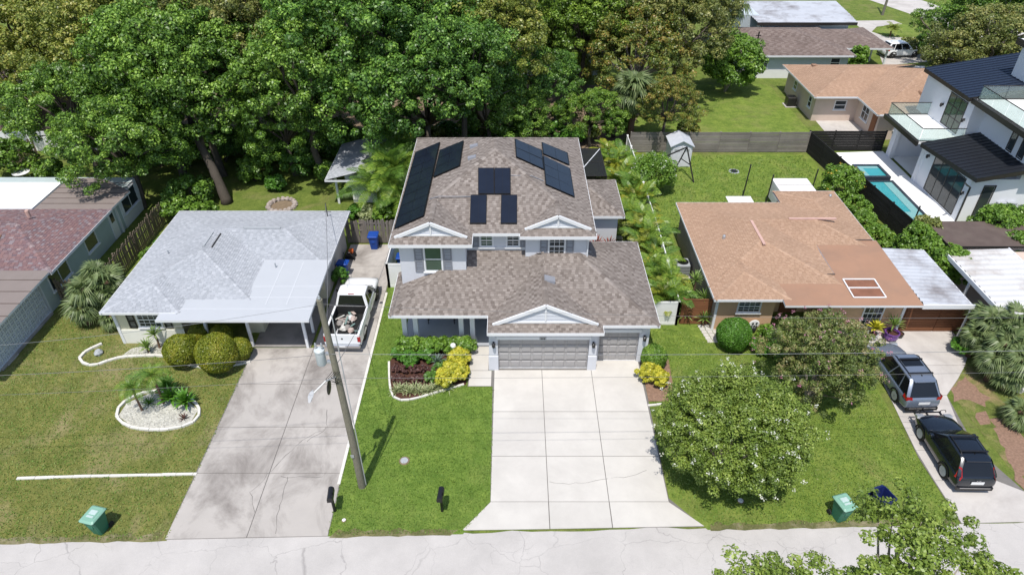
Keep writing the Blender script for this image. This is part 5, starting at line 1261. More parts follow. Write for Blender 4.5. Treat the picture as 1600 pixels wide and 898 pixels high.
t = thing('tarp_bundle', 'pale blue folded plastic sheet leaning behind the white vinyl fence', 'plastic sheet', (-6.7, 37, 0)); b = MB(); b.obox((-6.7, 36.9, .75), (.25, 0, 0), (0, .5, .1), (0, -.1, .7)); b.obox((-6.95, 37.3, .6), (.05, 0, .02), (0, .4, 0), (0, 0, .6)); b.build('sheet', mat('pale_blue_plastic', (.30, .45, .55), .4), t)
t = thing('mower', 'black and orange mower parked by the cream house wall', 'mower', (-10.4, 36.9, .035))
b = MB(); b.bbox(-10.65, -10.15, 36.5, 37.1, .15, .42, .05); b.build('deck', M['black'], t); b = MB(); b.bbox(-10.5, -10.2, 36.75, 37.05, .42, .62, .05); b.build('engine', mat('orange_paint', (.55, .12, .03), .4), t); b = MB(); b.tube([(-10.6, 36.5, .3), (-10.62, 36.0, .95), (-10.2, 36.0, .95), (-10.18, 36.5, .3)], .018, 6); b.build('handle', M['black'], t)
for (x, y) in ((-10.68, 36.6), (-10.12, 36.6), (-10.68, 37.0), (-10.12, 37.0)):
    b = MB(); b.lathe([(.05, -.03), (.13, -.03), (.13, .03), (.05, .03)], (x, y, .165), 12, axis='x'); b.build('wheel', M['rubber'], t)

def mailbox(label, loc, rz, mm, post):
    root = thing('mailbox', label, 'mailbox', (0, 0, 0)); b = MB(); b.box(-.05, .05, -.05, .05, 0, 1.02); b.bar((0, -.04, .75), (0, -.25, .98), .05, .05); lbuild(b, 'post', post, root)
    b = MB(); ring = lambda y: [(-.12, y, 1.02), (.12, y, 1.02), (.12, y, 1.18)] + [(.12 * math.cos(a), y, 1.18 + .12 * math.sin(a)) for a in np.linspace(.4, math.pi - .4, 5)] + [(-.12, y, 1.18)]
    b.loft([ring(-.34), ring(.26)], True, True); lbuild(b, 'box', mm, root); b = MB(); b.box(.125, .14, -.1, .0, 1.15, 1.34); lbuild(b, 'flag', M['lamp_red'] if False else mm, root)
    root.location = loc; root.rotation_euler = (0, 0, rz)
mailbox('black mailbox on a post at the corner of the stained driveway', (-7.42, 17.65, .012), R(6), M['black'], M['black'])
mailbox('black mailbox on a post in the bright green lawn', (-2.92, 17.65, .012), R(-4), M['black'], M['black'])

def ac_unit(label, loc, m='greymetal'):
    root = thing('air_conditioner', label, 'air conditioner', (0, 0, 0)); b = MB(); b.bbox(-.42, .42, -.42, .42, .06, .92, .05); lbuild(b, 'cabinet', M[m], root)
    b = MB(); b.box(-.55, .55, -.55, .55, 0, .06); lbuild(b, 'pad', M['conc_mid'], root); b = MB(); b.lathe([(.34, .92), (.34, .945), (.30, .95), (.30, .93)], (0, 0, 0), 18); lbuild(b, 'fan_guard', M['black'], root)
    g_ = MB()
    for k in range(6): g_.box(-.36, .36, -.428, -.42, .16 + k * .12, .19 + k * .12)
    lbuild(g_, 'louvre', M['black'], root); root.location = loc
ac_unit('grey air conditioner standing beside the tan-roofed house', (10.55, 35.0, .012)); ac_unit('dark air conditioner at the corner of the beige house behind', (26.6, 63.2, .012), 'bronze')

# manhole cover in the lawn, pipe caps
def disc(name, label, cat, p, r, m, m2):
    t = thing(name, label, cat, p); b = MB(); b.lathe([(r, 0), (r, .02), (r * .8, .03)], p, 20); b.build('rim', m2, t); b = MB(); b.lathe([(r * .72, .028), (r * .72, .04), (r * .3, .045)], p, 16); b.build('cover', m, t)
disc('meter_cover', 'small dark meter cover set in the bright lawn', 'cover', (-4.85, 20.3, .012), .24, M['greymetal'], M['dirt'])
disc('septic_cover', 'dark round tank cover in the back lawn near the plastic shed', 'cover', (17.6, 49.2, .012), .42, M['black'], M['greymetal'])
disc('pipe_cap', 'little white pipe cap in the grass by the corner mailbox', 'pipe cap', (-6.95, 17.2, .012), .10, M['white'], M['dirt'])
disc('pipe_cap', 'white cap in the grass under the flowering tree', 'pipe cap', P(1157, 782), .16, M['white'], M['dirt'])

# plastic storage shed
SH = thing('storage_shed', 'pale grey plastic storage shed with gable roof in front of the grey fence', 'shed', (13.4, 50.6, 0))
b = MB(); b.box(12.6, 14.25, 50.0, 51.9, 0, 1.85); b.add([(12.6, 50.0, 1.85), (14.25, 50.0, 1.85), (13.42, 50.0, 2.25), (12.6, 51.9, 1.85), (14.25, 51.9, 1.85), (13.42, 51.9, 2.25)], [(0, 1, 2), (5, 4, 3)]); b.build('wall', mat('pale_plastic', (.60, .61, .65), .5), SH)
for sx in (-1, 1):
    b = MB(); xe = 13.42 + sx * .95; b.add([(xe, 49.85, 1.80), (13.42, 49.85, 2.30), (13.42, 52.0, 2.30), (xe, 52.0, 1.80), (xe, 49.85, 1.74), (13.42, 49.85, 2.24), (13.42, 52.0, 2.24), (xe, 52.0, 1.74)], [(0, 1, 2, 3), (7, 6, 5, 4), (0, 4, 5, 1), (0, 3, 7, 4), (3, 2, 6, 7)]); b.build('roof_panel', mat('shed_roof', (.50, .52, .56), .5), SH)
for x in (13.05, 13.8):
    b = MB(); b.box(x - .34, x + .34, 49.96, 50.0, .08, 1.75); d = b.build('door', mat('pale_plastic2', (.66, .66, .70), .5), SH); b = MB(); b.box(x - .22, x + .22, 49.95, 49.965, 1.35, 1.55); b.build('door_pane', M['greymetal'], d)
# swing frame
SW = thing('swing_frame', 'bare dark timber swing frame in front of the plastic shed', 'swing frame', (12.7, 48, 0))
top = (Vector((11.2, 47.0, 2.2)), Vector((13.4, 48.6, 2.35)))
for k, p in enumerate(top):
    for q in ((p.x + (.6 if k else -.2), p.y - 1.3, 0), (p.x - .4, p.y + 1.0, 0)):
        b = MB(); b.tube([p, q], .055, 6); b.build('leg', M['wood_black'], SW)
b = MB(); b.tube([top[0], top[1]], .06, 6); b.build('top_beam', M['wood_black'], SW)
b = MB(); b.tube([top[1].lerp(Vector((14.0, 47.3, 0)), .5), top[1].lerp(Vector((13.0, 49.6, 0)), .5)], .04, 6); b.build('brace', M['wood_black'], SW)
for lab, p, hh in (('leaning dark post behind the tan roof', (17.1, 44.9, 0), 2.6), ('dark post at the left of the white trailer roof', (18.5, 43.9, 0), 2.3), ('dark post at the right of the white trailer roof', (21.7, 44.2, 0), 2.6), ('brown post by the pool fence near the vine', (26.0, 38.3, 0), 2.9)):
    t = thing('post', lab, 'post', p); b = MB(); b.tube([p, (p[0] + .12, p[1] + .1, hh)], .05, 6); b.build('shaft', M['wood_black'], t); b = MB(); b.lathe([(.06, 0), (.05, .03)], (p[0] + .12, p[1] + .1, hh), 6); b.build('cap', M['bronze'], t)
t = thing('trailer', 'white boxy trailer roof just behind the tan-roofed house', 'trailer', (20, 43.4, 0)); b = MB(); b.bbox(18.75, 21.3, 42.4, 44.5, .4, 1.8, .03); b.build('body', M['white'], t); b = MB(); b.box(18.8, 21.25, 43.42, 43.46, 1.8, 1.815); b.build('seam', M['dirt'], t)
for x in (19.2, 20.9):
    b = MB(); b.lathe([(.1, -.08), (.3, -.08), (.3, .08), (.1, .08)], (x, 42.36, .3), 12, axis='y'); b.build('wheel', M['rubber'], t)
t = thing('table', 'white folding table behind the tan-roofed house', 'table', (16.4, 43.2, 0)); b = MB(); b.bbox(15.4, 17.2, 42.8, 43.7, .72, .78, .02); b.build('tabletop', M['white'], t)
for x in (15.6, 17.0):
    for y in (42.95, 43.55):
        b = MB(); b.tube([(x, y, 0), (x, y, .72)], .02, 6); b.build('leg', M['galv'], t)
t = thing('round_table', 'round white garden table in the far left garden', 'table', (-37.7, 48, 0)); b = MB(); b.lathe([(.6, .72), (.62, .74), (.6, .77)], (-37.7, 47.6, 0), 20); b.build('tabletop', M['white'], t)
for k in range(4):
    a = k * math.pi / 2 + .6; b = MB(); b.tube([(-37.7 + .5 * math.cos(a), 47.6 + .5 * math.sin(a), 0), (-37.7 + .4 * math.cos(a), 47.6 + .4 * math.sin(a), .72)], .02, 6); b.build('leg', M['white'], t)
t = thing('garden_chair', 'dark garden chair near the round white table', 'chair', (-35.6, 48.9, 0)); b = MB(); b.box(-35.9, -35.35, 48.6, 49.1, .42, .47); b.build('seat', M['wood_brown'], t); b = MB(); b.box(-35.9, -35.35, 49.06, 49.11, .47, .95); b.build('backrest', M['wood_brown'], t)
for x in (-35.85, -35.4):
    for y in (48.65, 49.05):
        b = MB(); b.box(x - .03, x + .03, y - .03, y + .03, 0, .42); b.build('leg', M['wood_brown'], t)

# fire ring, stones
M['ring_stone'] = mat('ring_stone', (.36, .31, .28), .9, .3, 3)
FR = thing('fire_ring', 'ring of pale stones around a fire pit in the left back lawn', 'fire pit', (-16.7, 43.6, 0))
for k in range(18):
    a = 2 * math.pi * k / 18; b = MB(); r_ = random.uniform(.16, .22); c = (-16.7 + .95 * math.cos(a), 43.6 + .95 * math.sin(a))
    b.loft([[(c[0] + r_ * s_ * math.cos(t_) * random.uniform(.8, 1.2), c[1] + r_ * s_ * math.sin(t_) * random.uniform(.8, 1.2), z) for t_ in np.linspace(0, 5.2, 6)] for s_, z in ((1, 0), (1.05, .14), (.6, .26))], True, True); b.build('stone', M['ring_stone'], FR)
b = MB(); b.lathe([(.8, .0), (.8, .02)], (-16.7, 43.6, .012), 16); b.build('ash_bed', M['dirt'], FR)

# edgings
def edging(name, label, pts, w, h, m, closed=False, cat='edging', seg=.42):
    t = thing(name, label, cat, (*pts[0][:2], 0)); L = [Vector((p[0], p[1], 0)) for p in pts] + ([Vector((pts[0][0], pts[0][1], 0))] if closed else [])
    # smooth the outline, then lay stones end to end
    cur = []
    for i in range(len(L) - 1):
        p0, p1, p2, p3 = L[max(0, i - 1)] if not closed else L[(i - 1) % (len(L) - 1)], L[i], L[i + 1], L[min(len(L) - 1, i + 2)] if not closed else L[(i + 2) % (len(L) - 1)]
        for k in range(10):
            s_ = k / 10; cur.append(.5 * ((2 * p1) + (p2 - p0) * s_ + (2 * p0 - 5 * p1 + 4 * p2 - p3) * s_ ** 2 + (3 * p1 - p0 - 3 * p2 + p3) * s_ ** 3))
    cur.append(L[-1]); acc = 0; last = cur[0]
    for i in range(1, len(cur)):
        if (cur[i] - last).length >= seg or i == len(cur) - 1:
            d = (cur[i] - last)
            if d.length > .05:
                b = MB(); mid = (cur[i] + last) / 2; dl = d.length / 2 - .006; d.normalize(); n = Vector((-d.y, d.x, 0)); hh = h * random.uniform(.85, 1.15)
                b.obox(mid + Vector((0, 0, hh / 2)), d * dl, n * w / 2 * random.uniform(.88, 1.1), (0, 0, hh / 2)); b.build('edging_stone', m, t)
            last = cur[i]
    return t
edging('lawn_edging', 'straight line of pale kerb stones across the olive lawn', [P(27, 748), P(115, 745), P(210, 743), P(308, 741)], .13, .07, M['edging'], seg=.6)
edging('bed_edging', 'white ring edging round the palm island bed', [P(183, 650), P(196, 628), P(235, 612), P(285, 616), P(312, 640), P(300, 662), P(255, 672), P(205, 668)], .13, .11, M['edging'], closed=True)
edging('bed_edging', 'curling pale edging of the bed at the corner of the cream house', [P(160, 538), P(135, 550), P(125, 563), P(145, 572), P(180, 561), P(215, 557), P(262, 558), P(300, 572), P(340, 575), P(392, 566)], .14, .11, M['edging'])
edging('bed_edging', 'pale edging along the front flower bed of the grey house', [P(608, 566), P(609, 600), P(616, 622), P(640, 625), P(680, 614), P(725, 601)], .10, .09, M['edging'])
edging('bed_edging', 'short pale edging below the yellow bush by the wide driveway', [P(1012, 634), P(1034, 632)], .10, .08, M['edging'])
sheet('mulch_bed', [P(608, 566), P(609, 600), P(616, 622), P(640, 625), P(680, 614), P(728, 601), (-2.28, 28.1), (-6.0, 28.1)], .02, M['mulch'])
sheet('mulch_bed', [(6.75, 24.0), (8.1, 24.0), (8.3, 27), (7.5, 28.5), (6.8, 27)], .02, M['mulch_red'])
sheet('gravel_bed', [P(185, 650), P(198, 630), P(235, 614), P(283, 618), P(310, 640), P(298, 660), P(255, 670), P(207, 666)], .02, M['gravel'])
sheet('gravel_bed', [P(185, 560), P(205, 545), P(255, 532), P(262, 556), P(215, 556)], .02, M['gravel'])
# gravel stones
def scatter_stones(name, polys, n, r0, r1, m, z=.02):
    vs, fs, ts = [], [], []
    b = MB(); rg = random.Random(3)
    def inside(p, poly):
        c = False
        for i in range(len(poly)):
            a, q = poly[i], poly[i - 1]
            if (a[1] > p[1]) != (q[1] > p[1]) and p[0] < (q[0] - a[0]) * (p[1] - a[1]) / (q[1] - a[1]) + a[0]: c = not c
        return c
    for poly in polys:
        x0, x1 = min(p[0] for p in poly), max(p[0] for p in poly); y0, y1 = min(p[1] for p in poly), max(p[1] for p in poly); k = 0
        while k < n:
            x, y = rg.uniform(x0, x1), rg.uniform(y0, y1)
            if not inside((x, y), poly): continue
            k += 1; r_ = rg.uniform(r0, r1); a = rg.uniform(0, 6)
            b.add([(x + r_ * math.cos(a + t), y + r_ * math.sin(a + t) * .8, z) for t in (0, 1.5, 3, 4.6)] + [(x, y, z + r_ * .8)], [(0, 1, 4), (1, 2, 4), (2, 3, 4), (3, 0, 4)])
    return b.build(name, m, kind='stuff')
scatter_stones('gravel', [[P(187, 650), P(200, 632), P(235, 616), P(280, 620), P(306, 640), P(296, 658), P(255, 668), P(210, 664)], [P(188, 560), P(205, 547), P(252, 534), P(258, 555), P(215, 555)]], 700, .03, .09, M['gravel'])
t = thing('paver_path', 'short pale grid of pavers leading to the small red-brown fence', 'path', (11.0, 29, 0))
for i in range(3):
    for j in range(6):
        b = MB(); x_, y_ = 10.62 + i * .32 + (j * .045), 29.85 - j * .26; b.bbox(x_ - .145, x_ + .145, y_ - .115, y_ + .115, .012, .05, .012); b.build('paver', M['conc_new'], t)
t = thing('stepping_stones', 'row of square white pavers beside the right wall of the grey house', 'pavers', (7.4, 38, 0))
for k in range(8):
    b = MB(); b.bbox(7.05, 7.45, 34.7 + k * .62, 35.15 + k * .62, .012, .05, .015); b.build('paver', M['conc_new'], t)

# porch furniture
t = thing('console_table', 'dark console table with a framed picture on the front porch', 'table', (-3.9, 30.1, .1)); b = MB(); b.box(-4.75, -3.2, 29.95, 30.35, .78, .83); b.build('tabletop', M['black'], t)
for x in (-4.7, -3.25):
    for y in (29.98, 30.32):
        b = MB(); b.box(x - .025, x + .025, y - .025, y + .025, .1, .78); b.build('leg', M['black'], t)
b = MB(); b.box(-4.72, -3.22, 30.3, 30.33, 1.05, 1.5)
for k in range(0): pass
t = thing('picture_board', 'pale framed board leaning on the porch table', 'board', (-3.8, 30.2, .83)); b = MB(); b.obox((-3.8, 30.18, 1.12), (.38, 0, 0), (0, .02, 0), (0, .05, .29)); b.build('panel', M['plastic_grey'], t); b = MB()
for sx in (-.38, .38): b.obox((-3.8 + sx, 30.165, 1.12), (.03, 0, 0), (0, .025, 0), (0, .05, .30))
b.build('frame', M['black'], t)
# armadillo-like ornament: a black and white mask on the wall
t = thing('wall_ornament', 'black and white oval ornament against the peach wall', 'ornament', (13.4, 29.4, .3)); b = MB(); b.lathe([(.05, -.04), (.26, -.03), (.3, 0), (.2, .05)], (13.4, 29.38, .55), 14, axis='y'); b.build('shell', M['white'], t)
for (dx, dz) in ((-.1, .1), (.1, .12), (0, -.08), (.12, -.1), (-.14, -.1)):
    b = MB(); b.lathe([(.06, -.07), (.05, -.085)], (13.4 + dx, 29.38, .55 + dz), 8, axis='y'); b.build('spot', M['black'], t)
b = MB(); b.lathe([(.14, 0), (.18, .2), (.15, .26)], (13.4, 29.36, .02), 10); b.build('stand', M['black'], t)
# pots
def pot(label, p, r, m, name='plant_pot'):
    t = thing(name, label, 'pot', p); b = MB(); b.lathe([(r * .6, 0), (r, r * .6), (r * .95, r * 1.2), (r * 1.05, r * 1.25), (r * 1.05, r * 1.4), (r * .85, r * 1.4), (r * .8, r * 1.15)], p, 16); b.build('vessel', m, t); b = MB(); b.lathe([(r * .82, r * 1.12), (r * .82, r * 1.18)], p, 12); b.build('soil', M['mulch'], t)
pot('glazed purple pot holding a spiky plant by the peach house', (20.75, 28.7, .035), .38, mat('purple_glaze', (.13, .05, .22), .2, .15, spec=.6)); pot('grey pot under the bright yellow croton', (19.75, 28.75, .035), .28, M['plastic_grey']); pot('dark pot between the purple pot and the red-brown fence', (21.35, 28.9, .035), .2, M['bronze'])
t = thing('boulder', 'dark stone on the edge of the curled bed', 'stone', P(155, 553)); b = MB(); p = P(155, 553); b.loft([[(p.x + r_ * math.cos(a) * random.uniform(.8, 1.2), p.y + r_ * math.sin(a) * random.uniform(.8, 1.2), z) for a in np.linspace(0, 5.4, 7)] for r_, z in ((.22, 0), (.25, .14), (.12, .28))], True, True); b.build('stone', M['greymetal'], t)
t = thing('boulder', 'pale boulder under the palms by the right driveway', 'stone', P(1588, 605)); b = MB(); p = P(1588, 605); b.loft([[(p.x + r_ * math.cos(a) * random.uniform(.8, 1.2), p.y + r_ * math.sin(a) * random.uniform(.8, 1.2), z) for a in np.linspace(0, 5.4, 8)] for r_, z in ((.4, 0), (.45, .25), (.2, .5))], True, True); b.build('stone', M['edging'], t)
t = thing('lamp_globe', 'white garden globe at the top of the yellow croton row', 'garden light', P(709, 556)); b = MB(); p = P(709, 556); b.lathe([(.02, .55), (.13, .62), (.16, .72), (.13, .82), (.03, .88)], p, 14); b.build('globe', M['white'], t); b = MB(); b.tube([p, p + Vector((0, 0, .58))], .02, 6); b.build('stem', M['bronze'], t)

# ================================================================ pole and wires
PX, PY = -6.5, 18.9
UP = thing('utility_pole', 'weathered wooden utility pole with transformer and street lamp', 'utility pole', (PX, PY, 0))
b = MB(); b.tube([(PX, PY, -.1), (PX - .02, PY, 3), (PX - .08, PY, 6), (PX - .18, PY, 10.15)], [.165, .15, .13, .105], 14); po = b.build('pole', M['pole_wood'], UP); autosmooth(po, 40)
tx, ty = PX - .55, PY - .05
b = MB(); b.lathe([(.16, 7.2), (.18, 7.24), (.18, 7.82), (.195, 7.83), (.195, 7.9), (.10, 7.97)], (tx, ty, 0), 18); tr = b.build('transformer', mat('transformer_grey', (.50, .54, .56), .4, .06), UP); autosmooth(tr, 40)
for dx in (-.1, .12):
    b = MB(); b.lathe([(.035, 7.97), (.05, 8.03), (.03, 8.08), (.045, 8.13), (.02, 8.22)], (tx + dx, ty, 0), 8); b.build('bushing', M['greymetal'], tr)
b = MB(); b.box(PX - .36, PX - .1, PY - .08, PY + .06, 7.25, 7.32); b.box(PX - .36, PX - .1, PY - .08, PY + .06, 7.65, 7.72); b.build('bracket', M['galv'], UP)
b = MB(); b.tube([(PX - .12, PY - .1, 6.6), (PX - .4, PY - .5, 6.75), (PX - .75, PY - .95, 6.6)], .03, 6); arm = b.build('lamp_arm', M['galv'], UP)
b = MB(); lx, ly, lz = PX - .85, PY - 1.0, 6.5
b.loft([[(lx + hx * math.cos(t), ly + .32 * s_ + hy * 0 + .12 * math.sin(t), z) for t in np.linspace(0, 2 * math.pi, 9)[:-1]] for (hx, hy, s_, z) in ((.06, .1, -.7, lz - .03), (.10, .1, -.3, lz + .04), (.09, .1, .15, lz + .06), (.04, .1, .55, lz + .02))], True, True); lh = b.build('lamp_head', M['plastic_grey'], UP)
b = MB(); b.lathe([(.10, -.03), (.29, 0), (.29, .02), (.1, .05)], (PX - .42, PY - .25, 6.2), 16, axis='x'); b.build('shield_disc', M['bronze'], UP)
b = MB()
for k in range(4): b.tube([(PX - .2 + .1 * k, PY - .15, 6.9), (PX - .45 + .1 * k, PY - .3, 6.65 + .05 * k), (PX - .3 + .12 * k, PY - .2, 6.45), (PX - .1, PY - .15, 6.3)], .012, 5)
b.build('drop_loop', M['rubber'], UP)
b = MB(); b.tube([(PX + .14, PY, 9.5), (PX + .16, PY + .02, 5), (PX + .18, PY + .02, .1)], .022, 5); b.build('ground_conduit', M['plastic_grey'], UP)
b = MB(); b.lathe([(.03, 10.12), (.06, 10.2), (.03, 10.32)], (PX - .18, PY, 0), 8); b.build('insulator', M['greymetal'], UP)
b = MB(); b.box(PX - .16, PX - .02, PY - .19, PY - .165, 2.1, 2.26); b.build('tag_plate', M['galv'], UP)
M['cable'] = mat('cable', (.16, .16, .165), .55, .1); M['cable_pale'] = mat('pale_cable', (.22, .23, .24), .5, .08)
def wire(label, a, c, sag, r, m, group='overhead wires', n=28):
    a = Vector(a); c = Vector(c); b = MB(); pts = []
    for k in range(n + 1):
        t = k / n; p = a.lerp(c, t); p.z -= sag * 4 * t * (1 - t); pts.append(p)
    b.tube(pts, r, 5, cap=False); o = b.build('overhead_wire', m); tag(o, label, 'wire', group); return o
wire('top overhead wire running left from the pole top', (PX - .18, PY, 9.95), (-46, 17.8, 9.9), 1.9, .0065, M['cable_pale'])
wire('top overhead wire running right from the pole top over the tan roof', (PX - .18, PY, 9.95), (46, 19.9, 10.0), 1.0, .006, M['cable'])
wire('thick lower overhead cable running left below the transformer', (PX - .1, PY - .12, 7.75), (-46, 17.6, 7.9), .9, .009, M['cable'])
wire('thick lower overhead cable crossing in front of the garage doors', (PX - .1, PY - .12, 7.75), (46, 19.8, 8.1), .45, .009, M['cable_pale'])
wire('lowest thin overhead cable running left across the driveway', (PX - .1, PY - .12, 6.55), (-46, 17.6, 6.6), .6, .006, M['cable'])
wire('lowest thin overhead cable running right across the wide driveway', (PX - .1, PY - .12, 6.55), (46, 19.8, 6.9), .35, .006, M['cable'])
wire('service wire from the pole to the roof mast of the cream house', (PX - .2, PY + .1, 8.6), (-11.6, 37.4, 3.65), .5, .013, M['cable'])
wire('service wire from the pole to the left eave of the grey house', (PX - .1, PY + .1, 7.0), (-6.25, 29.6, 5.5), .5, .012, M['cable'])
# far street pole
t = thing('utility_pole', 'distant grey pole beside the street at the top right', 'utility pole', (49.8, 95.8, 0)); b = MB(); b.tube([(49.8, 95.8, 0), (50.0, 95.8, 10)], [.17, .12], 10); b.build('pole', M['pole_wood'], t)
b = MB(); b.box(48.9, 51.0, 95.7, 95.85, 9.2, 9.35); b.build('crossarm', M['pole_wood'], t)
t = thing('utility_pole', 'thin dark pole behind the round bushy tree', 'utility pole', (25.9, 73.0, 0)); b = MB(); b.tube([(24.6, 70.0, 0), (24.65, 70.0, 5.0)], [.09, .07], 8); b.build('pole', M['wood_black'], t); b = MB(); b.box(24.4, 24.9, 69.95, 70.02, 4.6, 4.68); b.build('crossarm', M['wood_black'], t)
# ================================================================ foliage
G = lambda a, b, c, d: [(0, a), (.4, b), (.75, c), (1, d)]
LF = {
 'oak': leaf_mat('oak_leaves', G((0.048, 0.105, 0.015), (0.103, 0.204, 0.026), (0.182, 0.320, 0.044), (0.318, 0.480, 0.079))),
 'dark': leaf_mat('dark_leaves', G((0.037, 0.091, 0.015), (0.081, 0.180, 0.029), (0.138, 0.271, 0.040), (0.251, 0.421, 0.066))),
 'lime': leaf_mat('yellow_green_leaves', G((0.099, 0.140, 0.021), (0.185, 0.230, 0.037), (0.283, 0.319, 0.058), (0.435, 0.399, 0.102))),
 'olive': leaf_mat('olive_leaves', G((0.083, 0.110, 0.025), (0.149, 0.182, 0.042), (0.241, 0.257, 0.067), (0.374, 0.350, 0.114))),
 'autumn': leaf_mat('orange_tinged_leaves', G((0.066, 0.105, 0.019), (0.144, 0.199, 0.034), (0.274, 0.251, 0.048), (.33, .215, .055))),
 'pine': leaf_mat('bright_feathery_leaves', G((0.068, 0.125, 0.014), (0.129, 0.228, 0.025), (0.220, 0.341, 0.040), (0.337, 0.455, 0.072))),
 'shrub': leaf_mat('mid_green_leaves', G((0.056, 0.118, 0.014), (0.116, 0.226, 0.026), (0.191, 0.328, 0.042), (0.307, 0.430, 0.070))),
 'bright': leaf_mat('fresh_green_leaves', G((0.041, 0.109, 0.012), (0.075, 0.196, 0.020), (0.119, 0.275, 0.032), (0.174, 0.348, 0.058))),
 'gold': leaf_mat('golden_clipped_leaves', G((0.102, 0.145, 0.014), (0.196, 0.238, 0.020), (0.297, 0.315, 0.031), (0.425, 0.357, 0.051))),
 'croton': leaf_mat('yellow_croton_leaves', G((0.176, 0.220, 0.022), (0.418, 0.418, 0.039), (0.605, 0.550, 0.055), (0.726, 0.660, 0.099))),
 'myrtle': leaf_mat('myrtle_leaves', G((0.075, 0.121, 0.019), (0.147, 0.221, 0.035), (0.232, 0.316, 0.056), (0.342, 0.415, 0.096))),
 'bronze': leaf_mat('bronze_myrtle_leaves', G((0.083, 0.119, 0.030), (0.144, 0.196, 0.048), (0.215, 0.252, 0.075), (0.329, 0.265, 0.131))),
 'purple': leaf_mat('plum_leaves', G((0.059, 0.026, 0.026), (0.101, 0.046, 0.039), (0.151, 0.072, 0.057), (0.202, 0.117, 0.081))),
 'red': leaf_mat('red_leaves', G((0.130, 0.026, 0.026), (0.208, 0.052, 0.039), (0.286, 0.078, 0.058), (0.325, 0.130, 0.091))),
 'striped': leaf_mat('pale_striped_leaves', G((0.156, 0.204, 0.072), (0.264, 0.312, 0.132), (0.408, 0.444, 0.240), (0.576, 0.588, 0.384))),
 'palm': leaf_mat('areca_fronds', G((0.079, 0.149, 0.018), (0.149, 0.254, 0.032), (0.245, 0.350, 0.049), (0.420, 0.403, 0.088)), .25, .4),
 'palmdk': leaf_mat('green_fronds', G((0.056, 0.123, 0.018), (0.102, 0.201, 0.032), (0.158, 0.280, 0.045), (0.263, 0.350, 0.079)), .25, .4),
 'fan': leaf_mat('grey_green_fans', G((0.070, 0.111, 0.038), (0.123, 0.172, 0.063), (0.181, 0.234, 0.090), (0.269, 0.307, 0.146)), .2, .45),
 'yucca': leaf_mat('yucca_blades', G((0.087, 0.160, 0.029), (0.152, 0.246, 0.051), (0.232, 0.334, 0.087), (0.348, 0.420, 0.160)), .2, .4),
 'blue': leaf_mat('blue_grey_blades', G((0.065, 0.117, 0.091), (0.117, 0.182, 0.143), (0.169, 0.247, 0.195), (0.260, 0.338, 0.260)), .15, .5),
 'wblossom': leaf_mat('white_blossom', G((0.550, 0.550, 0.460), (0.660, 0.660, 0.580), (0.740, 0.740, 0.680), (0.800, 0.800, 0.760)), .2),
 'pblossom': leaf_mat('pink_blossom', G((0.380, 0.120, 0.200), (0.450, 0.170, 0.260), (0.500, 0.250, 0.320), (0.550, 0.340, 0.380)), .2),
 'yblossom': leaf_mat('yellow_flowers', G((0.600, 0.350, 0.020), (0.700, 0.420, 0.030), (0.750, 0.500, 0.050), (0.800, 0.600, 0.100)), .2),
 'grass': leaf_mat('grass_blades', G((0.068, 0.128, 0.018), (0.128, 0.225, 0.030), (0.180, 0.285, 0.048), (0.255, 0.300, 0.090)), .25, .6),
}

def norm(a): return a / np.maximum(1e-9, np.linalg.norm(a, axis=-1, keepdims=True))

def leaves_mesh(name, c, nrm, size, tint, m, aspect=.5, dirs=None):
    """diamond leaves: centre, normal, length, tint"""
    n = len(c); r = RNG.normal(size=(n, 3)) if dirs is None else dirs
    a = norm(r - nrm * np.sum(r * nrm, 1, keepdims=True)); b = np.cross(nrm, a)
    L = size[:, None] * .5; Wd = L * aspect; fold = nrm * (Wd * .35)
    v = np.stack([c - a * L, c + b * Wd + fold, c + a * L, c - b * Wd + fold], 1).reshape(-1, 3)
    me = bpy.data.meshes.new(name); me.vertices.add(4 * n); me.vertices.foreach_set('co', v.astype(np.float32).ravel())
    me.loops.add(4 * n); me.loops.foreach_set('vertex_index', np.arange(4 * n, dtype=np.int32))
    me.polygons.add(n); me.polygons.foreach_set('loop_start', np.arange(0, 4 * n, 4, dtype=np.int32)); me.polygons.foreach_set('loop_total', np.full(n, 4, dtype=np.int32))
    at = me.attributes.new('tint', 'FLOAT', 'FACE'); at.data.foreach_set('value', np.clip(tint, 0, 1).astype(np.float32))
    me.materials.append(m); me.update(calc_edges=True); return me

def clump_leaves(cc, cr, per, size, seed_tint, up=.45, flat=.75, spread=.14):
    """cc: clump centres, cr: clump radii"""
    k = len(cc); n = k * per; idx = np.repeat(np.arange(k), per)
    d = norm(RNG.normal(size=(n, 3)) + np.array([0, 0, up * .8])); rr = RNG.uniform(.35, 1.0, n) ** .5
    p = cc[idx] + d * (cr[idx] * rr)[:, None] * np.array([1, 1, flat])
    nr = norm(d + np.array([0, 0, up]) + RNG.normal(size=(n, 3)) * .55)
    s = size * RNG.uniform(.65, 1.35, n); t = seed_tint[idx] + RNG.normal(size=n) * spread
    return p, nr, s, t

def crown_points(n, R, zmin=-.35, shell=(.62, 1.0), lobes=5, lump=.22):
    """clump centres over an uneven crown; R = (rx, ry, rz)"""
    L = norm(RNG.normal(size=(lobes, 3)) + np.array([0, 0, .3])); d = norm(RNG.normal(size=(n * 3, 3)) + np.array([0, 0, .25])); d = d[d[:, 2] > zmin][:n]
    f = 1 + lump * (np.max(d @ L.T, 1) - .75) * 1.6 + RNG.normal(size=len(d)) * .05
    return d * (RNG.uniform(shell[0], shell[1], len(d)) ** .6 * f)[:, None] * np.array(R)

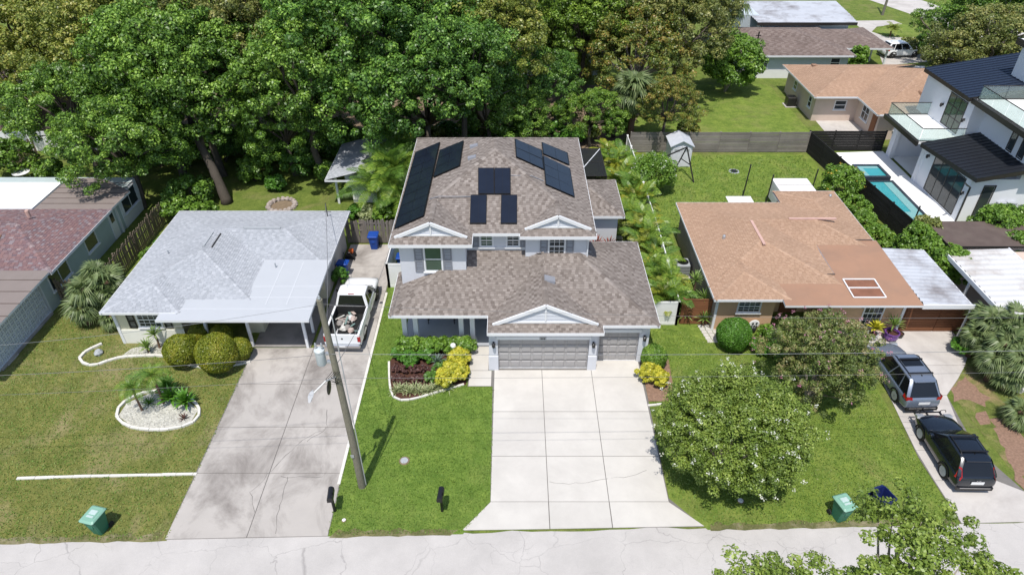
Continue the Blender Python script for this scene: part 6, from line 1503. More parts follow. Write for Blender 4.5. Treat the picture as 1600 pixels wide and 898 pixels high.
def limb_mesh(name, base, fork, tips, r0, m, bend=.12):
    b = MB(); base = Vector(base); fork = Vector(fork)
    mid = base.lerp(fork, .5) + Vector((random.uniform(-1, 1), random.uniform(-1, 1), 0)) * bend
    b.tube([base - Vector((0, 0, .1)), base + Vector((0, 0, .15)), mid, fork], [r0 * 1.35, r0, r0 * .85, r0 * .7], 8)
    for t in tips:
        t = Vector(t); q = fork.lerp(t, .5) + Vector((random.uniform(-1, 1), random.uniform(-1, 1), random.uniform(-.2, .6))) * (t - fork).length * .13
        b.tube([fork - Vector((0, 0, .1)), q, t], [r0 * .5, r0 * .3, r0 * .10], 6)
    me = b.mesh(name, m, smooth=True); return me

# ---- big trees: six crown shapes, reused turned and scaled with their own leaf colour
CR = []
for v in range(6):
    R_ = (5, 5, 3.9) if v % 3 else (4.6, 5.2, 4.4)
    cc = crown_points(240, R_, -.5, (.5, 1.0), 8, .42); cr = RNG.uniform(.26, .80, len(cc)); st = RNG.uniform(.16, .74, len(cc)) + .10 * cc[:, 2] / 4  # clump tint rises with height: sunlit crown tops put into the leaf colour
    p, nr, s, t = clump_leaves(cc, cr, 160, .19, st, spread=.27)  # wide tint spread paints lit leaves against dark gaps
    me = leaves_mesh('crown', p, nr, s, t, LF['oak'], .62)
    tips = cc[RNG.choice(len(cc), 16, replace=False)] * .93
    CR.append((me, tips))
BK = {}
for v, (me, tips) in enumerate(CR):
    for nm in ('bark', 'bark_pale'): BK[v, nm] = limb_mesh('trunk', (0, 0, -7.2), (.2, .1, -2.6), tips * (1.0 if nm == 'bark' else 1.12), .30 if nm == 'bark' else .36, M[nm], .3)

def tree(label, px, py, zc, sc, leaf, group=None, bark='bark', v=None, name='broadleaf_tree', cat='tree', xy=None, flat=1.0):
    p = P(px, py, zc) if xy is None else Vector((xy[0], xy[1], zc)); v = random.randrange(6) if v is None else v
    r = thing(name, label, cat, (p.x, p.y, 0), group); rz = random.uniform(0, 6.28)
    s = (sc, sc, sc * flat)
    tr_ = link('trunk', BK[v, bark], r, (0, 0, zc), (0, 0, rz), (sc, sc, zc / 7.1))
    c = link('crown', CR[v][0], r, (0, 0, zc), (0, 0, rz), s)
    c.material_slots[0].link = 'OBJECT'; c.material_slots[0].material = LF[leaf]
    return r
WG = 'trees of the wood behind the houses'
for a in (
 ('broad oak with low lobes hanging over the brown rear roof of the red-roofed house', 190, 228, 4.8, .86, 'oak'),
 ('leafy oak between the hanging oak and the white fence at the far left', 110, 165, 6.0, .85, 'oak'),
 ('tall oak filling the left wood above the hanging oak', 235, 110, 8.5, 1.05, 'oak'),
 ('smaller tree by the brown building corner at the left edge', 25, 115, 5.8, .8, 'lime'),
 ('yellow-green tree nearest the top left corner', 45, 55, 8, 1.1, 'lime'),
 ('yellow-green tree with a rusty tinge right of the corner tree', 125, 35, 8.5, 1.1, 'lime'),
 ('yellow-green tree below the two at the top left', 140, 85, 8.2, 1.0, 'lime'),
 ('oak with pale bare limbs showing through its crown', 260, 45, 9, 1.1, 'oak', 'bark_pale'),
 ('open-crowned tree with grey limbs against the dark wood', 345, 60, 9, 1.05, 'olive', 'bark_pale'),
 ('greyish olive tree with pale twigs left of the dark central oak', 425, 45, 9, 1.0, 'olive', 'bark_pale'),
 ('dark oak above the small white outbuilding', 480, 120, 8, 1.0, 'oak'),
 ('low bushy tree hiding the white fence left of the outbuilding', 445, 190, 4.4, .72, 'oak'),
 ('densest dark oak in the middle of the wood', 565, 75, 9.5, 1.2, 'dark'),
 ('dark tree whose skirts shade the outbuilding roof', 570, 160, 6, .9, 'dark'),
 ('tall dark oak with a forked pale limb in its centre', 640, 45, 10, 1.15, 'dark', 'bark_pale'),
 ('dark green tree directly behind the grey house roof', 660, 140, 7, 1.0, 'dark'),
 ('oak right of the tree behind the grey house roof', 720, 110, 8, .95, 'dark'),
 ('bush-sized tree at the back corner of the solar-panelled roof', 765, 170, 4.2, .7, 'oak'),
 ('green tree flecked with yellow above the pale blue house', 770, 60, 9, .95, 'lime'),
 ('tree with reddish new leaves at the top middle', 740, 15, 9, .9, 'autumn'),
 ('bright feathery tree at the top left of the bright pair', 850, 22, 8, .95, 'pine'),
 ('bright feathery tree at the top right of the bright pair', 915, 25, 8, .9, 'pine'),
 ('olive tree drooping over the left end of the pale blue house', 870, 70, 5, .62, 'pine', 'bark_pale'),
 ('grey-green tree behind the orange-tinged tree', 985, 20, 7.5, 1.0, 'olive'),
 ('olive-green tree right of the orange-tinged tree', 1062, 50, 6.5, .95, 'olive'),
 ('orange-tinged tree towering over the cabbage palm', 1000, 92, 5.2, .95, 'autumn', 'bark_pale'),
 ('small yellow-flecked tree leaning over the back grey fence', 1040, 165, 3.6, .55, 'autumn'),
 ('dark green young tree left of the cabbage palm', 850, 130, 4.4, .66, 'dark'),
 ('fresh green sapling clump just left of the cabbage palm trunk', 925, 180, 2.8, .5, 'shrub'),
 ('shadowy shrub tree right behind the grey house', 815, 185, 3, .5, 'shrub'),
 ('tree filling the gap at the top edge left of centre', 520, 2, 9, 1.1, 'dark'),
 ('tree at the top edge beside the olive tree', 430, -10, 9, 1.1, 'oak'),
 ('tree at the top edge above the pale-limbed oak', 290, -15, 9, 1.1, 'oak'),
 ('tree at the top edge above the rusty yellow-green tree', 180, -15, 9, 1.1, 'olive'),
 ('tree at the top edge in the very corner', 40, -15, 9, 1.1, 'lime'),
 ('tree at the top edge behind the reddish one', 670, -20, 9, 1.1, 'oak'),
 ('tree at the top edge behind the bright feathery pair', 880, -20, 8, 1.0, 'pine'),
 ('shade tree at the top edge left of the silvery roof', 1080, -5, 6, .95, 'olive'),
 ): tree(a[0], a[1], a[2], a[3], a[4], a[5], WG, a[6] if len(a) > 6 else 'bark')
tree('leaning oak with a thick slanting trunk in the left back lawn', 330, 150, 8.2, 1.0, 'oak', v=2, xy=(-22.6, 48.5)); 
# the leaning trunk itself
lt = thing('leaning_trunk', 'thick slanting grey trunk with fork rising from the shaded left lawn', 'tree', (-20.9, 44.2, 0))
b = MB(); b.tube([(-20.9, 44.2, -.1), (-20.95, 44.25, .3), (-21.6, 44.9, 2.4), (-22.6, 45.8, 4.6), (-23.0, 46.6, 6.8)], [.50, .38, .31, .26, .18], 10); b.tube([(-22.2, 45.5, 3.9), (-21.6, 46.2, 5.6), (-21.2, 47.2, 7.4)], [.2, .15, .09], 8); b.tube([(-22.6, 45.8, 4.6), (-24.2, 45.6, 6.2), (-25.6, 45.2, 7.0)], [.2, .15, .08], 8); b.build('trunk', M['bark'], lt, smooth=True)
cc = np.array([(-24.5, 45.2, 7.4), (-26, 44.6, 6.6), (-23, 46.8, 8.0), (-21.2, 47.2, 8.2), (-25.2, 46.4, 8.2), (-22, 45.6, 8.6), (-27, 45.4, 6.0), (-20.2, 46.6, 7.2), (-24, 44.2, 6.5), (-25.8, 43.6, 5.4), (-23.2, 44.6, 4.3), (-24.4, 44.0, 4.6), (-21.2, 45.4, 5.6), (-25.2, 43.4, 4.0), (-22.2, 44.6, 5.2), (-20.4, 46, 5.6), (-26.6, 42.8, 4.6)]); cr = RNG.uniform(.9, 1.5, len(cc))
cc = np.concatenate([cc + RNG.normal(size=cc.shape) * np.array([.8, .8, .5]) for _ in range(7)]); cr = RNG.uniform(.26, .75, len(cc)); p_, nr_, s_, t_ = clump_leaves(cc, cr, 150, .19, RNG.uniform(.2, .8, len(cc)), spread=.27); oo = np.array(lt.location); link('crown', leaves_mesh('crown', p_ - oo, nr_, s_, t_, LF['oak'], .62), lt)  # lit leaves and dark gaps painted in by the same wide leaf tint spread

for a in (
 ('sprawling oak with pale limbs at the upper right edge', 1545, 75, 5.5, 1.05, 'olive', .8), ('dark oak nearest the top right corner', 1575, 30, 6, 1.1, 'oak', .8),
 ('small oak beside the far street', 1480, 40, 4.2, .62, 'oak', .9), ('low thicket left of the sprawling oak', 1500, 92, 3.0, .62, 'olive', .8),
 ('oak low behind the blue metal roof', 1520, 110, 3.4, .72, 'olive', .8)):
    tree(a[0], a[1], a[2], a[3], a[4], a[5], 'garden trees beyond the back fence', flat=a[6], bark='bark_pale')

# ---- shrubs and small trees with their own meshes
def shrub(label, c, R_, leaf, n=60, per=90, size=.12, name='shrub', cat='shrub', shell=(.72, 1.0), lump=.12, zmin=-.5, stems=4, spread=.14, cr=(.22, .36), group=None, trange=(.3, .7), blossom=None, nb=0, extra=None):
    """c: centre on the ground; R: half sizes; crown centre sits at R.z"""
    c = Vector(c); r = thing(name, label, cat, c, group); zc = R_[2] * .98
    pts = crown_points(n, (R_[0] * .84, R_[1] * .84, R_[2] * .84), zmin, shell, 4, lump) + np.array([0, 0, zc])
    k = min(R_); rad = RNG.uniform(cr[0], cr[1], len(pts)) * k; tt = RNG.uniform(*trange, len(pts))
    p, nr, s, t = clump_leaves(pts, rad, per, size, tt, spread=spread, flat=.9)
    ok = p[:, 2] > .03; link('crown' if cat == 'tree' else 'foliage', leaves_mesh('foliage', p[ok], nr[ok], s[ok], t[ok], LF[leaf], .6), r)
    b = MB()
    for q in range(stems):
        e = pts[random.randrange(len(pts))] * .85; b.tube([(random.uniform(-.08, .08), random.uniform(-.08, .08), -.05), (e[0] * .4, e[1] * .4, e[2] * .55), tuple(e)], [.05 * k ** .5, .035 * k ** .5, .012], 6)
    b2 = link('trunk' if cat == 'tree' else 'stem', b.mesh('stem', M['bark_pale'] if cat == 'tree' else M['bark']), r)
    if blossom:
        up_ = pts[pts[:, 2] > zc * .75]; oc = norm(up_ - np.array([0, 0, zc])); out = up_[np.argsort(-np.linalg.norm((up_ - np.array([0, 0, zc])) / np.array(R_), axis=1))[:nb]]
        bp = out + norm(out - np.array([0, 0, zc * .8])) * .30 * (k ** .5) * .8; p, nr, s, t = clump_leaves(bp, np.full(len(bp), .10), 9, .055, RNG.uniform(.3, .9, len(bp)))
        link('blossom', leaves_mesh('blossom', p, nr, s, t, LF[blossom], .9), r)['kind'] = 'stuff'
    return r
cp = P(1148, 670, 2.5)
shrub('big rounded crape myrtle covered in white blossom beside the wide driveway', (cp.x, cp.y, 0), (3.8, 3.4, 2.6), 'myrtle', 1250, 95, .095, 'crape_myrtle', 'tree', (.72, 1), .07, -.8, 9, .16, (.07, .13), trange=(.25, .8), blossom='wblossom', nb=75)
cp = P(1282, 566, 2.5)
shrub('loose bronze-tinged crape myrtle with pink blossom before the peach house', (cp.x, cp.y, 0), (2.95, 2.8, 2.7), 'bronze', 520, 110, .09, 'crape_myrtle', 'tree', (.35, 1), .4, -.6, 12, .2, (.05, .12), trange=(.1, .9), blossom='pblossom', nb=60)
def ball(label, px, py, z, r_, leaf, n=15000, size=.075):
    """a clipped ball: an even skin of small leaves, slightly dimpled, on a dark twiggy core"""
    c = P(px, py, z); n = int(15000 * r_ * r_) + 2500; r = thing('clipped_shrub', label, 'shrub', (c.x, c.y, 0)); d = norm(RNG.normal(size=(n, 3))); d = d[d[:, 2] > -.88]; a = RNG.uniform(0, 6.28, 6)
    dim = 1 + .03 * np.sin(d[:, 0] * 7 + a[0]) * np.sin(d[:, 1] * 8 + a[1]) + .025 * np.sin(d[:, 2] * 9 + d[:, 0] * 5 + a[2]); rad = r_ * dim * (1 - np.abs(RNG.normal(size=len(d))) * .05)
    p = d * rad[:, None] + np.array([0, 0, max(z, r_ * .9)]); nr = norm(d + RNG.normal(size=d.shape) * .6); t = .5 + .22 * np.sin(d[:, 0] * 5 + a[3]) * np.sin(d[:, 2] * 4 + a[4]) + RNG.normal(size=len(d)) * .2
    link('foliage', leaves_mesh('foliage', p, nr, size * RNG.uniform(.7, 1.3, len(d)), t, LF[leaf], .6), r); b = MB()
    for k in range(5): q = p[RNG.integers(len(p))] * .9; b.tube([(0, 0, -.05), (q[0] * .3, q[1] * .3, q[2] * .6), tuple(q)], [.05, .03, .012], 6)
    link('stem', b.mesh('stem', M['bark']), r); return r
ball('left of the two big clipped golden-green balls by the carport', 282, 547, .98, .86, 'gold')
ball('larger clipped golden-green ball nearest the carport', 338, 551, 1.12, 1.05, 'gold')
ball('small golden ball bush tucked right of the larger ball', 374, 545, .7, .62, 'gold')
ball('small golden bush peeping up behind the two big balls', 311, 520, .9, .55, 'gold')
ball('golden bush top behind the larger ball', 345, 524, .9, .6, 'gold')
ball('bright green ball bush before the peach house window', 1147, 522, .9, .93, 'bright')
ball('dark green rounded bush by the third garage door', 1022, 557, .7, .68, 'shrub')
for lab, px, py, rx in (('yellow croton by the right driveway edge beneath the green bush', 1014, 582, .65), ('paler yellow croton at the right of its clump', 1030, 592, .45)):
    c = P(px, py, .45); shrub(lab, (c.x, c.y, 0), (rx, rx * .9, .5), 'croton', 36, 55, .17, lump=.1, zmin=-.5, cr=(.25, .4))
for k, (px, py) in enumerate(((718, 560), (708, 574), (697, 590), (716, 580))):
    c = P(px, py, .45); shrub(('topmost yellow croton of the row by the front walk', 'second yellow croton of the row by the front walk', 'lowest yellow croton of the row at the bed edging', 'yellow croton nearest the walk slabs')[k], (c.x, c.y, 0), (.62, .66, .48), 'croton', 36, 55, .17, lump=.1, cr=(.25, .4), group='yellow crotons of the front bed')
for k, x in enumerate((-5.75, -5.05, -4.35, -3.65, -2.95, -2.45)):
    shrub(('hedge bush at the left end below the porch', 'second hedge bush from the left below the porch', 'third hedge bush below the porch', 'fourth hedge bush below the porch', 'fifth hedge bush below the porch', 'hedge bush at the right end by the front walk')[k], (x, 27.62, 0), (.58, .52, .5), 'shrub', 34, 70, .14, cr=(.25, .4), group='hedge bushes below the porch')
for k, (px, py, r_) in enumerate(((640, 562, .5), (665, 556, .5), (627, 552, .5))):
    c = P(px, py, .3); shrub(('fresh green leafy clump in the middle of the front bed', 'fresh green clump touching the hedge centre', 'fresh green clump at the left of the front bed')[k], (c.x, c.y, 0), (r_, r_, .36), 'bright', 22, 36, .22, cr=(.3, .45))
for k in range(9):
    c = P(618 + (k % 5) * 14 + random.uniform(-3, 3), 578 + (k // 5) * 14 + random.uniform(-3, 3), .15); shrub('low plum-leaved plant in the brown front bed', (c.x, c.y, 0), (.36, .34, .2), 'purple', 20, 46, .085, cr=(.3, .45), group='low plum plants in the front bed')
for k in range(3): 
    c = P((682, 672, 690)[k], (580, 590, 572)[k], .2); shrub(('dusky plant right of the plum patch', 'dusky plant above the striped grass', 'dusky plant by the blue rosette')[k], (c.x, c.y, 0), (.34, .34, .26), 'dark', 18, 40, .13, cr=(.3, .45))

def rosette(label, c, n, L, W_, leaf, up=.9, droop=.5, z0=0.0, stem=0, name='spiky_plant', cat='plant', group=None):
    """strap leaves fanning from one point; each blade tapers and arches"""
    c = Vector(c); r = thing(name, label, cat, (c.x, c.y, 0), group); v = []; f = []; t = []
    heads = [(0, 0, z0 + stem)] if stem < .2 else [(0, 0, z0 + stem)]
    for h in heads:
        for k in range(n):
            a = 2.399 * k + random.uniform(-.3, .3); el = math.radians(85) * (1 - (k + .5) / n) * up + random.uniform(-.1, .1) + .1; l = L * random.uniform(.75, 1.1)
            d = Vector((math.cos(a), math.sin(a), 0)); s_ = Vector((-math.sin(a), math.cos(a), 0)); b0 = len(v); prev = Vector(h); pts = []
            for q in range(4):
                u = q / 3; e = el - droop * u * u * 1.6; pts.append(prev.copy()); prev = prev + (d * math.cos(e) + Vector((0, 0, math.sin(e)))) * (l / 3)
            for q, p in enumerate(pts):
                w = W_ * (.55, 1, .75, .06)[q] / 2; v += [tuple(p - s_ * w), tuple(p + Vector((0, 0, -w * .3))), tuple(p + s_ * w)]
            for q in range(3):
                o_ = b0 + q * 3; f += [(o_, o_ + 1, o_ + 4, o_ + 3), (o_ + 1, o_ + 2, o_ + 5, o_ + 4)]; tt = random.uniform(.2, .9); t += [tt, tt]
    m = MB(); m.v = v; m.f = f; m.m = [0] * len(f); m.t = [x if x != 1.0 else .99 for x in t]
    link('blades', m.mesh('blades', LF[leaf]), r)
    if stem: s2 = MB(); s2.tube([(0, 0, -.05), (.03, .02, stem * .5), (0, 0, z0 + stem)], [.07, .055, .05], 7); link('stem', s2.mesh('stem', M['palm_bark']), r)
    return r
for k in range(12):
    c = P(618 + k * 7.6 + random.uniform(-2, 2), 611 - k * .5 + random.uniform(-4, 5), .05); rosette('striped pale grass tuft along the front of the flower bed', c, 26, .55, .05, 'striped', .95, .9, group='striped grass tufts of the front bed')
rosette('blue-grey rosette in the front bed hedge', P(683, 562, .3), 22, .62, .10, 'blue', .9, .2, .15)
for lab, px, py, z, st, L_ in (('tall yucca leaning by the tan roof corner', 1087, 438, 1.9, 1.9, .75), ('yucca head beside the small red-brown fence', 1100, 465, 1.5, 1.5, .7), ('low yucca at the foot of the white gate', 1072, 492, .5, .5, .75), ('middle yucca of the group by the white gate', 1078, 470, 1.0, 1.0, .7), ('yucca nearest the pale paver path', 1100, 498, .5, .5, .7),
    ('spiky plant growing from the purple pot', 1398, 505, 1.1, 1.0, .7), ('spiky plant by the peach house door', 1345, 505, .5, .4, .6), ('young dracaena right of the cream house window', 241, 522, 1.0, 1.0, .6), ('lower dracaena in the curled bed', 228, 540, .5, .4, .55)):
    rosette(lab, P(px, py, z), 34, L_, .075, 'yucca', .95, .35, 0, st, 'yucca', 'plant')
for lab, px, py, L_ in (('leafy bright plant in the palm island bed', 268, 622, .8), ('leafy bright plant at the right rim of the island bed', 290, 628, .75), ('leafy bright plant near the island palms', 262, 605, .7)):
    rosette(lab, P(px, py, .3), 34, L_, .16, 'bright', .95, .5, .1, .25, 'leafy_plant', 'plant')
rosette('dark spiky plant at the bottom of the island bed', P(287, 652, .1), 20, .4, .05, 'purple', .9, .3); rosette('grey-green spiky plant in the island bed', P(232, 627, .2), 26, .5, .06, 'dark', .9, .4)
rosette('bright yellow croton in a pot by the peach house', P(1368, 512, .7), 36, .55, .17, 'croton', .95, .5, .4, .3, 'croton', 'plant'); rosette('red cordyline in the roof corner of the grey house', (5.4, 36.8, 0), 30, .8, .12, 'red', .95, .3, 0, .9); rosette('second red cordyline by the side wall of the grey house', (6.2, 36.9, 0), 30, .75, .12, 'red', .95, .3, 0, .8)

# ---- palms: every frond a part
def frond_mesh(L, leaflets, ll, leaf, arch=.9, width=.075, vee=.5):
    m = MB(); pts = []
    for k in range(8):
        u = k / 7; e = 1.15 - arch * 1.9 * u; pts.append(Vector((0, 0, 0)) if k == 0 else pts[-1] + Vector((math.cos(e), 0, math.sin(e))) * L / 7)
    for k in range(7):
        w = .018 * (1 - k / 8); a, c = pts[k], pts[k + 1]; m.quad(a + Vector((0, -w, 0)), a + Vector((0, w, 0)), c + Vector((0, w * .8, 0)), c + Vector((0, -w * .8, 0)), 0, .8)
    for k in range(leaflets):
        u = .14 + .84 * k / (leaflets - 1); x = u * 7; i = min(6, int(x)); p = pts[i].lerp(pts[i + 1], x - i); tan = (pts[i + 1] - pts[i]).normalized(); l = ll * (math.sin(math.pi * min(1, u * .82 + .14)) ** .7)
        for sx in (-1, 1):
            d = (tan * .75 + Vector((0, sx, 0)) + Vector((0, 0, vee * .5))).normalized(); q = p + d * l * .55; e_ = q + (d + Vector((0, 0, -.8))).normalized() * l * .45; nrm = tan * width * .5; t = random.uniform(.15, .8)
            m.add([p - nrm * .6, p + nrm * .6, q + nrm, q - nrm, e_], [(0, 1, 2, 3), (3, 2, 4)], 0, t)
    return m.mesh('frond', LF[leaf])
def fan_mesh(pet, r, seg, leaf, droop=.25):
    m = MB(); m.quad((0, -.015, 0), (0, .015, 0), (pet, .012, 0), (pet, -.012, 0), 0, .6)
    for k in range(seg):
        a = R(-125) + R(250) * k / (seg - 1); d = Vector((math.cos(a), math.sin(a), 0)); s_ = Vector((-d.y, d.x, 0)); l = r * (.75 + .25 * math.cos(a * .6)) * random.uniform(.92, 1.06); w = l * .085
        o_ = Vector((pet, 0, 0)); z = Vector((0, 0, 1)); fold = z * .05 * l * (1 if k % 2 else -1) * .5; p1 = o_ + d * l * .6 + fold - z * droop * l * .15; p2 = o_ + d * l - z * l * droop * random.uniform(.7, 1.8); t = random.uniform(.2, .85)
        m.add([o_, p1 - s_ * w, p2, p1 + s_ * w], [(0, 1, 2, 3)], 0, t)
    return m.mesh('frond', LF[leaf])
AR = [frond_mesh(1.7, 20, .55, 'lime', 1.1, .075), frond_mesh(1.9, 20, .56, 'gold', .95, .075), frond_mesh(2.1, 22, .62, 'palm', .80), frond_mesh(1.8, 20, .56, 'palm', 1.0), frond_mesh(2.2, 22, .6, 'palmdk', .9)]
BIGF = [frond_mesh(3.2, 26, .95, 'palmdk', .80, .08), frond_mesh(2.9, 26, .9, 'palm', 1.0, .08)]
SM = [frond_mesh(.95, 18, .26, 'palmdk', 1.1, .03), frond_mesh(.85, 16, .24, 'palm', 1.25, .03)]
FAN = [fan_mesh(.75, .85, 22, 'fan', .3), fan_mesh(.65, .95, 24, 'fan', .5), fan_mesh(.8, .8, 20, 'fan', .8)]
FANG = [fan_mesh(.9, .8, 22, 'fan', .35), fan_mesh(.8, .9, 24, 'fan', .7)]
def palm(label, p, trunk_h, n, meshes, sc, tr=.12, spread=(-.5, 1.0), name='palm', group=None, lean=(0, 0), fan=False, clump=1, boots=None):
    p = Vector(p); r = thing(name, label, 'palm', (p.x, p.y, 0), group)
    heads = []
    for c in range(clump):
        o_ = Vector((random.uniform(-.35, .35), random.uniform(-.35, .35), 0)) if clump > 1 else Vector((0, 0, 0)); h = trunk_h * random.uniform(.75, 1.1) if clump > 1 else trunk_h
        q = o_ + Vector((lean[0], lean[1], h)); heads.append(q)
        b = MB(); b.tube([o_ - Vector((0, 0, .05)), o_.lerp(q, .5) + Vector((random.uniform(-.05, .05), 0, 0)), q, q + Vector((0, 0, .15))], [tr * 1.15, tr, tr * 1.0, tr * .5], 8); link('trunk', b.mesh('trunk', M['palm_bark']), r)
    for k in range(n):
        q = heads[k % clump]; a = 2.399 * k + random.uniform(-.2, .2); el = spread[0] + (spread[1] - spread[0]) * ((k + .5) / n) + random.uniform(-.12, .12)
        f = link('frond', random.choice(meshes), r, q, (random.uniform(-.25, .25), -el, a), (sc * random.uniform(.82, 1.12),) * 3)
    return r
arec = [(8.55, 31.4), (8.8, 32.8), (8.35, 34.0), (8.9, 35.2), (8.5, 36.4), (9.0, 37.5), (8.5, 38.6), (8.95, 39.8), (8.4, 41.0), (8.9, 42.2), (8.4, 43.4), (8.9, 44.6), (8.2, 45.8), (8.8, 47.0), (8.2, 48.2), (8.9, 49.4), (7.7, 50.4)]
AL = ['nearest areca palm behind the white gate', 'second areca palm behind the white gate'] + ['areca palm %s, right of the grey house' % w_ for w_ in ('opposite the third garage roof', 'beside the big tan roof corner', 'left of the tan roof edge', 'by the first white paver', 'by the middle white paver', 'by the last white paver', 'under the small side roof eave', 'halfway along the small side roof', 'at the top of the small side roof', 'by the front of the screen enclosure', 'beside the screen enclosure', 'at the far side of the screen enclosure', 'left of the small blossoming tree', 'behind the small blossoming tree')] + ['areca palm at the far end of the row by the back fence']
for k, (x, y) in enumerate(arec): palm(AL[k], (x, y, 0), .75, 21, AR, random.uniform(.8, 1.05), .05, (-.1, .8), 'areca_palm', 'areca palms along the grey house', clump=3)
for k, (x, y, h_, s_) in enumerate(((-8.3, 43.6, 1.9, 1.0), (-7.4, 41.9, 1.1, .8), (-9.4, 42.6, 1.2, .85), (-7.3, 44.8, 1.6, .9), (-8.2, 46.4, 2.0, .8))):
    palm(('largest feather palm of the clump behind the blue bin fence', 'low feather palm by the eave of the solar roof', 'left feather palm of the clump in front of the outbuilding', 'feather palm rising at the back corner of the solar roof', 'rear feather palm beside the outbuilding roof')[k], (x, y, 0), h_ * 1.25, 22, BIGF, s_ * 1.1, .10, (-.35, .85), 'feather_palm', 'feather palms left of the grey house')
palm('cabbage palm with a rusty trunk beside the orange-tinged tree', (10.0, 54.5, 0), 4.7, 40, FANG, 1.2, .26, (-.9, 1.3), 'cabbage_palm')
palm('far cabbage palm at the left of the silvery metal roof', (*P(1135, 8, 5)[:2], 0), 5.0, 26, FANG, 1.6, .26, (-.9, 1.2), 'cabbage_palm')
palm('small feather palm on the left in the island bed', (*P(207, 607, 1.5)[:2], 0), 1.45, 17, SM, 1.15, .05, (-.5, .9), 'pygmy_palm'); palm('taller feather palm at the top of the island bed', (*P(238, 588, 1.8)[:2], 0), 1.75, 17, SM, 1.15, .06, (-.5, .9), 'pygmy_palm')
for k, (px, py, z, s_) in enumerate(((135, 450, 2.2, 1.15), (165, 438, 2.4, 1.2), (180, 458, 1.9, 1.0), (128, 478, 1.3, 1.0), (172, 492, .9, .8), (150, 425, 2.6, 1.0))):
    palm(('left fan palm of the grey-green clump by the cream house', 'central fan palm of the grey-green clump by the cream house', 'right fan palm touching the pale roof', 'low left fan palm of the grey-green clump', 'lowest fan palm under the eave of the cream house', 'rear fan palm of the grey-green clump')[k], (*P(px, py, z)[:2], 0), z - .2, 24, FAN, s_ * .66, .14, (-.75, 1.25), 'fan_palm', 'fan palms beside the cream house')
RP = ((1538, 492, 2.0, 1.0, 'fan palm squeezed against the fence end'), (1572, 512, 2.2, 1.1, 'fan palm second in from the right edge'), (1560, 560, 1.5, 1.0, 'drooping fan palm above the dirt patch'), (1582, 580, 1.2, 1.0, 'fan palm right behind the pale boulder'), (1600, 520, 2.2, 1.1, 'fan palm cut by the right edge'), (1555, 500, 2.3, 1.15, 'topmost fan palm beside the red-brown fence'), (1590, 495, 2.4, 1.15, 'fan palm at the right edge below the white ribbed roof'), (1530, 520, 1.6, .95, 'fan palm nearest the curved driveway pad'), (1575, 535, 2.0, 1.2, 'central fan palm of the right-hand clump'), (1597, 560, 1.9, 1.1, 'fan palm at the right edge above the pale boulder'), (1548, 548, 1.2, .9, 'low fan palm in the middle of the right-hand clump'), (1598, 640, .9, .95, 'lowest fan palm at the right edge below the boulder'))
for px, py, z, s_, lab in RP: palm(lab, (*P(px, py, z)[:2], 0), z - .2, 24, FAN, s_ * .60, .14, (-.75, 1.25), 'fan_palm', 'fan palms by the right driveway')
palm('little palm in front of the distant brown-roofed house', (*P(1270, 100, 1)[:2], 0), .6, 18, FANG, 1.0, .12, (-.2, 1.2), 'fan_palm'); palm('reddish palm in the far round lawn', (*P(1394, 44, 1)[:2], 0), .6, 16, AR[:1], .9, .1, (-.1, 1.0), 'small_palm')

# ---- other bushes, one by one
def sh(label, px, py, z, R_, leaf, n=40, per=80, size=.16, **k):
    c = P(px, py, z); return shrub(label, (c.x, c.y, 0), (R_[0], R_[1], z), leaf, n, per, size, **k)
sh('small blossoming tree in front of the swing frame', 1022, 272, 1.5, (1.75, 1.6), 'shrub', 110, 110, .13, name='blossoming_tree', cat='tree', cr=(.2, .32), blossom='wblossom', nb=40, lump=.3)
sh('leafy bush with yellow flowers at the pool fence corner', 1318, 285, 1.4, (1.6, 1.5), 'shrub', 100, 110, .14, cr=(.16, .28), blossom='yblossom', nb=18)
for k, a in enumerate(((1338, 322, .8, 1.0), (1352, 345, .7, .9), (1372, 368, .8, 1.0), (1388, 380, .6, .8))):
    sh(('low leafy bush next down from the yellow-flowered bush', 'broad-leaved bush along the black fence', 'bush at the corner of the tan roof and black fence', 'bush above the old tin awning')[k], a[0], a[1], a[2], (a[3], a[3]), 'shrub', 50, 90, .15, cr=(.2, .34), group='bushes along the black fence')
for k, a in enumerate(((1425, 384, 1.7, 1.15), (1452, 394, 1.6, 1.2), (1478, 414, 1.5, 1.05), (1440, 372, 1.6, 1.1), (1498, 425, 1.3, .8))):
    sh(('left overgrown shrub on the edge of the old tin awning', 'middle overgrown shrub between the two ribbed roofs', 'lower overgrown shrub spilling between the ribbed roofs', 'upper overgrown shrub below the brown flat roof', 'last overgrown shrub by the carport beam')[k], a[0], a[1], a[2], (a[3], a[3]), 'olive' if k == 3 else 'shrub', 90, 110, .15, cr=(.16, .28), lump=.3, group='overgrown shrubs between the ribbed roofs')
for k, a in enumerate(((1556, 358, 1.9, 1.45), (1592, 362, 1.8, 1.6), (1590, 392, 1.6, 1.3))):
    sh(('dense green tree over the right side of the brown flat roof', 'dense green tree at the right edge by the white house', 'dense green bush at the right edge above the white ribbed roof')[k], a[0], a[1], a[2], (a[3], a[3]), 'shrub', 130, 130, .15, cr=(.15, .26), lump=.3, name='bushy_tree', cat='tree')
for k, a in enumerate(((600, 335, .7, .9, 'shrub'), (625, 325, .7, .9, 'dark'), (575, 335, .6, .8, 'striped'), (645, 330, .6, .7, 'shrub'), (555, 330, .5, .7, 'bright'))):
    sh(('shrub behind the grey board fence', 'dark shrub under the solar roof eave', 'pale variegated shrub left behind the board fence', 'shrub against the grey house corner', 'fresh shrub at the end of the cream house')[k], a[0], a[1], a[2], (a[3], a[3]), a[4], 30, 60, .2, cr=(.25, .4))
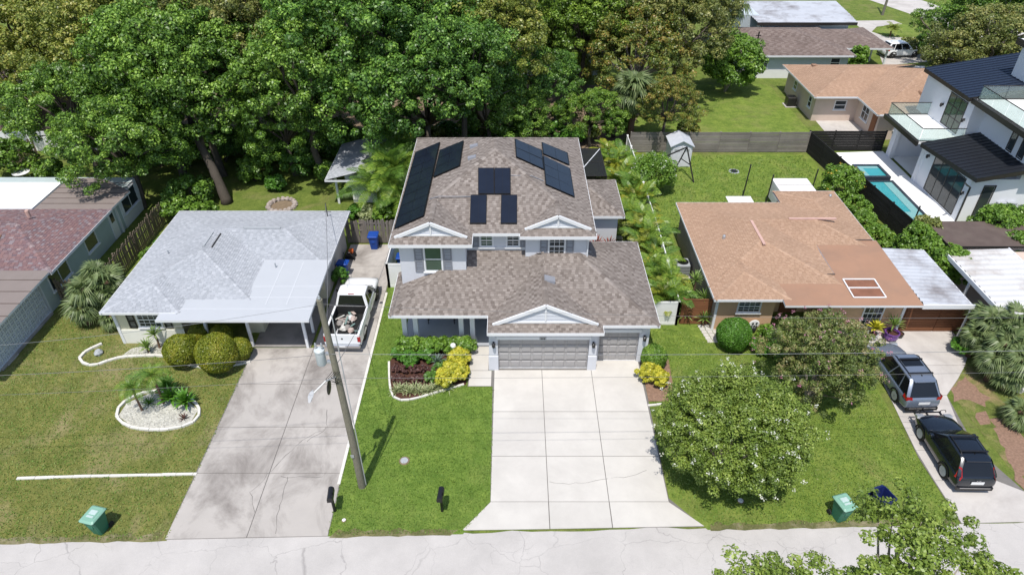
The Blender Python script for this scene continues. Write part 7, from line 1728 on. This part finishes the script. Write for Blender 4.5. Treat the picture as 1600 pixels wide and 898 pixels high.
for k, px in enumerate((675, 700, 728, 752, 780, 806, 835, 862, 890, 915)):
    sh('lime hedge bush behind the grey house, ' + ('at its left corner', 'above the left solar strip', 'above the second solar strip', 'above the two roof vents', 'left of the roof peak', 'at the roof peak', 'right of the roof peak', 'above the right solar panels', 'above the smallest solar panel', 'by the screen enclosure')[k], px, 214 - (8 if k % 2 else 0), .9, (1.3, 1.0), 'bright' if k % 3 else 'lime', 34, 60, .26, cr=(.25, .4), group='hedge bushes behind the grey house')
for k, a in enumerate(((295, 300, 1.2, 1.7, 'oak'), (275, 325, .9, 1.2, 'shrub'), (320, 330, .7, 1.0, 'shrub'), (395, 262, 1.1, 1.4, 'oak'), (465, 252, 1.2, 1.5, 'dark'), (505, 268, .8, 1.0, 'shrub'), (430, 285, .6, .8, 'bright'), (540, 225, 1.6, 1.7, 'oak'))):
    sh(('dense bush at the back corner of the cream house', 'bush beside the picket fence top', 'low bush behind the cream house roof', 'bush below the leaning oak crown', 'dark glossy bush on the left back lawn', 'small bush left of the outbuilding', 'small bright bush near the fire ring', 'tall bush behind the outbuilding')[k], a[0], a[1], a[2], (a[3], a[3]), a[4], 50, 80, .2, cr=(.22, .36))
for k, a in enumerate(((20, 245, 1.5, 1.8, 'oak'), (75, 265, .8, 1.2, 'shrub'), (120, 210, 2.0, 2.2, 'oak'))):
    sh(('ivy-dark bush on the far left fence', 'green bush behind the round white table', 'bush hiding the far left white fence')[k], a[0], a[1], a[2], (a[3], a[3]), a[4], 50, 80, .22, cr=(.22, .36))
for k, a in enumerate(((235, 398, .5, .7, 'shrub'), (255, 380, .5, .6, 'bright'), (532, 432, .6, .5, 'bright'), (1205, 525, .6, .8, 'shrub'), (1190, 540, .4, .6, 'bright'), (1215, 548, .5, .7, 'bright'), (1240, 560, .5, .7, 'shrub'), (1505, 540, .5, .6, 'bright'))):
    sh(('straggly bush inside the picket fence', 'weedy bright bush in the gap by the picket fence', 'small green bush by the carport post', 'low bush right of the ball bush', 'bright low plant right of the ball bush', 'bright plant under the pink myrtle', 'low bush at the left of the pink myrtle', 'bright low plant at the foot of the red-brown fence')[k], a[0], a[1], a[2], (a[3], a[3]), a[4], 26, 56, .15, cr=(.25, .4))
for k, a in enumerate(((1425, 72, .9, 1.8, 'olive'), (1455, 68, 1.3, 2.2, 'oak'), (1340, 90, 1.5, 1.2, 'shrub'), (905, 110, 1.4, 1.4, 'autumn'), (880, 175, 1.0, 1.4, 'shrub'), (960, 195, 1.2, 1.3, 'shrub'), (1075, 200, .8, 1.0, 'autumn'), (840, 205, .8, 1.3, 'bright'))):
    sh(('low olive bush by the far white car', 'spreading bush beyond the far white car', 'pointed bush against the distant carport', 'orange-flecked bush by the pale blue house', 'bush in the shade left of the cabbage palm', 'bush right at the cabbage palm trunk', 'yellowing bush by the back grey fence', 'bright bush behind the solar roof')[k], a[0], a[1], a[2], (a[3], a[3]), a[4], 44, 70, .24, cr=(.22, .36))

for k, a in enumerate(((380, 222, 1.6, 2.2, 'oak'), (415, 226, 1.3, 1.8, 'shrub'), (345, 224, 1.6, 2.0, 'dark'), (290, 232, 1.5, 1.9, 'oak'), (245, 235, 1.4, 2.0, 'dark'), (455, 222, 1.7, 1.8, 'oak'), (525, 215, 1.8, 1.8, 'dark'), (610, 214, 1.6, 1.9, 'oak'), (640, 205, 1.6, 1.6, 'dark'), (190, 240, 1.3, 1.6, 'shrub'))):
    sh(('understory bush right of the leaning trunk', 'small understory bush in front of the white fence gap', 'understory bush behind the leaning trunk', 'understory bush left of the leaning trunk', 'shaded bush under the hanging oak', 'understory bush left of the outbuilding', 'shaded bush behind the outbuilding roof', 'bush at the back left corner of the grey house', 'dark bush touching the back eave of the solar roof', 'bush under the hanging oak near the rear flat roof')[k], a[0], a[1], a[2], (a[3], a[3]), a[4], 80, 90, .17, cr=(.18, .3), lump=.3)

sh('round bushy mango tree standing low on the lawn beside the far brown roof', 1141, 98, 2.9, (3.6, 3.2), 'shrub', 170, 160, .22, name='mango_tree', cat='tree', cr=(.12, .24), lump=.15, zmin=-.85)
# ---- the street-side tree whose top reaches into the picture
FT = thing('street_tree', 'leafy tree top rising from the near side of the street', 'tree', (9.4, 8.2, 0))
tips = [P(*a) for a in ((1395, 797, 10.3), (1420, 770, 10.6), (1372, 800, 9.9), (1440, 815, 10.5), (1475, 815, 10.2), (1405, 830, 10.2), (1430, 850, 10.5), (1490, 838, 10), (1455, 872, 10.2), (1400, 878, 9.8), (1355, 885, 9.7), (1340, 905, 9.6), (1500, 885, 9.8), (1540, 888, 9.5), (1575, 900, 9.5), (1258, 888, 9.2), (1240, 900, 9.2), (1210, 893, 9.0), (1160, 893, 9.0), (1190, 905, 9.0), (1300, 915, 9.2), (1420, 905, 9.5), (1480, 910, 9.3), (1540, 915, 9.2), (1390, 940, 9), (1450, 960, 8.8), (1300, 960, 8.8), (1530, 970, 8.6), (1400, 1000, 8.4), (1220, 960, 8.6), (1490, 1010, 8.2))]
cc = np.array([tuple(t) for t in tips]) - np.array(FT.location); cr = RNG.uniform(.20, .42, len(cc))
sub = np.concatenate([cc + RNG.normal(size=cc.shape) * np.array([.32, .24, .18]) for _ in range(7)]); sr = RNG.uniform(.14, .30, len(sub))
p_, nr_, s_, t_ = clump_leaves(sub, sr, 90, .10, RNG.uniform(.35, .8, len(sub))); link('crown', leaves_mesh('crown', p_, nr_, s_, t_, LF['myrtle'], .55), FT)
b = MB(); b.tube([(0, 0, -.1), (.1, .1, 2.5), (0, .2, 5.2)], [.28, .22, .18], 10)
for g_ in range(0, len(cc), 1):
    t = Vector(cc[g_]); f0 = Vector((0, .2, 5.0)); q = f0.lerp(t, .55) + Vector((0, 0, .5)); b.tube([f0, q, t], [.09, .05, .012], 6)
link('trunk', b.mesh('trunk', M['bark_pale'], smooth=True), FT)

# ---- grass blades on the near lawns: nobody could count them
def in_poly(x, y, poly):
    c = np.zeros(len(x), bool); n = len(poly)
    for i in range(n):
        x1, y1 = poly[i][:2]; x2, y2 = poly[i - 1][:2]
        k = (y1 > y) != (y2 > y); c ^= k & (x < (x2 - x1) * (y - y1) / (y2 - y1 + 1e-12) + x1)
    return c
def grass(name, polys, holes, dens, h, m, tr=(.2, .8)):
    X, Y = [], []
    for poly in polys:
        x0, x1 = min(p[0] for p in poly), max(p[0] for p in poly); y0, y1 = min(p[1] for p in poly), max(p[1] for p in poly); n = int(dens * (x1 - x0) * (y1 - y0)); x, y = RNG.uniform(x0, x1, n), RNG.uniform(y0, y1, n); k = in_poly(x, y, poly)
        for q in holes: k &= ~in_poly(x, y, q)
        X.append(x[k]); Y.append(y[k])
    x, y = np.concatenate(X), np.concatenate(Y); n = len(x); a = RNG.uniform(0, 6.28, n); hh = h * RNG.uniform(.5, 1.3, n)
    c = np.stack([x, y, hh * .45 + .01], 1); nr = np.stack([np.cos(a), np.sin(a), RNG.uniform(.3, 1.2, n)], 1); nr = norm(nr); d = np.stack([RNG.normal(size=n) * .4, RNG.normal(size=n) * .4, np.ones(n)], 1)
    w = .5 + .28 * np.sin(x * .9 + 1.3 * np.sin(y * .7)) * np.sin(y * 1.1 + np.sin(x * .5)); t = tr[0] + (tr[1] - tr[0]) * np.clip(w + RNG.normal(size=n) * .3, 0, 1)
    me = leaves_mesh(name, c, nr, hh * 1.25, t, m, .5, d); o = link(name, me); o['kind'] = 'stuff'; return o
bedp = [tuple(p[:2]) for p in (P(608, 566), P(609, 600), P(616, 622), P(640, 625), P(680, 614), P(728, 601))] + [(-2.28, 28.1), (-6.0, 28.1)]
isl = [tuple(p[:2]) for p in (P(183, 650), P(196, 628), P(235, 612), P(285, 616), P(312, 640), P(300, 662), P(255, 672), P(205, 668))]
grass('grass', [[(-7.5, 16.5), (-2.0, 16.62), (-.9, 18.05), (-.9, 25.0), (-2.3, 25.0), (-7.58, 33.5)]], [bedp], 300, .06, LF['grass'], (.25, .85))
grass('grass', [[(-30, 16.1), (-13.9, 16.3), (-13.9, 28), (-21, 28.2), (-26, 31.5), (-26, 26), (-30, 24)]], [isl], 190, .065, LF['grass'], (.35, 1.2))
grass('grass', [[(8.2, 16.95), (18.3, 17.15), (18.3, 26.2), (18.2, 28.2), (11.4, 28.2), (8.5, 29.9), (7.2, 29.9), (8.2, 27), (8.2, 24), (6.85, 24), (6.75, 18.4)]], [], 230, .065, LF['grass'], (.25, 1.0))
grass('grass', [[(9.7, 40), (10.6, 31), (10.7, 40), (24, 41.5), (24, 52), (9.7, 52)]], [], 60, .10, LF['grass'], (.2, .9))
